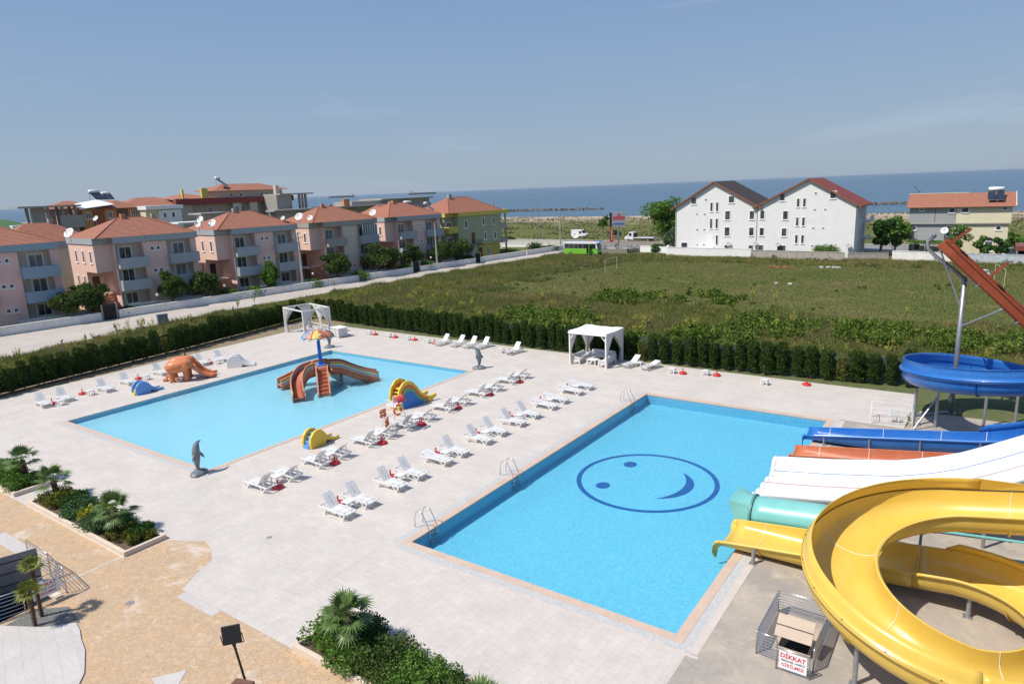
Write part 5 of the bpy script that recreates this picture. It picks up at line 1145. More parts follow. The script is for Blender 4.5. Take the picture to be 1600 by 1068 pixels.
# right cage with hatch panel
cg = empty('hatch_cage', (15.62, 1.45, .018), 0, 'stainless railing cage with a beige hinged hatch beside the yellow slide', 'cage')
cg.scale = (1, 1, .88); CW, CD, CHh = 1.72, 2.3, .92
cn = [(-.86, -1.0, 0), (.86, -1.0, 0), (.86, 1.7, 0), (-.86, 1.7, 0)]
rail_frame(cg, cn[3], cn[0], CHh, 7, 'side_frame'); rail_frame(cg, cn[1], cn[2], CHh, 7, 'side_frame'); rail_frame(cg, cn[2], cn[3], CHh, 7, 'back_frame')
rail_frame(cg, cn[0], (-.22, -1.05, 0), CHh, 7, 'front_frame'); rail_frame(cg, (-.14, -1.4, 0), (.84, -1.4, 0), CHh - .05, 5, 'gate_frame')
h_ = empty('hatch', (.1, -.35, .05), 0); h_.parent = cg; 
MHb = mat('hatch_beige', (.50, .40, .31), (.44, .36, .29), nscale=2.5, rough=.7)
m = MB(); m.add([(-.5, -.35, .72), (.62, -.35, .72), (.62, .22, 1.25), (-.5, .22, 1.25)], [(0, 1, 2, 3)]); m.build('hatch_panel', MHb, h_, solid=.05)
m = MB(); m.beam((-.5, -.09, 1.02), (.62, -.09, 1.02), .02, .02); m.build('seam', M_dark, h_)
m = MB(); m.box(0.1, .4, .05, 1.1, 1.6, .1); m.build('hatch_base', MHb, cg); m = MB(); m.box(.1, .1, .108, .9, .9, .012); m.build('opening', mat('hatch_void', (.01, .01, .01), rough=1), cg)
board((15.97, .015, .14), R_(0), 'white warning board reading DİKKAT on the gate of the right cage', .82, .6)
# small railing with chair by the far right
r2 = empty('small_railing', (15.6, 26.4, .02), R_(8), 'small white railing enclosure near the first post of the raised blue slide', 'railing')
for a, b_ in (((-1.1, -.6, 0), (1.1, -.6, 0)), ((1.1, -.6, 0), (1.1, .8, 0)), ((1.1, .8, 0), (-1.1, .8, 0)), ((-1.1, .8, 0), (-1.1, -.6, 0))):
    m = MB(); m.tube([a, (a[0], a[1], 1.0), (b_[0], b_[1], 1.0), b_], .025, 6); [m.tube([(a[0], a[1], z), (b_[0], b_[1], z)], .015, 6) for z in (.35, .68)]; m.build('rail', M_pl, r2)
c = empty('plastic_chair', (15.7, 26.6, .02), R_(200), 'white plastic armchair inside the small railing at the far right', 'chair')
m = MB(); m.box(0, 0, .42, .5, .48, .04); m.build('seat', M_pl, c); m = MB(); m.box(0, .23, .68, .46, .04, .45); m.build('backrest', M_pl, c)
for a in (-1, 1):
    for b_ in (-1, 1): q = MB(); q.beam((a*.22, b_*.2, .42), (a*.26, b_*.24, 0), .04); q.build('leg', M_pl, c)
    q = MB(); q.beam((a*.25, -.2, .64), (a*.25, .22, .66), .05, .03); q.beam((a*.25, -.2, .42), (a*.25, -.2, .64), .04); q.build('armrest', M_pl, c)
# ---- floodlight at the bottom edge
fl = empty('floodlight', (3.55, -10.25, 0), R_(38), 'black square floodlight tilted on a thin pole at the bottom edge', 'lamp')
m = MB(); m.tube([(0, 0, 0), (.0, 0, 2.75)], .035, 8); m.build('pole', M_dark, fl)
m = MB(); m.add([(-.26, -.05, 2.82), (.26, -.05, 2.82), (.26, .10, 3.30), (-.26, .10, 3.30)], [(0, 1, 2, 3)]); m.build('lamp_body', mat('black_metal', (.015, .015, .017), rough=.35), fl, solid=.09, bevel=.012)
m = MB(); m.tube([(-.30, 0, 3.08), (-.30, 0, 2.78), (.30, 0, 2.78), (.30, 0, 3.08)], .014, 6); m.tube([(0, 0, 2.7), (0, 0, 2.78)], .05, 8); m.build('bracket', M_dark, fl); fl.rotation_euler = (0, R_(-8), R_(38))
bx_ = empty('roof_box', (3.75, -10.75, 1.75), R_(20), 'small brown box top beside the floodlight pole at the bottom edge', 'box')
m = MB(); m.box(0, 0, 0, .6, .45, .1); m.build('lid', mat('brown_wood', (.13, .06, .04), (.2, .1, .06), nscale=5, rough=.5), bx_); m = MB(); m.box(0, 0, -1.0, .5, .38, 1.9); m.build('body', M_dark, bx_)
# spot at the planter corner, pole lamps
sp_ = empty('garden_spotlight', (1.72, -7.35, .24), 0, 'tiny black spotlight on the corner of the bottom centre planter', 'lamp')
m = MB(); m.tube([(0, 0, 0), (0, 0, .12)], .015, 6); m.build('stem', M_dark, sp_); m = MB(); m.tube([(-.06, 0, .16), (.08, -.03, .18)], [.045, .06], 10); m.build('head', M_dark, sp_)
for x, y, h, lab in ((-43.6, 15.0, 1.0, 'black bollard light between the left hedge and the white slide'),):
    b_ = empty('bollard_light', (x, y, 0), 0, lab, 'lamp'); m = MB(); m.lathe([(.09, 0), (.07, .05), (.07, h-.25), (.11, h-.2), (.11, h)], 12); m.build('shaft', M_dark, b_); m = MB(); m.lathe([(.065, h-.24), (.065, h-.04)], 12); m.build('lens', M_paint, b_)
gp = empty('garden_lamp', (-49.3, 6.8, 0), 0, 'thin grey lamp post standing in the grass behind the left hedge', 'lamp')
m = MB(); m.tube([(0, 0, 0), (0, 0, 3.0)], .045, 8); m.build('post', M_steel, gp); m = MB(); m.lathe([(.05, 3.0), (.14, 3.06), (.14, 3.14), (.04, 3.22)], 12); m.build('head', M_steel, gp)
for x, y, lab in ((-5.9, -3.0, 'small square drain cover in the deck below the near loungers'), (-6.2, -9.1, 'round metal drain cover in the ochre paving')):
    m = MB(); m.lathe([(.16, 0), (.16, .022)], 20 if y < -7 else 4, (x, y, 0)); tag(m.build('drain_cover', mat('drain_grey', (.32, .31, .30), (.18, .18, .18), nscale=20, rough=.6, world=True)), lab, 'drain cover')
# ================================================================== HOUSES ALONG THE ROAD
UV = Vector((.096, .9954, 0)); NR = Vector((.9954, -.096, 0)); W0 = Vector((-77.6, 10.96, 0)); HROT = math.atan2(UV.y, UV.x)
def road_pt(u, D, z=0): p = W0 + UV*u - NR*D; return (p.x, p.y, z)
def wallm(n, c, s=.12): return mat(n, c, tuple(v*.93 for v in c), nscale=.8, rough=.85, streak=s, streakc=tuple(v*.62 for v in c), bump=.15, bscale=20)
P_pink = wallm('pink_render', (.76, .54, .455)); P_pink2 = wallm('rose_render', (.76, .50, .45)); P_beige = wallm('beige_render', (.66, .59, .50)); P_cream = wallm('cream_render', (.62, .57, .45), .2)
P_blue = wallm('grey_blue_render', (.36, .40, .43), .25); P_blue2 = wallm('blue_render', (.27, .37, .45), .1); P_conc = wallm('raw_concrete', (.37, .35, .31), .5); P_green = wallm('sage_render', (.33, .37, .235)); P_yell = wallm('mustard_render', (.60, .50, .11), .15)
P_white = wallm('white_render', (.80, .79, .78), .05); P_grey = wallm('grey_render', (.36, .37, .37), .25); P_ivory = wallm('ivory_render', (.72, .66, .47), .06); P_oran = wallm('orange_render', (.55, .27, .12), .1); P_burg = wallm('burgundy_render', (.26, .055, .05), .1)
P_terr = wallm('terracotta_render', (.55, .25, .14))
M_glass = mat('window_glass', (.035, .042, .05), (.10, .11, .12), nscale=.7, rough=.15, spec=.7, lo=.45, hi=.6)
M_curt = mat('net_curtain', (.32, .32, .31), (.20, .20, .20), nscale=1.2, rough=.7); M_frame = mat('white_frame', (.84, .83, .82), rough=.5); M_door = mat('brown_door', (.12, .035, .02), rough=.45); M_door2 = mat('dark_door', (.02, .018, .016), rough=.5)
def tile_roof_mat(name, c, c2, rot=0):
    m = bpy.data.materials.new(name); m.use_nodes = True; N, L = nodes(m); b = N['Principled BSDF']; b.inputs['Roughness'].default_value = .85
    co = N.new('ShaderNodeTexCoord'); g = co
    n = N.new('ShaderNodeTexNoise'); n.inputs['Scale'].default_value = 3.5; n.inputs['Detail'].default_value = 6; n.inputs['Roughness'].default_value = .7; L.new(co.outputs['Object'], n.inputs['Vector'])
    r = N.new('ShaderNodeMapRange'); r.inputs[1].default_value = .35; r.inputs[2].default_value = .65; L.new(n.outputs[0], r.inputs[0]); x = N.new('ShaderNodeMixRGB'); x.inputs[1].default_value = c + (1,); x.inputs[2].default_value = c2 + (1,); L.new(r.outputs[0], x.inputs[0])
    sp = N.new('ShaderNodeSeparateXYZ'); L.new(co.outputs['Object'], sp.inputs[0])
    w = N.new('ShaderNodeMath'); w.operation = 'MULTIPLY'; w.inputs[1].default_value = 2*PI/.16; L.new(sp.outputs[2], w.inputs[0]); s = N.new('ShaderNodeMath'); s.operation = 'SINE'; L.new(w.outputs[0], s.inputs[0])
    r2 = N.new('ShaderNodeMapRange'); r2.inputs[1].default_value = -.2; r2.inputs[2].default_value = -1; r2.inputs[3].default_value = 1; r2.inputs[4].default_value = .62; L.new(s.outputs[0], r2.inputs[0])
    h = N.new('ShaderNodeHueSaturation'); L.new(x.outputs[0], h.inputs['Color']); L.new(r2.outputs[0], h.inputs['Value']); L.new(h.outputs[0], b.inputs['Base Color'])
    q = N.new('ShaderNodeBump'); q.inputs['Strength'].default_value = .8; q.inputs['Distance'].default_value = .05; L.new(s.outputs[0], q.inputs['Height']); L.new(q.outputs[0], b.inputs['Normal']); MATS[name] = m; return m
T_red = tile_roof_mat('roof_tiles', (.31, .105, .06), (.42, .19, .12)); T_red2 = tile_roof_mat('roof_tiles_pale', (.44, .18, .11), (.32, .115, .07)); T_dk = mat('dark_shingles', (.035, .032, .03), (.06, .05, .045), nscale=3, rough=.85); T_rs = mat('red_shingles', (.24, .055, .04), (.19, .045, .035), nscale=4, rough=.8)
def bxm(parent, name, mt, *boxes): 
    for b_ in boxes: q = MB(); q.bx(*b_); q.build(name, mt, parent)
def window(parent, x, z, w, h, v=0, face='front', panes=2, fr=.09, glass=None, sill=True, name='window'):
    fr = min(fr, w*.15); sill = sill and w > .55
    """x,z centre on facade plane at depth v; face: front (looks to -y local) or side (looks to -x local, x=v plane)"""
    g = MB(); f = MB(); d = .05
    def pt(a, b_, c): return (a, v - c, b_) if face == 'front' else (v - c, a, b_)
    def slab(m, x0, x1, z0, z1, c0, c1):
        A_, B_ = pt(x0, z0, c0), pt(x1, z1, c1); m.bx(min(A_[0], B_[0]), max(A_[0], B_[0]), min(A_[1], B_[1]), max(A_[1], B_[1]), z0, z1)
    slab(g, x-w/2+fr, x+w/2-fr, z-h/2+fr, z+h/2-fr, .0, .02); o = g.build(name, glass or M_glass, parent)
    for (a, b_, c, e) in ((x-w/2, x+w/2, z+h/2-fr, z+h/2), (x-w/2, x+w/2, z-h/2, z-h/2+fr), (x-w/2, x-w/2+fr, z-h/2+fr, z+h/2-fr), (x+w/2-fr, x+w/2, z-h/2+fr, z+h/2-fr)): slab(f, a, b_, c, e, .0, d)
    for k in range(1, panes): xx = x - w/2 + w*k/panes; slab(f, xx-.04, xx+.04, z-h/2+fr, z+h/2-fr, .0, d)
    f.build('frame', M_frame, o)
    if sill: s = MB(); slab(s, x-w/2-.05, x+w/2+.05, z-h/2-.07, z-h/2-.004, 0, .12); s.build('sill', M_frame, o)
    return o
def hip(m, x0, x1, y0, y1, z0, z1, over=0, ridge=None):
    x0 -= over; x1 += over; y0 -= over; y1 += over; cx_ = (x0+x1)/2; cy_ = (y0+y1)/2; w, d = x1-x0, y1-y0
    if w >= d: a = d/2*.95; R0, R1 = (x0+a, cy_, z1), (x1-a, cy_, z1)
    else: a = w/2*.95; R0, R1 = (cx_, y0+a, z1), (cx_, y1-a, z1)
    V = [(x0, y0, z0), (x1, y0, z0), (x1, y1, z0), (x0, y1, z0), R0, R1]
    F = [(0, 1, 5, 4), (1, 2, 5), (2, 3, 4, 5), (3, 0, 4), (3, 2, 1, 0)] if w >= d else [(0, 1, 4), (1, 2, 5, 4), (2, 3, 5), (3, 0, 4, 5), (3, 2, 1, 0)]
    m.add(V, F); return R0, R1
def road_house(u0, name, label, wall, bay, band, balc, roof=T_red, variant='pink', Lw=11.7):
    H = empty(name, road_pt(u0, 5), HROT, label, 'house'); E = 2.2; X1 = E + Lw; f = Lw/11.7
    bxm(H, 'wall', bay, (E+.05, X1-.05, 1.3, 11, 0, 9.65))
    p0, p1 = E + 3.9*f, E + 7.2*f
    bxm(H, 'pier', wall, (p0, p1, .0, 1.3, 0, 9.6), (X1-.85, X1, .25, 11.0, 0, 9.6), (E, E+.12, .0, 11.0, 0, 9.6))
    bxm(H, 'side_wing', wall, (0, E-.003, 1.2, 11, 5.75, 9.6), (0.0, E-.003, 5.2, 11, 0, 5.747))
    bxm(H, 'porch_wall', P_terr if variant != 'green' else P_yell, (.0, E-.003, 1.9, 2.1, 0, 2.6))
    bxm(H, 'door', M_door if variant != 'dark' else M_door2, (.55, 1.5, 5.12, 5.197, 2.75, 4.95)); bxm(H, 'porch_floor', P_cream, (-.4, E-.003, 2.103, 5.11, 2.45, 2.7))
    for k in range(8): q = MB(); q.bx(.2, 1.4, -2.0 + k*.48, -2.0 + (k+1)*.48, 0, .32*(k+1)); q.build('stair_step', P_terr, H)
    # eave band
    bxm(H, 'eave_band', band, (E-.1, X1+.1, -.28, 11.2, 9.653, 10.5), (-.12, E-.103, .95, 11.2, 9.653, 10.5))
    for nm, a, b_ in (('left', E+.15, p0-.0), ('right', p1, X1-.45)):
        for z in (6.15, 3.0): q = MB(); q.bx(a, b_+.25, -.95, -.80, z, z+1.45); q.bx(a, a+.15, -.80, 1.3, z, z+1.45); q.bx(b_+.1, b_+.25, -.80, 0, z, z+1.45); q.bx(a+.15, b_+.1, -.80, 1.3, z, z+.18); q.build('balcony', balc, H)
        xm = (a+b_)/2 + .1
        for z in (8.1, 4.95, 1.75): window(H, xm - (.25 if nm == 'left' else -.1), z, 1.9*f, 2.15 if z > 2 else 1.8, 1.3, panes=2, fr=.2, glass=M_curt if (z + xm + u0) % 3 < 1.2 else M_glass)
    pm = (p0+p1)/2
    for z in (8.6, 5.4, 2.3):
        for dx in (-.42, .42): window(H, pm + dx, z, .58, .62, 0, panes=1, fr=.09)
    for y in (2.6, 5.4, 8.2): window(H, y, 7.9, .8, 1.75, 0, 'side', 1, .13)
    for y in (6.3, 8.8): window(H, y, 4.4, .8, 1.5, 0, 'side', 1, .13)
    # tile roof
    m = MB(); R0, R1 = hip(m, -.1, X1+.1, -.25, 11.2, 10.503, 13.1); rf = m.build('roof', roof, H)
    m = MB(); 
    for c_ in ((-.1, -.25, 10.53), (X1+.1, -.25, 10.53)): m.tube([c_, (R0 if c_[0] < 3 else R1)], .09, 5)
    m.tube([R0, R1], .09, 5); m.build('ridge_tiles', T_red2, rf)
    q = MB(); q.box(R0[0]+.6, R0[1]-.2, 13.1, .6, .6, 1.0); q.build('chimney', P_terr if variant == 'pink' else P_conc, rf)
    return H
road_house(-4.6, 'terraced_house', 'rose pink house with blue balconies, cut off by the left picture edge', P_pink2, P_beige, P_blue2, P_blue2)
road_house(14.0, 'terraced_house', 'pink house with grey-blue balconies, second from the left edge, large dish on its roof corner', P_pink, P_beige, P_blue, P_blue)
road_house(31.4, 'terraced_house', 'pink house with grey-blue balconies, third from the left, three dishes at its roof corner', P_pink, P_beige, P_blue, P_blue, variant='dark')
road_house(48.5, 'terraced_house', 'pink house with bare concrete balconies and one blue glazed balcony, fourth along the road', P_pink, P_pink, P_conc, P_conc)
road_house(65.4, 'terraced_house', 'pink house with pale blue-grey balconies beside the green and yellow house', P_pink, P_pink, P_blue, P_blue, T_red2)
# rear row glimpsed between and above the front roofs
for u, D, nm in ((7.0, 20, 'rear pink house with a tiled hip roof behind the leftmost house'), (22.0, 19, 'rear house roof behind the second pink house'), (57, 18, 'rear house roof behind the fourth pink house'), (73, 18, 'rear house roof behind the fifth pink house')):
    H = empty('rear_house', road_pt(u, D), HROT, nm, 'house'); bxm(H, 'wall', P_cream, (0, 12, 0, 9, 0, 9.0)); bxm(H, 'eave_band', P_blue, (-.3, 12.3, -.3, 9.3, 9.003, 9.9))
    m = MB(); R0, R1 = hip(m, -.3, 12.3, -.3, 9.3, 9.903, 12.7); rf = m.build('roof', T_red2 if u > 50 else T_red, H); q = MB(); q.box(R1[0], R1[1], 12.8, .6, .6, .9); q.build('chimney', P_conc, rf)
    for x in (2, 6, 10): window(H, x, 7.5, 1.2, 1.4, 0)
# glazed balcony on house four belongs to the house
h4 = [o for o in bpy.data.objects if o.get('label', '').startswith('pink house with bare concrete')][0]
g = MB(); g.bx(10.0, 13.3, -.93, -.90, 7.62, 9.6); w_ = g.build('glazed_balcony', mat('teal_glass', (.02, .10, .13), (.05, .16, .19), nscale=1, rough=.12, spec=.8), h4)
q = MB(); [q.bx(x-.03, x+.03, -.97, -.931, 7.62, 9.6) for x in np.linspace(10.0, 13.3, 7)]; q.build('frame', M_frame, w_)
bxm(h4, 'blue_parapet', P_blue, (9.9, 13.5, -1.0, -.955, 6.15, 7.6), (9.9, 13.5, -1.0, -.955, 3.0, 4.4)); bxm(h4, 'pale_pier', P_cream, (6.2, 9.5, -.06, -.003, 3.2, 9.6))
# green and yellow house
G = empty('detached_house', road_pt(81.7, 5), HROT, 'sage green house with mustard yellow eaves and balconies at the sea end of the row', 'house')
bxm(G, 'wall', P_green, (2.6, 16.5, 0, 11, 3.2, 9.6), (2.6, 6.2, .3, 11, 0, 3.197)); bxm(G, 'yellow_base', P_yell, (9.2, 16.4, .6, 11, 0, 3.197)); bxm(G, 'side_wall', P_green, (0, 2.597, 1.5, 11, 0, 9.6), (6.203, 9.197, 3.0, 11, 0, 3.197))
bxm(G, 'eave_band', P_yell, (2.5, 19.2, -.35, 11.3, 9.603, 10.45), (-.3, 2.497, .9, 11.3, 9.603, 10.45))
for z in (6.2, 3.0): bxm(G, 'balcony', P_yell, (-.3, 2.45, -.1, .05, z, z+1.4), (-.3, -.15, .053, 1.45, z, z+1.4), (-.1, 2.45, .053, 1.45, z, z+.15))
for z in (6.2, 3.0, .1): bxm(G, 'balcony', P_conc, (16.6, 19.1, .4, .5, z, z+1.1), (19.0, 19.1, .503, 5, z, z+1.1), (16.6, 19.0, .503, 5, z, z+.15))
bxm(G, 'column', P_green, (18.7, 19.0, .6, .9, 0, 9.6))
for x, z in ((5, 7.9), (10.6, 8.2), (14.0, 8.1), (11, 5), (14.2, 4.9)): window(G, x, z, .85, 1.7, 0, panes=1, fr=.12)
window(G, 12.4, 1.6, .9, 1.7, .6, panes=2); bxm(G, 'door', M_door, (6.6, 7.6, -.06, -.003, 3.6, 6.0), (8.9+.5, 10.4, .55, .597, 0.1, 2.5))
for z in (7.6, 4.3): window(G, 1.3, z, 1.6, 2, 1.5, panes=2, fr=.14)
for k in range(9): q = MB(); q.bx(3.6 + k*.36, 3.6 + (k+1)*.36, -1.3, -.05, 0, .38*(k+1)); q.build('stair_step', P_conc, G)
q = MB(); [q.beam((6.9 + i*.22, -1.25, 3.45), (6.9+i*.22, -1.25, 4.4), .03) for i in range(9)]; q.beam((6.8, -1.25, 4.4), (8.8, -1.25, 4.4), .05); q.bx(6.85, 8.8, -1.3, -.05, 3.3, 3.42); q.build('landing_railing', M_dark, G)
m = MB(); R0, R1 = hip(m, -.3, 16.6, -.35, 11.3, 10.453, 13.6); rf = m.build('roof', T_red2, G); q = MB(); q.box(R0[0]+.3, R0[1]-.3, 13.7, .9, .7, 1.1); q.build('chimney', P_conc, rf); q = MB(); q.box(15.6, 1.5, 11.3, .3, .3, 1.4); q.build('chimney', P_conc, rf)
m = MB(); [m.tube([c_, R_2], .09, 5) for c_, R_2 in (((-.3, -.35, 10.5), R0), ((16.6, -.35, 10.5), R1), (R0, R1))]; m.build('ridge_tiles', T_red, rf)
# ---- satellite dishes on roofs
def dish(loc, rz, r, label, el=35, mt=None, h=.5):
    r *= .86
    d = empty('satellite_dish', loc, rz, label, 'satellite dish'); m = MB(); m.tube([(0, 0, -.3), (0, 0, h)], .035, 6); m.build('mast', M_steel, d)
    m = MB(); T = Matrix.Translation((0, 0, h + r*.5)) @ Matrix.Rotation(R_(90 - el), 4, 'X'); rows = []
    for i in range(6):
        t = i/5; rows.append([T @ Vector((r*t*math.cos(a), r*t*math.sin(a), .28*r*t*t)) for a in np.linspace(0, 2*PI, 19)])
    m.grid(rows).build('reflector', mt or mat('dish_grey', (.66, .66, .64), rough=.5), d, smooth=True, solid=.03)
    q = MB(); e_ = T @ Vector((0, 0, r*.95)); q.tube([T @ Vector((0, -r*.9, .2*r)), e_], .02, 5); q.box(e_.x, e_.y, e_.z, .12, .12, .12); q.build('receiver', M_dark, d); return d
for u, D, z, r, lab in ((11.0, 4.6, 10.6, .85, 'large white dish at the roof corner left of the second pink house'), (29.2, 5.4, 11.4, .62, 'upper white dish of the cluster left of the third pink house'), (28.6, 5.0, 10.7, .5, 'small square-looking dish of the cluster left of the third pink house'), (30.6, 4.6, 10.7, .75, 'lower cream dish of the cluster left of the third pink house'),
                        (43.6, 6, 10.9, .45, 'small white dish left of the dish pair on the fourth house'), (46.0, 4.8, 10.8, .85, 'large white dish on the roof corner of the fourth pink house'), (48.0, 4.6, 10.6, .6, 'second dish beside the large one on the fourth pink house'), (61.7, 4.7, 10.7, .8, 'white dish on the roof between the fourth and fifth pink houses'), (18.0, 15, 12.3, .5, 'white dish behind the ridge of the second pink house')):
    p = road_pt(u, D, z); dish(p, R_(20), r, lab)
dish(road_pt(8.2, 3.5, 2.9), R_(30), .55, 'dark dish fixed beside the lower balcony of the leftmost pink house', 35, mat('dish_dark', (.05, .06, .07), rough=.5))
# ---- solar water heaters
def heater(loc, rz, label, k=1.0):
    h = empty('solar_heater', loc, rz, label, 'solar heater'); h.scale = (k,)*3
    m = MB(); m.tube([(-.9, .6, 1.5), (.9, .6, 1.5)], .28, 12); m.build('tank', M_bw, h, smooth=True)
    for s in (-.5, .5): m = MB(); m.add([(s-.45, -1.0, .1), (s+.45, -1.0, .1), (s+.45, .5, 1.25), (s-.45, .5, 1.25)], [(0, 1, 2, 3)]); m.build('collector', mat('collector_black', (.02, .03, .05), rough=.2, spec=.7), h, solid=.08)
    m = MB(); [m.beam((s*.95, .6, 0), (s*.95, .6, 1.4), .05) for s in (-1, 1)]; m.beam((-1, -1.0, .05), (1, -1.0, .05), .06); m.build('stand', M_steel, h); return h
heater(road_pt(75.5, 10, 11.6), HROT, 'solar heater with blue collectors between the fifth house and the green house'); heater(road_pt(79.4, 8.5, 11.2), HROT + .6, 'solar heater with pale collectors beside the green house roof')
# ================================================================== SECOND ROW, FARTHER OFF
def slabb(name, u, D, w, d, h, label, mt, cat='building', **k):
    H = empty(name, road_pt(u, D), HROT + k.get('rot', 0), label, cat); bxm(H, 'wall', mt, (0, w, 0, d, 0, h)); return H
# unfinished concrete deck on columns
H = empty('unfinished_building', road_pt(20.5, 60), HROT, 'unfinished bare concrete frame with a flat slab on columns behind the leftmost houses', 'building')
bxm(H, 'slab', P_conc, (-.8, 10.2, -1, 4.5, 14.9, 15.25), (-.5, 9.6, 0, 5, 10.6, 11.0)); bxm(H, 'column', P_conc, *[(x, x+.5, y, y+.5, 11.0, 14.897) for x in (1.6, 4.3, 6.9, 9.2) for y in (.3, 3.6)]); bxm(H, 'block_wall', mat('block_wall', (.38, .36, .32), (.31, .30, .27), nscale=6, rough=.95), (2.1, 4.1, .5, .8, 11.0, 14.897), (6.0, 10.2, -1.5, -1.2, 10.8, 13.2), (-.5, 9.6, 0.1, 5, 0, 10.597))
H = empty('rear_house', road_pt(15.0, 48), HROT, 'low house with a green sheet roof at the far left edge', 'house'); bxm(H, 'wall', P_cream, (-12, 5, 0, 9, 0, 11.2)); m = MB(); hip(m, -12.5, 5.6, -.5, 9.5, 11.203, 13.1); m.build('roof', mat('green_sheet', (.06, .13, .04), (.08, .16, .05), nscale=3, rough=.5), H); bxm(H, 'dormer', P_white, (.5, 2.5, -.2, 2, 11.2, 12.0))
H = empty('apartment_house', road_pt(28.8, 66), HROT, 'lilac block with a brown tiled roof behind the unfinished concrete frame', 'building'); bxm(H, 'wall', wallm('lilac_render', (.33, .24, .27)), (-2, 8, 0, 9, 0, 14.5)); m = MB(); hip(m, -2.4, 8.4, -.4, 9.4, 14.503, 16.1); m.build('roof', T_red, H); window(H, 5.5, 13, .8, 1.0, 0)
H = empty('apartment_house', road_pt(31.0, 60), HROT, 'orange apartment house with white sheet roof and balconies', 'building')
bxm(H, 'wall', P_oran, (0, 11, 0, 10, 0, 14.2)); bxm(H, 'dark_wall', wallm('rust_render', (.33, .10, .05)), (2.0, 4.0, -.35, -.003, 0, 14.0)); bxm(H, 'recess', P_dk if False else wallm('recess_brown', (.16, .10, .08)), (6.6, 8.8, -.12, -.003, 11.5, 14.0)); bxm(H, 'balcony', P_cream, (6.4, 9.1, -1.0, -.125, 11.4, 12.2), (6.4, 9.1, -1.0, -.125, 8.4, 9.2))
m = MB(); hip(m, 3.6, 11.6, -1, 10.6, 14.203, 15.9); m.build('roof', T_red, H); m = MB(); m.add([(-.8, -1.3, 14.3), (5.9, -1.3, 15.0), (5.2, 6, 16.1), (.8, 6, 15.4)], [(0, 1, 2, 3)]); m.build('white_sheet_roof', mat('white_sheet', (.78, .78, .76), rough=.4), H, solid=.12)
for x in (1.0, 5.2, 9.8): window(H, x, 12.9, 1.0, 1.4, 0, panes=2)
heater(road_pt(33.2, 57, 16.0), HROT + .3, 'pair of solar heaters on the white sheet roof, left one', 1.15); heater(road_pt(35.6, 58, 16.0), HROT + .1, 'pair of solar heaters on the white sheet roof, right one', .9)
H = empty('apartment_house', road_pt(42.3, 64), HROT, 'dark red walled house with a wide tiled roof between orange and burgundy blocks', 'building'); bxm(H, 'wall', P_burg, (-2, 1.5, 0, 10, 0, 14.4)); bxm(H, 'back_wall', P_cream, (1.503, 12, 1, 10, 0, 14.4)); m = MB(); hip(m, -2.6, 13, -1, 11, 14.403, 16.3); m.build('roof', T_red, H)
H = empty('villa', road_pt(41.7, 55), HROT, 'cream villa with flat white eaves in front of the burgundy banded block', 'house')
bxm(H, 'wall', P_ivory, (0, 6.5, .8, 8, 0, 13.6)); bxm(H, 'side_wall', P_white, (2.4, 7.2, 0, .797, 0, 13.4)); bxm(H, 'eaves', P_white, (-.3, 7.6, -.4, 8.2, 13.603, 14.4)); [window(H, x, 12.3, .7, 1.1, 0, panes=1) for x in (3.6, 5.4)]
H = empty('roof_room', road_pt(47.5, 44), HROT, 'grey block wall roof room with a flat slab in front of the cream villa', 'building'); bxm(H, 'wall', MATS['block_wall'], (1.0, 6.2, 0, 5, 0, 12.2)); bxm(H, 'slab', P_conc, (.2, 6.5, -.4, 5.4, 12.203, 12.5)); bxm(H, 'column', P_cream, (.3, .6, .1, .4, 0, 12.2)); bxm(H, 'low_slab', P_white, (-5, .19, -1, 4, 10.6, 10.9))
# burgundy banded apartment block
H = empty('apartment_block', road_pt(54.0, 62), HROT, 'long cream apartment block with burgundy bands and balconies on the skyline', 'building')
bxm(H, 'wall', wallm('ecru_render', (.45, .40, .31)), (0, 27, 1.2, 12, 0, 14.2)); bxm(H, 'burgundy_band', P_burg, (-3, 27.4, -.3, 1.15, 14.203, 15.6), (1, 10.5, -.1, .9, 9.7, 11.2), (17, 27, -.1, .9, 9.7, 11.0)); bxm(H, 'bay', wallm('ecru_bay', (.52, .46, .36)), (10.6, 12.8, -.2, 1.197, 0, 14.2), (15.0, 17.0, -.25, 1.197, 0, 14.2), (-3, .8, .3, 1.197, 0, 14.2)); bxm(H, 'top_storey', P_cream, (8.5, 26, 2.5, 11, 14.2, 17.2))
m = MB(); hip(m, 7.0, 27.5, 1.4, 12.4, 17.203, 18.9); m.build('roof', T_red, H); m = MB(); hip(m, -3, 7, -.1, 12, 15.603, 16.8); m.build('roof', T_red2, H)
for x in (5.5, 11.6, 13.9, 20, 22.5, 25): window(H, x, 12.6, 1.1, 1.9, 1.2 if x not in (11.6,) else -.2, panes=2, fr=.1)
for x in (12, 14.5, 20, 21.5): window(H, x, 16.1, .7, .9, 2.5, panes=1)
bxm(H, 'chimney', P_yell, (-1.2, -.8, 0, .6, 15.6, 17.7), (3.4, 4.9, 0, .8, 15.6, 17.9)); bxm(H, 'balcony', P_cream, (4.5, 8, -1.0, -.2, 10, 11.9), (22, 24.5, -1, -.2, 10.0, 11.7))
heater(road_pt(64.5, 66, 18.3), HROT + .8, 'solar heater standing on the ridge of the burgundy banded block', 1.3)
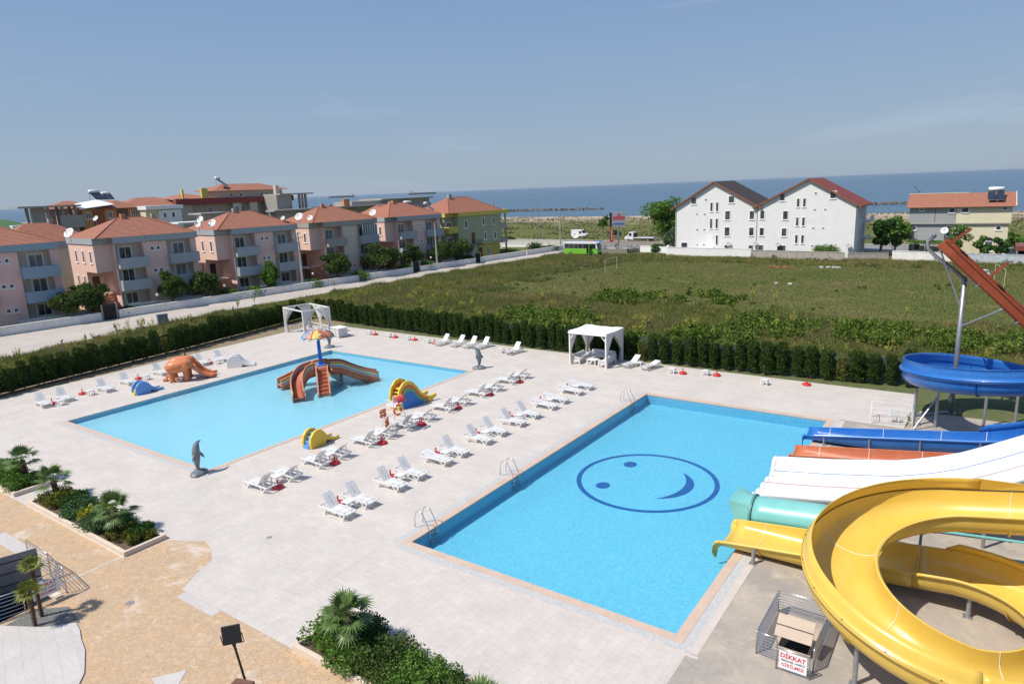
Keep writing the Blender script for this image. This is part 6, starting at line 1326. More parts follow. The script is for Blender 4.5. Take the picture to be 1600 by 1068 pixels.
# concrete frame on the right of the block
H = empty('unfinished_building', road_pt(74.5, 56), HROT, 'bare concrete rooftop frame with columns against the sea', 'building'); bxm(H, 'slab', P_conc, (-1, 8.5, -1, 7, 15.7, 16.0), (-6, 7, -6, -2, 11.8, 12.2)); bxm(H, 'column', P_conc, (4.8, 5.3, 0, .5, 11.5, 15.697), (5.8, 6.1, 0, .5, 11.5, 15.697), (6.6, 7.1, 0, .5, 11.5, 15.697)); bxm(H, 'block_wall', MATS['block_wall'], (-1.5, 2.7, 0, 6, 0, 15.697), (-5, 0.5, -5, -2, 0, 11.797)); bxm(H, 'chimney', P_cream, (-.9, .1, 1, 2, 16, 18)); bxm(H, 'lower_block', P_conc, (2.703, 9.5, 1, 8, 0, 11.8))
H = empty('unfinished_building', road_pt(86, 48), HROT, 'long low bare concrete building above the tiled roofs beside the sea', 'building'); bxm(H, 'wall', MATS['block_wall'], (0, 33, 2, 12, 0, 12.0)); bxm(H, 'slab', P_conc, (-2, 16, -1, 10, 12.003, 12.3), (14, 33, 1, 11, 13.3, 13.7)); bxm(H, 'upper_wall', P_conc, (5, 32.5, 2.2, 10, 12.003, 13.297)); bxm(H, 'chimney', P_terr, (1, 2.8, 0, 1, 12.3, 14.0)); 
H = empty('terrace_building', road_pt(-14, 30), HROT, 'low flat-roofed building with white parapet at the far left behind the houses', 'building'); bxm(H, 'wall', P_cream, (0, 30, 0, 6, 0, 8.4)); bxm(H, 'parapet', P_white, (-.4, 30.4, -.4, 6.4, 8.403, 9.0))
# ---- boundary wall, gates, garden walls
M_ww = mat('chipped_white_wall', (.78, .765, .73), (.68, .66, .62), nscale=1.2, rough=.9, streak=.5, streakc=(.42, .38, .33), world=True)
segs = [(-30, 11.6, 'left end of the picture to the first gate'), (13.8, 44.0, 'between the first gate and the dark gap'), (44.2, 66.5, 'under the pines of the fourth house'), (68.3, 84.0, 'between the two dark gates by the pines'), (85.4, 100.5, 'in front of the green and yellow house'), (101.0, 116.0, 'running to the coast road beyond the houses')]
for a, b_, lab in segs:
    r = empty('boundary_wall', road_pt(a, 0), HROT, 'low white roadside wall, section ' + lab, 'wall'); bxm(r, 'wall', M_ww, (0, b_-a, 0, .25, 0, 1.05)); bxm(r, 'coping', M_ww, (-.02, b_-a+.02, -.04, .29, 1.053, 1.12))
for u, lab in ((12.7, 'dark metal garden gate beside the second pink house'), (67.4, 'dark metal gate between the fourth and fifth pink houses'), (84.7, 'dark metal gate left of the green and yellow house')):
    g = empty('garden_gate', road_pt(u, .1), HROT, lab, 'gate'); q = MB(); [q.bx(x-.02, x+.02, -.02, .02, .1, 2.0) for x in np.linspace(-.75, .75, 12)]; q.bx(-.8, .8, -.02, .02, 0.05, .15); q.bx(-.8, .8, -.02, .02, 1.95, 2.05); q.build('bars', M_dark, g); bxm(g, 'panel', M_door2, (-.75, .75, .03, .06, .15, 1.9)); bxm(g, 'post', P_conc, (-.98, -.82, 0, .16, 0, 2.1), (.82, .98, 0, .16, 0, 2.1))
for k, (a, b_) in enumerate(((3, 11), (16, 28), (33, 46), (51, 63), (68.5, 80))):
    g = empty('garden_wall', road_pt(a, 2.2), HROT, 'low grey-blue garden wall in front of the %s pink house along the road' % ORD[k], 'wall'); bxm(g, 'wall', P_blue, (0, b_-a, 0, .2, 0, 1.3)); 
    q = MB(); [q.tube([(x, .1, 1.3), (x, .1, 1.9)], .02, 5) for x in np.arange(.2, b_-a, 2.0)]; q.build('posts', M_dark, g)
# ---- pines and garden trees (each its own look)
for i, (u, D, h, w, mt, lab, c0) in enumerate([
    (8.0, 1.6, 4.2, 3.6, L_pine, 'rounded stone pine in front of the leftmost pink house', .38), (11.2, 2.0, 4.7, 4.2, L_pine, 'wide stone pine between the leftmost and second pink houses', .35),
    (21.8, 1.8, 4.8, 4.0, L_pine, 'stone pine in front of the middle of the second pink house', .36), (26.8, 1.8, 4.3, 3.6, L_pine, 'stone pine at the right end of the second pink house', .36),
    (37.6, 2.0, 4.6, 2.9, L_fresh, 'bright green broadleaf tree in front of the third pink house', .25), (50.4, 1.8, 5.2, 4.4, L_pine, 'large double stone pine in front of the fourth pink house', .33),
    (59.6, 1.8, 5.6, 4.6, L_pine, 'large pine right of the glazed balcony of the fourth house', .35), (62.4, 1.8, 5.0, 4.2, L_pine, 'pine touching its larger neighbour by the glazed balcony', .35), (68.2, 1.9, 5.0, 3.8, L_pine, 'pine just right of the gate before the fifth pink house', .35),
    (75.5, 1.9, 4.8, 4.4, L_pine, 'dense pine in front of the fifth pink house', .3), (81.3, 1.9, 4.7, 4.2, L_pine, 'dense pine left of the green and yellow house', .3)]):
    tree('stone_pine' if mt is L_pine else 'garden_tree', road_pt(u, D), h*1.08, w*1.15, mt, lab, seed=70+i, n=5200, size=.17, crown0=c0*.8, k=22, sq=.8)
for i, (u, D, sx_, sy_, h, mt, lab) in enumerate([(30.5, 2.2, 4, 2, 2.2, L_fresh, 'bright vine bush beside the steps of the third pink house'), (34.5, 1.6, 3.0, 2, 2.0, L_fresh, 'bright bush at the left foot of the third pink house'), (45.2, 1.4, 3.4, 1.5, 1.8, L_fresh, 'clipped bush left of the double pine'), (54.6, 1.4, 4.5, 1.5, 2.2, L_fresh, 'light green climbing bush on the wall of the fourth house'), (66.2, 1.8, 3.0, 1.6, 2.2, L_fresh, 'light bush left of the gate by the fifth pink house'), (71.5, 1.6, 2.2, 1.6, 2.4, L_fresh, 'small bright bush behind the concrete lamp pole'), (84.3, 2.6, 2.4, 1.8, 2.0, L_pine, 'rose bush left of the stairs of the green house'), (99.5, 4, 6, 3, 1.8, L_fresh, 'hedge of bright shrubs beyond the green house'), (112.0, 2, 5.0, 2.6, 1.6, L_dark, 'dark shrubs near the end of the roadside wall'), (15.5, 1.6, 2.2, 1.4, 1.6, L_dark, 'thin dark shrub right of the first gate'), (108.5, 3.5, 2.6, 2.6, 3.0, L_dark, 'dark round tree by the end of the roadside wall')]):
    shrub('garden_shrub', road_pt(u, D), sx_, sy_, h, mt, lab, n=1500, size=.16, seed=90+i)
# ---- lamp posts and power poles on the road
def globe_lamp(loc, lab):
    r = empty('garden_lamp', loc, 0, lab, 'lamp'); m = MB(); m.tube([(0, 0, 0), (0, 0, 2.2)], .035, 6); m.build('post', M_dark, r); m = MB(); m.lathe([(.05, 2.15), (.16, 2.24), (.19, 2.36), (.15, 2.48), (.04, 2.54)], 12); m.build('globe', M_paint, r, smooth=True)
for u, k in ((19.3, 'second'), (29.2, 'third'), (44.8, 'fourth'), (60.4, 'fifth'), (71.9, 'sixth'), (93, 'green')): globe_lamp(road_pt(u, .7), 'white globe garden lamp behind the wall by the %s house along the road' % k)
def conc_pole(loc, h, lab, arms=True, lamp=False):
    r = empty('utility_pole', loc, 0, lab, 'pole'); m = MB(); m.tube([(0, 0, 0), (0, 0, h)], [.20, .11], 8); m.build('shaft', mat('pole_concrete', (.42, .40, .37), (.35, .34, .31), nscale=2, rough=.9), r)
    if arms:
        m = MB(); m.beam((-.1, -.9, h-.9), (.1, .9, h-.9), .10); m.beam((0, -.5, h-.2), (0, .5, h-.2), .08); m.build('cross_arm', M_steel, r)
        for y in (-.85, 0, .85): m = MB(); m.lathe([(.05, 0), (.07, .08), (.05, .14)], 8, (0, y, h-.86)); m.build('insulator', P_white, r)
    if lamp: m = MB(); m.tube([(0, 0, h-.2), (.6, -.3, h+.25), (1.0, -.5, h+.2)], .035, 6); m.box(1.1, -.55, h+.18, .5, .2, .1); m.build('lamp_arm', M_steel, r)
    return r
conc_pole(road_pt(42.9, 1.0), 9.4, 'thin utility pole with a transformer bracket before the third pink house', True); conc_pole(road_pt(73.2, .4), 9.2, 'slim concrete lamp pole in front of the fifth pink house', False, True); conc_pole((-69.96, 129.9, 0), 8.6, 'concrete utility pole at the end of the roadside wall by the junction')
dl_ = empty('street_lamp', (-94.2, 157.6, 0), 0, 'tall double-armed street lamp on the dune side of the coast road', 'street lamp'); m = MB(); m.tube([(0, 0, 0), (0, 0, 10.6)], [.14, .07], 8); m.build('post', M_steel, dl_)
for s in (-1, 1): m = MB(); m.tube([(0, 0, 10.5), (s*1.3, s*1.3, 11.4)], .05, 6); m.box(s*1.6, s*1.6, 11.5, .9, .3, .14, .8); m.build('lamp_arm', M_steel, dl_)
d3 = copy_tree(dl_, (5.5, 152.5, 0), .4, 'double-armed street lamp whose top shows above the grey house roof'); d3.scale = (1, 1, 1.05)
kb = empty('utility_cabinet', (-65.2, 24.6, 0), R_(75), 'grey steel utility cabinet leaning at the road edge by the grass', 'cabinet'); m = MB(); m.box(0, 0, .65, 1.2, .55, 1.3); m.build('body', mat('cabinet_grey', (.20, .22, .23), (.26, .27, .28), nscale=4, rough=.6), kb); m = MB(); m.box(0, 0, 1.33, 1.3, .65, .06); m.box(0, -.28, .65, .03, .02, 1.2); m.build('lid', M_steel, kb)
BOAT = (18.6, 97.0, .05)
# ================================================================== BUILDINGS BY THE COAST ROAD
WB = empty('gabled_building', (-35.6, 119.5, 0), 0, 'left half of the white gabled pair with a dark grey roof and outside stair', 'building')
WC = empty('gabled_building', (-18.8, 119.45, 0), 0, 'right half of the white gabled pair with a red roof', 'building')
def gable(H, w, h, ha, d, mt_roof, xap):
    m = MB(); m.prism([(0, 0), (w, 0), (w, h), (xap, ha), (0, h)], 0, d, Matrix(((1, 0, 0, 0), (0, 0, 1, 0), (0, 1, 0, 0), (0, 0, 0, 1)))); m.build('wall', P_white, H)
    ov = .9; sl = (ha-h)/xap; sr = (ha-h)/(w-xap); m = MB()
    for (x0, z0, x1, z1) in ((-ov, h - sl*ov, xap, ha), (w+ov, h - sr*ov, xap, ha)):
        m.add([(x0, -.45, z0+.04), (x1, -.45, z1+.04), (x1, d+.4, z1+.04), (x0, d+.4, z0+.04), (x0, -.45, z0+.22), (x1, -.45, z1+.22), (x1, d+.4, z1+.22), (x0, d+.4, z0+.22)], [(0, 1, 2, 3), (7, 6, 5, 4), (1, 0, 4, 5), (2, 1, 5, 6), (3, 2, 6, 7), (0, 3, 7, 4)])
    rf = m.build('roof', mt_roof, H); m = MB()
    for (x0, z0, x1, z1) in ((-ov, h - sl*ov, xap, ha), (w+ov, h - sr*ov, xap, ha)): m.beam((x0, -.50, z0+.1), (x1, -.50, z1+.1), .06, .26)
    m.build('verge_board', mat('verge_brown', (.25, .09, .05), rough=.7), rf)
gable(WB, 16.75, 9.8, 14.6, 12.5, T_dk, 8.0); gable(WC, 17.4, 9.8, 14.5, 12.5, T_rs, 9.1)
def darkwin(H, x, z, w, h, v=0, panes=1): return window(H, x, z, w, h, v, panes=panes, fr=.13)
for x, z, w, h in ((3.9, 11.1, 1.2, 1.5), (11.6, 11.2, 1.3, 1.5), (7.6, 9.8, .62, 1.9), (8.75, 9.8, .62, 1.9), (7.6, 6.5, .62, 2.1), (8.75, 6.5, .62, 2.1), (8.85, 3.2, .55, 2.0), (10.9, 8.1, 1.2, 1.9), (15.7, 8.1, 1.1, 1.8), (10.9, 4.9, 1.2, 1.9), (15.7, 4.9, 1.1, 1.8), (10.9, 1.5, 1.1, 1.7), (15.7, 1.5, 1.1, 1.7), (2.0, 1.9, 1.5, 1.6), (6.4, 11.3, .5, .45), (4.6, 8.4, .4, .35), (6.2, 8.4, .5, .4), (4.7, 5.3, .45, .4), (6.2, 5.3, .5, .4), (4.8, 2.2, .4, .35), (6.2, 2.2, .5, .4)): darkwin(WB, x, z, w, h)
for x, z, w, h in ((4.5, 11.4, 1.1, 1.5), (13.4, 11.6, 1.2, 1.5), (7.4, 10.3, .62, 1.7), (8.5, 10.3, .62, 1.7), (7.4, 6.8, .62, 1.7), (8.5, 6.8, .62, 1.7), (7.4, 3.5, .62, 1.7), (8.5, 3.5, .62, 1.7), (5.2, 8.0, 1.1, 1.8), (5.1, 4.8, 1.1, 1.7), (4.7, 1.6, 1.8, 1.6), (.9, 8.1, 1.0, 1.7), (.9, 4.9, 1.0, 1.7), (.9, 1.6, 1.0, 1.6), (10.4, 12.0, .5, .4), (10.4, 9.0, .5, .35), (12.2, 9.0, .5, .35), (10.3, 5.6, .5, .35), (12.0, 5.6, .5, .35), (10.3, 2.3, .5, .35)): darkwin(WC, x, z, w, h)
bxm(WB, 'door', M_frame, (6.9, 8.1, -.06, -.003, 1.75, 4.2))
for k in range(7): q = MB(); q.bx(4.6 + k*.36, 4.6 + (k+1)*.36, -1.5, -.4, 0, .26*(k+1)); q.build('stair_step', P_white, WB)
bxm(WB, 'landing', P_white, (7.12, 8.6, -1.5, -.4, 0, 1.82)); q = MB(); q.beam((4.6, -1.5, 1.0), (7.0, -1.5, 2.8), .05); q.beam((7.0, -1.5, 2.8), (8.6, -1.5, 2.8), .05); [q.beam((x, -1.5, .3 + (x-4.6)*.6), (x, -1.5, 1.1 + (x-4.6)*.7), .03) for x in (4.8, 5.5, 6.2)]; [q.beam((x, -1.5, 1.8), (x, -1.5, 2.8), .03) for x in (7.0, 7.8, 8.6)]; q.build('stair_railing', P_white, WB)
q = MB(); q.tube([(16.7, -.06, 0), (16.7, -.06, 9.6)], .05, 6); q.build('downpipe', M_steel, WB); q = MB(); q.tube([(.15, -.06, 0.2), (.15, -.06, 9.6)], .05, 6); q.build('downpipe', M_steel, WB)
# sea-side bays on the right flank
for k, y in enumerate((3.2, 6.0, 8.8)):
    for z in (7.9, 4.8, 1.8):
        o = MB(); o.bx(17.403, 17.43, y-.8, y+.8, z-1.1, z+1.1); w_ = o.build('window', M_glass, WC); o = MB(); [o.bx(17.431, 17.5, a-.06, a+.06, z-1.1, z+1.1) for a in (y-.8, y, y+.8)]; o.build('frame', M_frame, w_)
bxm(WC, 'balcony', P_white, (17.503, 18.8, 7.5, 12.4, 6.2, 6.4), (17.503, 18.8, 7.5, 12.4, 3.0, 3.2), (18.7, 18.8, 7.5, 12.4, 6.4, 7.3)); bxm(WC, 'pilaster', P_white, *[(17.403, 17.6, y, y+.3, 0, 9.6) for y in (1.8, 4.4, 7.2)])
for x, y, z, lab in ((-24.2, 119.1, 2.0, 'grey satellite dish on the lower wall of the left white gabled building'), (-18.9, 119.0, 2.2, 'grey satellite dish near the seam between the two white gabled buildings'), (-14.6, 119.0, 2.1, 'grey satellite dish left of the curtained window of the red-roofed half'), (-2.2, 119.0, 2.0, 'grey satellite dish at the right corner of the red-roofed half'), (12.0, 128.4, 4.0, 'white satellite dish on the wall of the grey house behind the red chute'), ):
    d = dish((x, y, z), 0, .75 if x > 10 else .55, lab, 30, MATS['dish_grey'] if x > 10 else mat('dish_dull', (.42, .42, .41), rough=.6), h=.15)
# grey and ivory twin house
GH = empty('twin_house', (6.2, 129, 0), R_(2), 'twin house, left half grey and right half ivory, under one long tiled roof', 'house')
bxm(GH, 'grey_wall', P_grey, (.3, 7.3, 0, 9, 0, 5.75), (0, 7.35, -.28, 9, 5.753, 8.7)); bxm(GH, 'ivory_wall', P_ivory, (7.303, 15.2, 0, 9, 0, 5.75), (7.353, 15.5, -.28, 9, 5.753, 8.7))
bxm(GH, 'ledge', P_conc, (0, 15.5, -.35, -.283, 5.65, 5.85)); bxm(GH, 'rust_stain', mat('rust_stain', (.28, .17, .09), rough=.9), (4.0, 4.16, -.295, -.283, 5.9, 8.6))
m = MB()
m.add([(-.5, -.9, 8.72), (16, -.9, 8.72), (16, 4.3, 11.0), (-.5, 4.3, 11.0), (-.5, 9.6, 8.72), (16, 9.6, 8.72), (-.5, -.9, 8.60), (16, -.9, 8.60), (16, 9.6, 8.6), (-.5, 9.6, 8.6)], [(0, 1, 2, 3), (3, 2, 5, 4), (6, 0, 3, 4, 9), (1, 7, 8, 5, 2), (6, 7, 1, 0), (9, 8, 7, 6)]); rf = m.build('roof', T_red, GH)
m = MB(); m.beam((-.5, 4.3, 11.05), (9, 4.3, 11.05), .3, .12); m.beam((16, -.9, 8.75), (16, 4.3, 11.05), .12, .14); m.build('ridge_cap', P_cream, rf)
for x, z, w, h, v in ((1.9, 8.3, .8, .55, -.28), (6.6, 8.1, 1.1, 1.0, -.28), (8.6, 8.1, 1.2, 1.0, -.28), (14.4, 8.3, .9, .6, -.28), (.9, 4.9, .8, .8, 0), (6.5, 4.4, 1.1, 2.0, 0), (8.4, 4.3, 1.3, 2.0, 0), (13.8, 4.9, .9, .8, 0), (1.6, 1.7, 1.2, 1.8, 0), (12.6, 1.7, 1.3, 1.9, 0)): darkwin(GH, x, z, w, h, v)
q = MB(); q.lathe([(.66, 0), (.66, .04)], 20); q.build('window_arch', M_glass, GH).matrix_local = Matrix.Translation((12.6, .0, 2.62)) @ Matrix.Rotation(PI/2, 4, 'X')
heater((19.1, 130.9, 9.75), R_(3), 'solar heater with two black collectors on the twin house roof', 1.25)
q = MB(); q.bx(6.0, 12.8, 125.2, 128.6, 2.35, 2.5); [q.tube([(x, 125.3, 0), (x, 125.3, 2.4)], .06, 6) for x in (6.2, 9.4, 12.6)]; o = q.build('pergola_roof', P_conc); tag(o, 'flat vine pergola roof on thin posts before the grey half house', 'pergola')
shrub('climbing_vine', (9.4, 126.0, 2.3), 6.6, 2.2, .9, L_fresh, 'green vine spread over the pergola of the grey half house', 'vine', 1500, .14, 201)
# trees around them
tree('broadleaf_tree', (-41.3, 128, 0), 13.2, 10.5, L_fresh, 'tall green tree left of the white gabled pair', seed=210, n=9000, size=.26, crown0=.22, k=26, trunk=.3)
tree('broadleaf_tree', (-37.2, 122.5, 0), 6.2, 5.4, leafm('grey_leaf', (.10, .16, .08), (.14, .19, .11)), 'grey-green tree against the left wall of the white building', seed=211, n=5200, size=.20, crown0=.12, k=20, trunk=.2)
tree('young_tree', (-82.1, 176.5, 0), 6.0, 3.4, L_fresh, 'small bright young tree alone on the dune behind the road', seed=212, n=1200, size=.25, crown0=.25, k=10, trunk=.1)
tree('broadleaf_tree', (2.2, 126, 0), 7.8, 5.0, L_dark, 'dark tree at the flank of the red-roofed white half', seed=213, n=4200, size=.24, crown0=.08, k=18)
tree('broadleaf_tree', (4.4, 127.8, 0), 8.2, 5.2, L_fresh, 'bright tree between the white pair and the grey house', seed=214, n=4600, size=.24, crown0=.15, k=18)
tree('broadleaf_tree', (14.6, 125, 0), 5.8, 4.6, L_fresh, 'loose bright tree before the ivory half, just right of the red chute', seed=215, n=1600, size=.2, crown0=.12, k=14)
tree('broadleaf_tree', (17.9, 125.5, 0), 4.0, 3.0, L_fresh, 'small bushy tree before the arched window', seed=216, n=1500, size=.2, crown0=.05, k=12)
tree('broadleaf_tree', (20.2, 125.2, 0), 3.6, 3.0, L_dark, 'small tree at the right foot of the ivory half', seed=217, n=1300, size=.2, crown0=.05, k=12)
tree('broadleaf_tree', (22.6, 126.8, 0), 4.9, 2.8, L_fresh, 'slim bright tree at the right corner of the ivory half', seed=218, n=1500, size=.2, crown0=.12, k=12)
shrub('climbing_shrub', (-6.0, 118.9, .9), 4.2, .8, 2.3, L_fresh, 'green creeper spreading over the lower white wall of the red-roofed half', 'shrub', 1200, .14, 219)
for i, (x, y, sx_, sy_, h, lab) in enumerate([(-50, 160, 9, 6, 3.0, 'dark scrub behind the tow truck'), (-43, 158, 6, 5, 3.4, 'dark scrub left of the tall tree'), (-41.5, 124, 2.2, 2.2, 2.2, 'rounded bush at the foot of the grey-green tree'), (28, 150, 16, 6, 3.2, 'wide scrub at the right picture edge'), (-93, 140, 3, 3, 2.2, 'dark bush left of the street lamp foot'), (-76, 172, 3, 3, 1.6, 'low bush left of the young dune tree')]):
    shrub('scrub_bush', (x, y, 0), sx_, sy_, h, L_dark if i != 3 else L_fresh, lab, n=1500, size=.28, seed=230+i)
# walls at the back of the field
def longwall(name, pts, h, mt, lab, th=.25, posts=0, cap=True):
    r = empty(name, (pts[0][0], pts[0][1], 0), 0, lab, 'wall' if name.endswith('wall') else 'fence'); o = Vector((*pts[0], 0))
    for a, b_ in zip(pts, pts[1:]):
        q = MB(); q.beam(Vector((*a, h/2)) - o, Vector((*b_, h/2)) - o, th, h); q.build('wall' if name.endswith('wall') else 'panel', mt, r)
        if cap: q = MB(); q.beam(Vector((*a, h+.05)) - o, Vector((*b_, h+.05)) - o, th+.1, .09); q.build('coping', mt, r)
        if posts:
            L_ = math.dist(a, b_); k = int(L_/posts)
            for j in range(k+1): t = j/max(1, k); q = MB(); q.box(a[0]+(b_[0]-a[0])*t-o.x, a[1]+(b_[1]-a[1])*t-o.y, h/2+.02, th+.12, th+.12, h+.04); q.build('post', mt, r)
    return r
longwall('boundary_wall', [(-45.6, 124.0), (-38.5, 122.6)], 1.3, P_white, 'low white wall with posts left of the white pair'); longwall('boundary_wall', [(-38.4, 122.5), (-36.6, 117.6), (-19.0, 116.9)], 1.7, P_white, 'white garden wall in front of the left gabled half')
longwall('boundary_wall', [(-18.9, 116.8), (-2.4, 115.6)], 1.5, mat('block_fence', (.42, .38, .33), (.34, .31, .27), nscale=2, rough=.9, streak=.4), 'grey block wall with piers in front of the red-roofed half', posts=2.4); longwall('boundary_wall', [(-2.0, 117.6), (4.3, 119.8)], 1.2, MATS['block_fence'], 'weathered low wall left of the dark tree')
longwall('boundary_wall', [(5.0, 119.0), (14.8, 116.8)], 1.6, M_ww, 'flaking white wall in front of the grey half house'); longwall('boundary_wall', [(14.9, 117.5), (24.5, 116.6)], 1.5, mat('pale_blue_sheet', (.50, .55, .60), (.40, .42, .44), nscale=2, rough=.8), 'pale blue patched wall in front of the ivory half', posts=2.6)
longwall('picket_fence', [(-55.5, 118.5), (-47, 120.5), (-45.8, 124.0)], .9, mat('old_picket', (.30, .27, .23), rough=.95), 'weathered grey picket fence between bus and white wall', th=.06, posts=.6, cap=False)
longwall('picket_fence', [(-66, 141), (-42, 139.5)], 1.0, MATS['old_picket'], 'dark wooden fence along the coast road beside the sign', th=.05, posts=1.2, cap=False)
# carport at the right edge
cp = empty('carport', (22.8, 117.4, 0), 0, 'dark carport with a maroon sheet roof at the right picture edge', 'carport')
bxm(cp, 'roof', mat('maroon_sheet', (.24, .07, .06), (.20, .06, .05), nscale=2, rough=.5), (-.3, 8, -.4, 5.5, 2.75, 2.95)); bxm(cp, 'front_roof_edge', MATS['maroon_sheet'], (-.3, 8, -.75, -.403, 2.2, 2.9)); bxm(cp, 'side_wall', MATS['pale_blue_sheet'], (0, .15, 0, 5, 0, 2.74)); bxm(cp, 'back_wall', M_dark, (.153, 8, 4.8, 5, 0, 2.74)); bxm(cp, 'post', M_steel, (7, 7.12, -.3, -.18, 0, 2.74), (3.5, 3.62, -.3, -.18, 0, 2.74))
# ---- vehicles
M_tyre = mat('tyre', (.02, .02, .02), rough=.85); M_rim = mat('wheel_rim', (.4, .4, .42), rough=.4, metal=.6); M_carw = mat('white_car_paint', (.74, .74, .74), rough=.25, coat=.4); M_vg = mat('vehicle_glass', (.02, .025, .03), rough=.08, spec=.8)
def wheel(parent, x, y, r, w=.22):
    q = MB(); q.tube([(x, y-w/2, r), (x, y+w/2, r)], r, 16); t = q.build('wheel', M_tyre, parent); q = MB(); q.tube([(x, y-w/2-.01, r), (x, y+w/2+.01, r)], r*.58, 12); q.build('rim', M_rim, t)
def side_prism(parent, name, mt, pts, y0, y1, bevel=.03): q = MB(); q.prism(pts, y0, y1, Matrix(((1, 0, 0, 0), (0, 0, 1, 0), (0, 1, 0, 0), (0, 0, 0, 1)))); return q.build(name, mt, parent, bevel=bevel)
bus = empty('minibus', (-54.9, 114.2, .02), R_(4), 'lime green and white minibus with an open door at the edge of the field', 'bus')
L_ = 8.2; M_lime = mat('lime_paint', (.19, .50, .05), rough=.3, coat=.4)
side_prism(bus, 'body', M_lime, [(-4.1, .35), (3.9, .35), (4.1, .7), (4.05, 1.55), (-4.1, 1.55)], -1.1, 1.1, .05); side_prism(bus, 'upper_body', M_carw, [(-4.1, 1.553), (4.05, 1.553), (3.75, 2.75), (3.4, 2.95), (-4.0, 2.95), (-4.12, 2.75)], -1.08, 1.08, .06)
for k in range(5): bxm(bus, 'side_window', M_vg, (-3.9 + k*1.12, -2.85 + k*1.12, -1.115, -1.083, 1.65, 2.62))
bxm(bus, 'side_window', M_vg, (2.35, 3.6, -1.115, -1.083, 1.55, 2.62)); bxm(bus, 'doorway', MATS['hatch_void'], (1.45, 2.25, -1.13, -1.103, .5, 2.6)); bxm(bus, 'open_door', M_lime, (2.27, 2.33, -1.85, -1.12, .55, 2.55))
q = MB(); q.add([(4.09, -1.0, 1.4), (4.09, 1.0, 1.4), (3.8, .95, 2.7), (3.8, -.95, 2.7)], [(0, 1, 2, 3)]); q.build('windscreen', M_vg, bus, solid=.05)
for x in (-2.4, 2.9):
    for y in (-.98, .98): wheel(bus, x, y, .42, .26)
for s in (-.8, .8): q = MB(); q.box(4.1, s, .85, .06, .35, .22); q.build('headlight', M_bw, bus)
bxm(bus, 'bumper', M_dark, (3.9, 4.18, -1.05, 1.05, .35, .6)); q = MB(); q.tube([(4.0, -1.1, 2.4), (4.35, -1.35, 2.4), (4.35, -1.35, 2.0)], .03, 5); q.box(4.35, -1.35, 1.9, .08, .2, .4); q.build('mirror', M_dark, bus)
van = empty('van', (-82.0, 161.2, .02), R_(-4), 'white panel van parked on the dune side of the coast road', 'van')
side_prism(van, 'body', M_carw, [(-2.5, .4), (2.4, .4), (2.55, .9), (2.3, 1.15), (1.55, 1.3), (1.0, 2.15), (.6, 2.3), (-2.45, 2.3), (-2.55, 1.2)], -.95, .95, .08)
bxm(van, 'side_window', M_vg, (.35, 1.15, -.985, -.953, 1.25, 1.9)); q = MB(); q.add([(1.62, -.85, 1.32), (1.62, .85, 1.32), (1.1, .8, 2.1), (1.1, -.8, 2.1)], [(0, 1, 2, 3)]); q.build('windscreen', M_vg, van, solid=.04)
for x in (-1.6, 1.6):
    for y in (-.88, .88): wheel(van, x, y, .34)
for s in (-.7, .7): q = MB(); q.box(2.5, s, .95, .08, .3, .2); q.build('headlight', M_bw, van)
tr = empty('tow_truck', (-58.0, 151.0, .02), R_(182), 'white flatbed tow truck with an empty bed on the coast road', 'truck')
side_prism(tr, 'cab', M_carw, [(1.5, .45), (3.9, .45), (4.1, .9), (3.9, 1.25), (3.2, 1.5), (2.7, 2.45), (1.7, 2.5), (1.5, 2.3)], -1.0, 1.0, .08); bxm(tr, 'side_window', M_vg, (2.0, 2.75, .953+.05, 1.04, 1.45, 2.2), (2.0, 2.75, -1.04, -1.003, 1.45, 2.2)); q = MB(); q.add([(3.25, -.9, 1.52), (3.25, .9, 1.52), (2.8, .85, 2.35), (2.8, -.85, 2.35)], [(0, 1, 2, 3)]); q.build('windscreen', M_vg, tr, solid=.04)
bxm(tr, 'flatbed', M_steel, (-4.2, 1.3, -1.1, 1.1, .95, 1.1)); bxm(tr, 'side_rail', M_carw, (-4.2, 1.3, -1.16, -1.103, .85, 1.12), (-4.2, 1.3, 1.103, 1.16, .85, 1.12)); bxm(tr, 'chassis', M_dark, (-3.6, 1.5, -.5, .5, .5, .94)); bxm(tr, 'headboard', M_dark, (1.2, 1.35, -1, 1, 1.1, 2.1)); bxm(tr, 'tail_ramp', M_steel, (-5.4, -4.203, -.9, .9, .7, .82))
for x in (-2.6, 2.9):
    for y in (-.9, .9): wheel(tr, x, y, .38)
def car(loc, rz, label, mt, s=1):
    c = empty('parked_car', loc, rz, label, 'car'); side_prism(c, 'body', mt, [(-2.1, .3), (2.05, .3), (2.15, .6), (2.0, .85), (1.1, .98), (.5, 1.4), (-1.1, 1.42), (-1.7, 1.0), (-2.1, .92)], -.85, .85, .08)
    side_prism(c, 'glass', M_vg, [(1.0, 1.0), (.45, 1.36), (-1.05, 1.37), (-1.55, 1.02)], -.862, .862, .01)
    for x in (-1.35, 1.35):
        for y in (-.78, .78): wheel(c, x, y, .31)
    return c
car((28.2, 140, .03), R_(10), 'white car on the coast road beside the right picture edge', M_carw); car((26.5, 119.6, .02), R_(180), 'white car parked in the dark under the maroon carport', M_carw)
car((-88, 118.0, .02), R_(80), 'white car parked behind the balconies of the green and yellow house', M_carw)
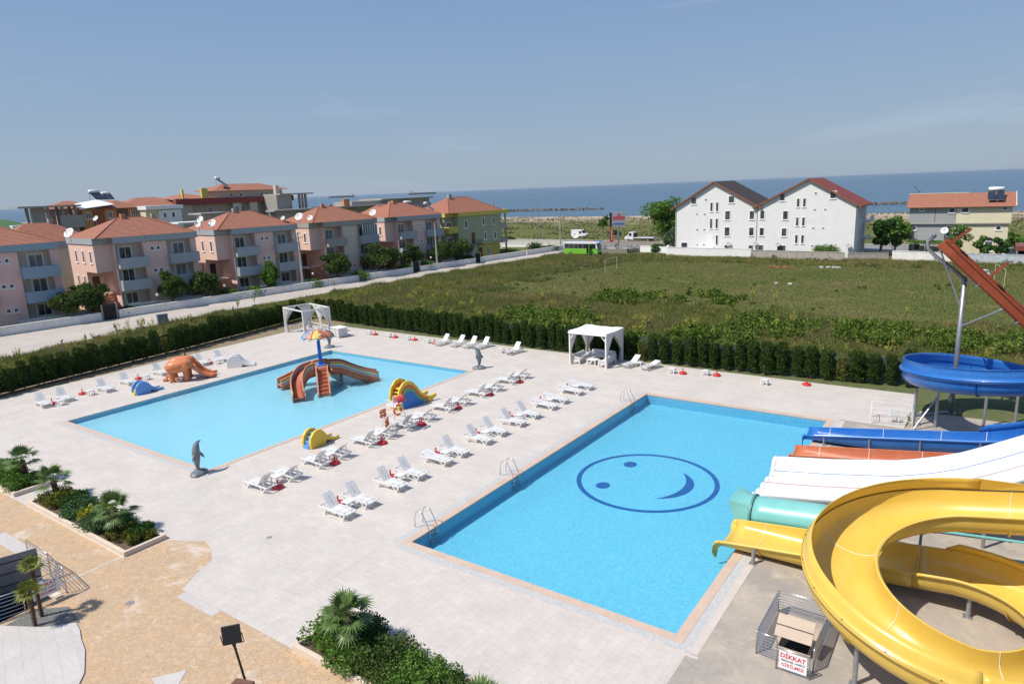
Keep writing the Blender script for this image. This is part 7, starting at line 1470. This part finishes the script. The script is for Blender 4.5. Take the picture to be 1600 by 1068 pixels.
# boats on the field
bt = empty('upturned_boat', BOAT, R_(70), 'small white boat hull on the grass right behind the red chute', 'boat')
rows = []
for i in range(9):
    t = i/8; w = .95*math.sin(PI*min(.995, .005 + t*.99))**.6; rows.append([(-2.2 + 4.4*t, w*math.cos(a), .15 + .75*math.sin(a)**.8*(.8+.3*t) if 0 < a < PI else .15) for a in np.linspace(0, PI, 9)])
MB().grid(rows).build('hull', M_carw, bt, smooth=True); q = MB(); q.box(.4, 0, .98, 1.5, .8, .5); q.build('cabin', M_carw, bt, bevel=.08)
# goal posts
M_gp = mat('goal_white', (.62, .6, .56), (.5, .47, .42), nscale=4, rough=.8)
def goal(loc, rz, lab, w=6.4, h=2.3, d=1.5, mt=M_gp):
    g = empty('goal_post', loc, rz, lab, 'goal')
    for s in (-1, 1): q = MB(); q.tube([(s*w/2, 0, 0), (s*w/2, 0, h)], .04, 6); q.build('post', mt, g)
    q = MB(); q.tube([(-w/2, 0, h), (w/2, 0, h)], .03, 6); q.build('crossbar', mt, g)
goal((-35.9, 90.4, 0), R_(98), 'weathered white football goal at the far left of the field'); goal((20.7, 92.5, 0), R_(-80), 'yellowish football goal near the right picture edge', mt=mat('goal_yellow', (.55, .5, .28), rough=.8))
# roadside sign with a banner
sg = empty('roadside_sign', (-59.2, 140.7, 0), R_(38), 'grey billboard on a pole with red and blue lettering beside the junction', 'sign')
q = MB(); q.tube([(0, 0, 0), (0, 0, 5.4)], .22, 10); q.build('pole', M_steel, sg); bxm(sg, 'board', mat('board_grey', (.36, .38, .40), (.42, .44, .45), nscale=1, rough=.5), (-1.75, 1.75, -.22, .22, 4.6, 8.2)); bxm(sg, 'dark_side', M_dark, (-2.3, -1.753, -.25, .25, 4.5, 8.1))
M_sb = mat('sign_blue', (.03, .10, .42), rough=.5)
for x in np.linspace(-1.35, 1.35, 8): q = MB(); q.box(x, -.235, 6.65, .22, .02, .95); q.box(x+.1, -.235, 6.9, .2, .02, .16); q.build('red_letter', M_tr, sg)
for x in np.linspace(-1.3, 1.3, 9): q = MB(); q.box(x, -.235, 5.25, .2, .02, .5); q.build('blue_letter', M_sb, sg)
q = MB(); q.add([(-.5, -.235, 7.3), (.5, -.235, 7.3), (0, -.235, 7.9)], [(0, 1, 2)]); q.build('red_mark', M_tr, sg)
fb = empty('flag_banner', (-60.6, 138.6, 0), R_(38), 'tall narrow red advertising banner left of the billboard pole', 'banner'); q = MB(); q.tube([(0, 0, 0), (0, 0, 4.4)], .04, 6); q.build('pole', M_steel, fb)
q = MB(); q.grid([[(.05 + .9*j/4 - .1*t, .05*math.sin(j + t*4), .8 + t*3.6 - .3*j/4*t) for j in range(5)] for t in np.linspace(0, 1, 9)]); q.build('cloth', M_rd, fb, solid=.02)
for z in np.linspace(1.4, 3.8, 7): q = MB(); q.box(.48, -.08, z, .35, .02, .16); q.build('white_letter', M_bw, fb)
d = dish((-66.5, 131.5, 2.2), R_(25), 1.0, 'large grey satellite dish standing behind the minibus', 30, MATS['dish_grey'], h=.3)
q = MB(); q.box(-63.2, 133.5, 1.4, 1.6, .5, .5, .3); tag(q.build('awning', mat('awning_orange', (.65, .2, .07), rough=.7)), 'small orange awning just right of the large dish', 'awning'); q = MB(); q.box(-61.6, 134, 1.35, 1.8, .5, .4, .3); tag(q.build('awning', mat('awning_blue', (.06, .2, .55), rough=.7)), 'small blue awning beside the orange one', 'awning')
# yard clutter between bus and sign: low grey tables
for i in range(14):
    x, y = -62 + rnd.uniform(0, 14), 124 + rnd.uniform(0, 11); t = empty('terrace_table', (x, y, 0), rnd.uniform(0, 3), 'grey terrace table in the cluttered yard between the minibus and the billboard', 'table', 'grey terrace tables in the yard')
    q = MB(); q.box(0, 0, .75, 1.3, .9, .06); q.build('table_top', mat('grey_wood', (.22, .21, .20), (.34, .33, .32), nscale=2, rough=.8), t)
    for a in (-1, 1): q = MB(); q.beam((a*.5, -.35, 0), (a*.5, .35, .75), .06); q.beam((a*.5, .35, 0), (a*.5, -.35, .75), .06); q.build('leg', M_dark, t)
s_ = MB(); s_.quad((-66, 121, .03), (-48, 121, .03), (-46, 137, .03), (-66, 137, .03)); spow(s_.build('yard_paving', mat('yard_grey', (.30, .28, .25), (.22, .21, .19), nscale=.5, rough=.9, world=True)))
# retaining wall + plaza left of the junction
longwall('boundary_wall', [(-92, 128.5), (-74, 130.5)], .9, P_white, 'white plaza wall beyond the green and yellow house'); longwall('boundary_wall', [(-100, 134), (-72, 136)], 1.4, mat('pale_wall2', (.62, .6, .56), (.5, .48, .44), nscale=1, rough=.9), 'pale retaining wall beside the coast road left of the utility pole')
tree('round_tree', (-90.5, 127, 0), 4.0, 4.6, L_dark, 'round clipped dark tree beyond the end of the house row', seed=260, n=3200, size=.2, crown0=.15, k=18)
# people on the beach
def beach_person(x, y, z, lab, c, sit=False):
    r = empty('person', (x, y, z), rnd.uniform(0, 6), lab, 'person')
    ln = [(0, 0, .82), (0, 0, 1.0), (0, 0, 1.2), (0, 0, 1.42), (0, 0, 1.5), (0, 0, 1.6), (0, 0, 1.72)]; q = MB()
    q.tube(ln, [.13, .12, .15, .16, .06, .10, .06], 10)
    for s in (-1, 1): q.tube([(0, s*.08, .86), (.04, s*.10, .45), (0, s*.11, .06)], [.09, .065, .045], 8); q.tube([(0, s*.17, 1.40), (.03, s*.22, 1.12), (.10, s*.20, .86)], [.05, .04, .03], 8); q.tube([(0, s*.11, .04), (.16, s*.12, .03)], [.045, .03], 6)
    q.build('body', c, r, smooth=True); return r
M_skin = mat('skin_tan', (.45, .27, .19), rough=.6)
beach_person(25.1, 268.5, -.2, 'tiny bather standing on the sand at the far right edge', M_skin); beach_person(-132, 272, -.3, 'dark dressed figure on the beach, left of two', mat('dark_clothes', (.04, .04, .05), rough=.8)); beach_person(-129.5, 272, -.3, 'dark dressed figure on the beach, right of two', MATS['dark_clothes'])
# ---- breakwaters
M_rock = mat('rock', (.13, .12, .105), (.22, .20, .18), nscale=.6, rough=.95, bump=.8)
def breakwater(x0, y0, x1, y1, lab, seed):
    r_ = random.Random(seed); m = MB(); L_ = math.dist((x0, y0), (x1, y1)); n = int(L_/1.5)
    ps = []
    for i in range(n):
        t = i/n; x, y = x0+(x1-x0)*t, y0+(y1-y0)*t
        for k in range(5):
            r0 = r_.uniform(.5, 1.5); a = [r_.uniform(.7, 1.2) for _ in range(8)]; c = (x + r_.uniform(-1.4, 1.4), y + r_.uniform(-3, 3), SEA_Z + r_.uniform(-.3, .8) * (1 if t < .93 else .4))
            V = [(c[0] + r0*a[j]*(-1 if j & 1 else 1)*.8, c[1] + r0*a[(j+3) % 8]*(-1 if j & 2 else 1)*.8, c[2] + r0*a[(j+5) % 8]*(-1 if j & 4 else 1)*.6) for j in range(8)]
            m.add(V, [(0, 1, 3, 2), (4, 6, 7, 5), (0, 4, 5, 1), (2, 3, 7, 6), (0, 2, 6, 4), (1, 5, 7, 3)])
    o = m.build('breakwater', M_rock); o['kind'] = 'stuff'; tag(o, lab, 'breakwater')
breakwater(-420, 430, -229, 458, 'long dark rock breakwater in the sea left of the white buildings', 3); breakwater(-62, 446, -16, 468, 'dark rock breakwater in the sea right of the white buildings', 4)
# ---- cargo ships
def ship(px, L_, rz, lab):
    r = empty('cargo_ship', (px[0], px[1], SEA_Z), rz, lab, 'ship'); M_h = mat('ship_hull', (.10, .035, .03), (.05, .06, .09), nscale=.01, rough=.7); h = L_*.055
    q = MB(); q.prism([(-L_/2, -L_*.06), (L_*.40, -L_*.06), (L_/2, 0), (L_*.40, L_*.06), (-L_/2, L_*.06)], -2, h); q.build('hull', M_h, r); q = MB(); q.box(-L_*.43, 0, h + L_*.035, L_*.07, L_*.1, L_*.07); q.box(-L_*.45, 0, h + L_*.08, L_*.03, L_*.04, L_*.03); q.build('superstructure', mat('ship_white', (.5, .5, .5), rough=.6), r)
    q = MB(); [q.box(L_*(-.3 + .13*k), 0, h + L_*.006, L_*.09, L_*.08, L_*.012) for k in range(6)]; q.build('hatches', M_h, r); q = MB(); q.beam((L_*.45, 0, h), (L_*.45, 0, h + L_*.06), L_*.006); q.build('mast', M_h, r)
ship((-4780*.8, 5298*.8), 225, R_(28), 'long dark cargo ship on the horizon above the tiled roofs'); ship((-5551*.8, 4911*.8), 215, R_(210), 'fainter cargo ship on the horizon, farther left')
# ================================================================== FIELD VEGETATION
gs = np.random.RandomState(11)
def field_pts(n, f):
    out = []
    while sum(len(o) for o in out) < n:
        x = gs.uniform(-67, 45, n); y = gs.uniform(-12, 121, n); ok = f(x, y); out.append(np.stack([x, y], 1)[ok])
    return np.concatenate(out)[:n]
def in_field(x, y):
    rear = y > np.interp(x, [-50, -42, -26, -13, -3.6, 6.7, 16.5, 24, 60], [37.0, 36.2, 35.4, 34.9, 34.8, 35.1, 36.1, 37, 37]) + .3
    left = x < np.interp(y, [-12, 0, 5, 10, 17, 30, 36], [-46.3, -47.1, -47.9, -48.4, -49.1, -51, -52]) - .4
    rd = x > np.interp(y, [-30, -5, 5, 20, 60, 140], [-59.2, -59.2, -61.5, -66.0, -66.0, -60.0]) + .6*np.sin(y*.9)
    return rd & (rear | left) & ((y < 117) | (x > -45)) & (y < 119 + 0*x)
def vnoise(x, y, s, seed):
    r_ = np.random.RandomState(seed); T = r_.uniform(0, 1, (64, 64)); X, Y = x/s + 20, y/s + 20; xi, yi = np.floor(X).astype(int), np.floor(Y).astype(int); fx, fy = X-xi, Y-yi; fx = fx*fx*(3-2*fx); fy = fy*fy*(3-2*fy); g_ = lambda a, b_: T[a % 64, b_ % 64]
    return (g_(xi, yi)*(1-fx) + g_(xi+1, yi)*fx)*(1-fy) + (g_(xi, yi+1)*(1-fx) + g_(xi+1, yi+1)*fx)*fy
def blades(P, h, w, lean, mt, name, label, cat='grass'):
    n = len(P); a = gs.uniform(0, 2*PI, n); hh = h*gs.uniform(.5, 1.25, n); l = gs.normal(0, lean, (n, 2))*hh[:, None]
    b0 = np.c_[P[:, 0] - w*np.cos(a), P[:, 1] - w*np.sin(a), np.zeros(n)]; b1 = np.c_[P[:, 0] + w*np.cos(a), P[:, 1] + w*np.sin(a), np.zeros(n)]; t = np.c_[P + l, hh]
    V = np.stack([b0, b1, t], 1).reshape(-1, 3); o = mesh_np(name, V, np.arange(3*n).reshape(n, 3), mt); o['kind'] = 'stuff'; tag(o, label, cat); return o
def grass_mat(name, cols):
    m = bpy.data.materials.new(name); m.use_nodes = True; N, L = nodes(m); b = N['Principled BSDF']; b.inputs['Roughness'].default_value = .8; b.inputs['Specular IOR Level'].default_value = .15
    g = N.new('ShaderNodeNewGeometry'); out = None
    for k, (s, lo, hi) in enumerate(((.055, .40, .60), (.35, .48, .66))):
        n = N.new('ShaderNodeTexNoise'); n.inputs['Scale'].default_value = s; n.inputs['Detail'].default_value = 4; L.new(g.outputs['Position'], n.inputs['Vector']); r = N.new('ShaderNodeMapRange'); r.inputs[1].default_value = lo; r.inputs[2].default_value = hi; L.new(n.outputs[0], r.inputs[0])
        x = N.new('ShaderNodeMixRGB'); L.new(r.outputs[0], x.inputs[0]); x.inputs[1].default_value = cols[0] + (1,); x.inputs[2].default_value = cols[k+1] + (1,)
        if out: L.new(out, x.inputs[1])
        out = x.outputs[0]
    h = N.new('ShaderNodeHueSaturation'); r = N.new('ShaderNodeMapRange'); r.inputs[3].default_value = .6; r.inputs[4].default_value = 1.4; L.new(g.outputs['Random Per Island'], r.inputs[0]); L.new(r.outputs[0], h.inputs['Value']); L.new(out, h.inputs['Color']); L.new(h.outputs[0], b.inputs['Base Color'])
    td = N.new('ShaderNodeBsdfTranslucent'); L.new(h.outputs[0], td.inputs[0]); ms = N.new('ShaderNodeMixShader'); ms.inputs[0].default_value = .42; L.new(b.outputs[0], ms.inputs[1]); L.new(td.outputs[0], ms.inputs[2]); L.new(ms.outputs[0], N['Material Output'].inputs[0]); return m
P = field_pts(150000, lambda x, y: in_field(x, y) & (y > 60) & (x > -48))
blades(P, .17, .035, .4, grass_mat('mown_grass', ((.165, .175, .05), (.23, .19, .085), (.125, .165, .045))), 'mown_grass', 'shorter worn grass of the football field')
P = field_pts(330000, lambda x, y: in_field(x, y) & ((y < 61) | (x < -45) | (y > 108)) & (gs.uniform(0, 1, len(x)) < .25 + .9*vnoise(x, y, 7, 1)*(.5 + .5*(np.hypot(x-20, y+20) < 90))))
blades(P, .42, .03, .35, grass_mat('field_grass', ((.21, .22, .055), (.32, .26, .11), (.165, .21, .05))), 'field_grass', 'tall rough green and straw grass across the open field')
P = field_pts(90000, lambda x, y: in_field(x, y) & (vnoise(x, y, 3.1, 4) > .62) & ((y < 62) | (x < -40)))
blades(P, .62, .035, .28, grass_mat('tall_weeds', ((.15, .20, .05), (.22, .22, .08), (.26, .22, .11))), 'tall_weeds', 'taller weed clumps in the near part of the field')
# bramble thickets: leaf clumps
def thicket(seed, boxes, n, h, size, mt, name, label):
    r_ = np.random.RandomState(seed); cs = []; rd = []
    for (x0, x1, y0, y1, k, hk) in boxes:
        for i in range(k): cs.append((r_.uniform(x0, x1), r_.uniform(y0, y1), h*hk*r_.uniform(.15, .6))); rd.append(h*hk*r_.uniform(.5, 1.0))
    cs = np.array(cs); rd = np.array(rd); ok = in_field(cs[:, 0], cs[:, 1]); cs, rd = cs[ok], rd[ok]
    C = clumps(r_, cs, rd, n//len(cs), .75); C = C[C[:, 2] > .03]; V, F = leaf_quads(C, size, r_); o = mesh_np(name, V, F, mt); o['kind'] = 'stuff'; tag(o, label, 'undergrowth')
L_br = mat('bramble_leaf', (.085, .145, .02), (.13, .185, .035), nscale=.35, rough=.8, spec=.08, island=.5, trans=.25, world=True)
L_wd = mat('weed_leaf', (.12, .17, .045), (.18, .19, .07), nscale=.4, rough=.8, spec=.08, island=.4, trans=.25, world=True)
thicket(31, [(-22, 2, 37.5, 43, 100, .85), (-28, -16, 42, 50, 60, 1.1), (-2, 32, 46.5, 55, 150, 1.15), (-6, 2, 43, 48, 40, .9), (-24, -16, 57, 66, 40, 1.0), (-14, -6, 62, 72, 30, .7), ], 52000, 1.15, .15, L_br, 'bramble_thicket', 'dark green bramble thickets beyond the pool hedge')
thicket(32, [(-58, 40, 37, 62, 220, .7), (-64, -49, -10, 40, 150, .6), (-48, 42, 60, 90, 50, .4), (-50, 24, 105, 116, 160, .9), (-60, -40, 60, 110, 90, .6)], 40000, .85, .12, L_wd, 'weed_patches', 'pale green weedy patches scattered over the field')
# mullein stalks with yellow flowers
def mullein(seed):
    r_ = np.random.RandomState(seed); r = empty('mullein', (0, 0, 0), 0, 'tall yellow flowering mullein stalk standing up from the field', 'plant', 'yellow mullein stalks in the field')
    m = MB(); n = r_.randint(4, 8); tips = []
    m.tube([(0, 0, 0), (0, 0, 1.5)], [.025, .012], 5)
    for i in range(n): a = r_.uniform(0, 6.28); t = (.28*math.cos(a), .28*math.sin(a), 1.5 + r_.uniform(-.2, .25)); m.tube([(0, 0, .8), (t[0]*.7, t[1]*.7, 1.15), t], [.014, .012, .008], 4); tips.append(((t[0]*.7, t[1]*.7, 1.15), t))
    tips.append(((0, 0, 1.0), (0, 0, 1.8))); m.build('stem', L_wd, r); C = np.concatenate([np.array(a)[None] + (np.array(b_) - np.array(a))[None]*r_.uniform(0, 1, (26, 1)) + r_.normal(0, .03, (26, 3)) for a, b_ in tips]); foliage('flowers', C, .045, mat('mullein_yellow', (.50, .47, .05), (.38, .40, .07), nscale=4, rough=.8, island=.2), r, r_)
    C = clumps(r_, [(0, 0, .15)], [.35], 60, .5); foliage('leaves', C[C[:, 2] > 0], .12, L_wd, r, r_); return r
mls = [mullein(k) for k in range(4)]; k = 0
for x, y in field_pts(2000, lambda x, y: in_field(x, y) & (y < 66) & (vnoise(x, y, 5.5, 9) > .55)):
    if k >= 190: break
    if y > 58 and rnd.random() > .3: continue
    put(mls[k % 4], (float(x), float(y), 0), rnd.uniform(0, 6), mls[0]['label']).scale = (rnd.uniform(.6, 1.25),)*3; k += 1
# dune vegetation
P = np.stack([gs.uniform(-330, 120, 80000), gs.uniform(152, 285, 80000)], 1); P = P[(vnoise(P[:, 0], P[:, 1]*2, 11, 21) + gs.uniform(-.15, .15, len(P)) > .35 + (P[:, 1]-152)/133*.42)]
cd = np.c_[P, gs.uniform(0, .6, len(P))]; V, F = leaf_quads(cd, .34, gs); o = mesh_np('dune_scrub', V, F, mat('dune_leaf', (.11, .14, .045), (.19, .17, .08), nscale=.05, rough=.9, island=.35, world=True)); o['kind'] = 'stuff'; tag(o, 'low green and straw scrub over the dunes behind the coast road', 'scrub')
# bits of rubble in the field
for x, y, c, lab in ((-10.5, 103, (.42, .16, .09), 'small heap of broken red brick in the field before the white pair'), (-2.5, 104.5, (.6, .58, .54), 'small heap of pale rubble right of the red brick heap'), (-5.0, 84, (.6, .6, .58), 'single pale scrap lying in the mown field')):
    m = MB()
    for i in range(14 if y > 90 else 2): m.box(x + rnd.uniform(-2, 2), y + rnd.uniform(-.6, .6), .12, rnd.uniform(.3, .7), rnd.uniform(.2, .4), rnd.uniform(.15, .3), rnd.uniform(0, 3))
    o = m.build('rubble_heap', mat('rubble_%d' % int(x*-10), c, tuple(v*.7 for v in c), nscale=2, rough=.95)); o['kind'] = 'stuff'; tag(o, lab, 'rubble')
# ================================================================== HAZE
hb = MB(); hb.bx(-12000, 9000, -700, 21000, -60, 22); hz_ = hb.build('haze', []) if False else None
me = bpy.data.meshes.new('haze'); me.from_pydata(hb.v, [], hb.f); hz_ = bpy.data.objects.new('haze', me); COL.objects.link(hz_); hz_['kind'] = 'stuff'
hm = bpy.data.materials.new('haze_air'); hm.use_nodes = True; N, L = nodes(hm); N.remove(N['Principled BSDF']); v = N.new('ShaderNodeVolumePrincipled'); v.inputs['Color'].default_value = (.80, .88, 1, 1); v.inputs['Density'].default_value = HAZE; v.inputs['Anisotropy'].default_value = .2; L.new(v.outputs[0], N['Material Output'].inputs['Volume']); me.materials.append(hm)
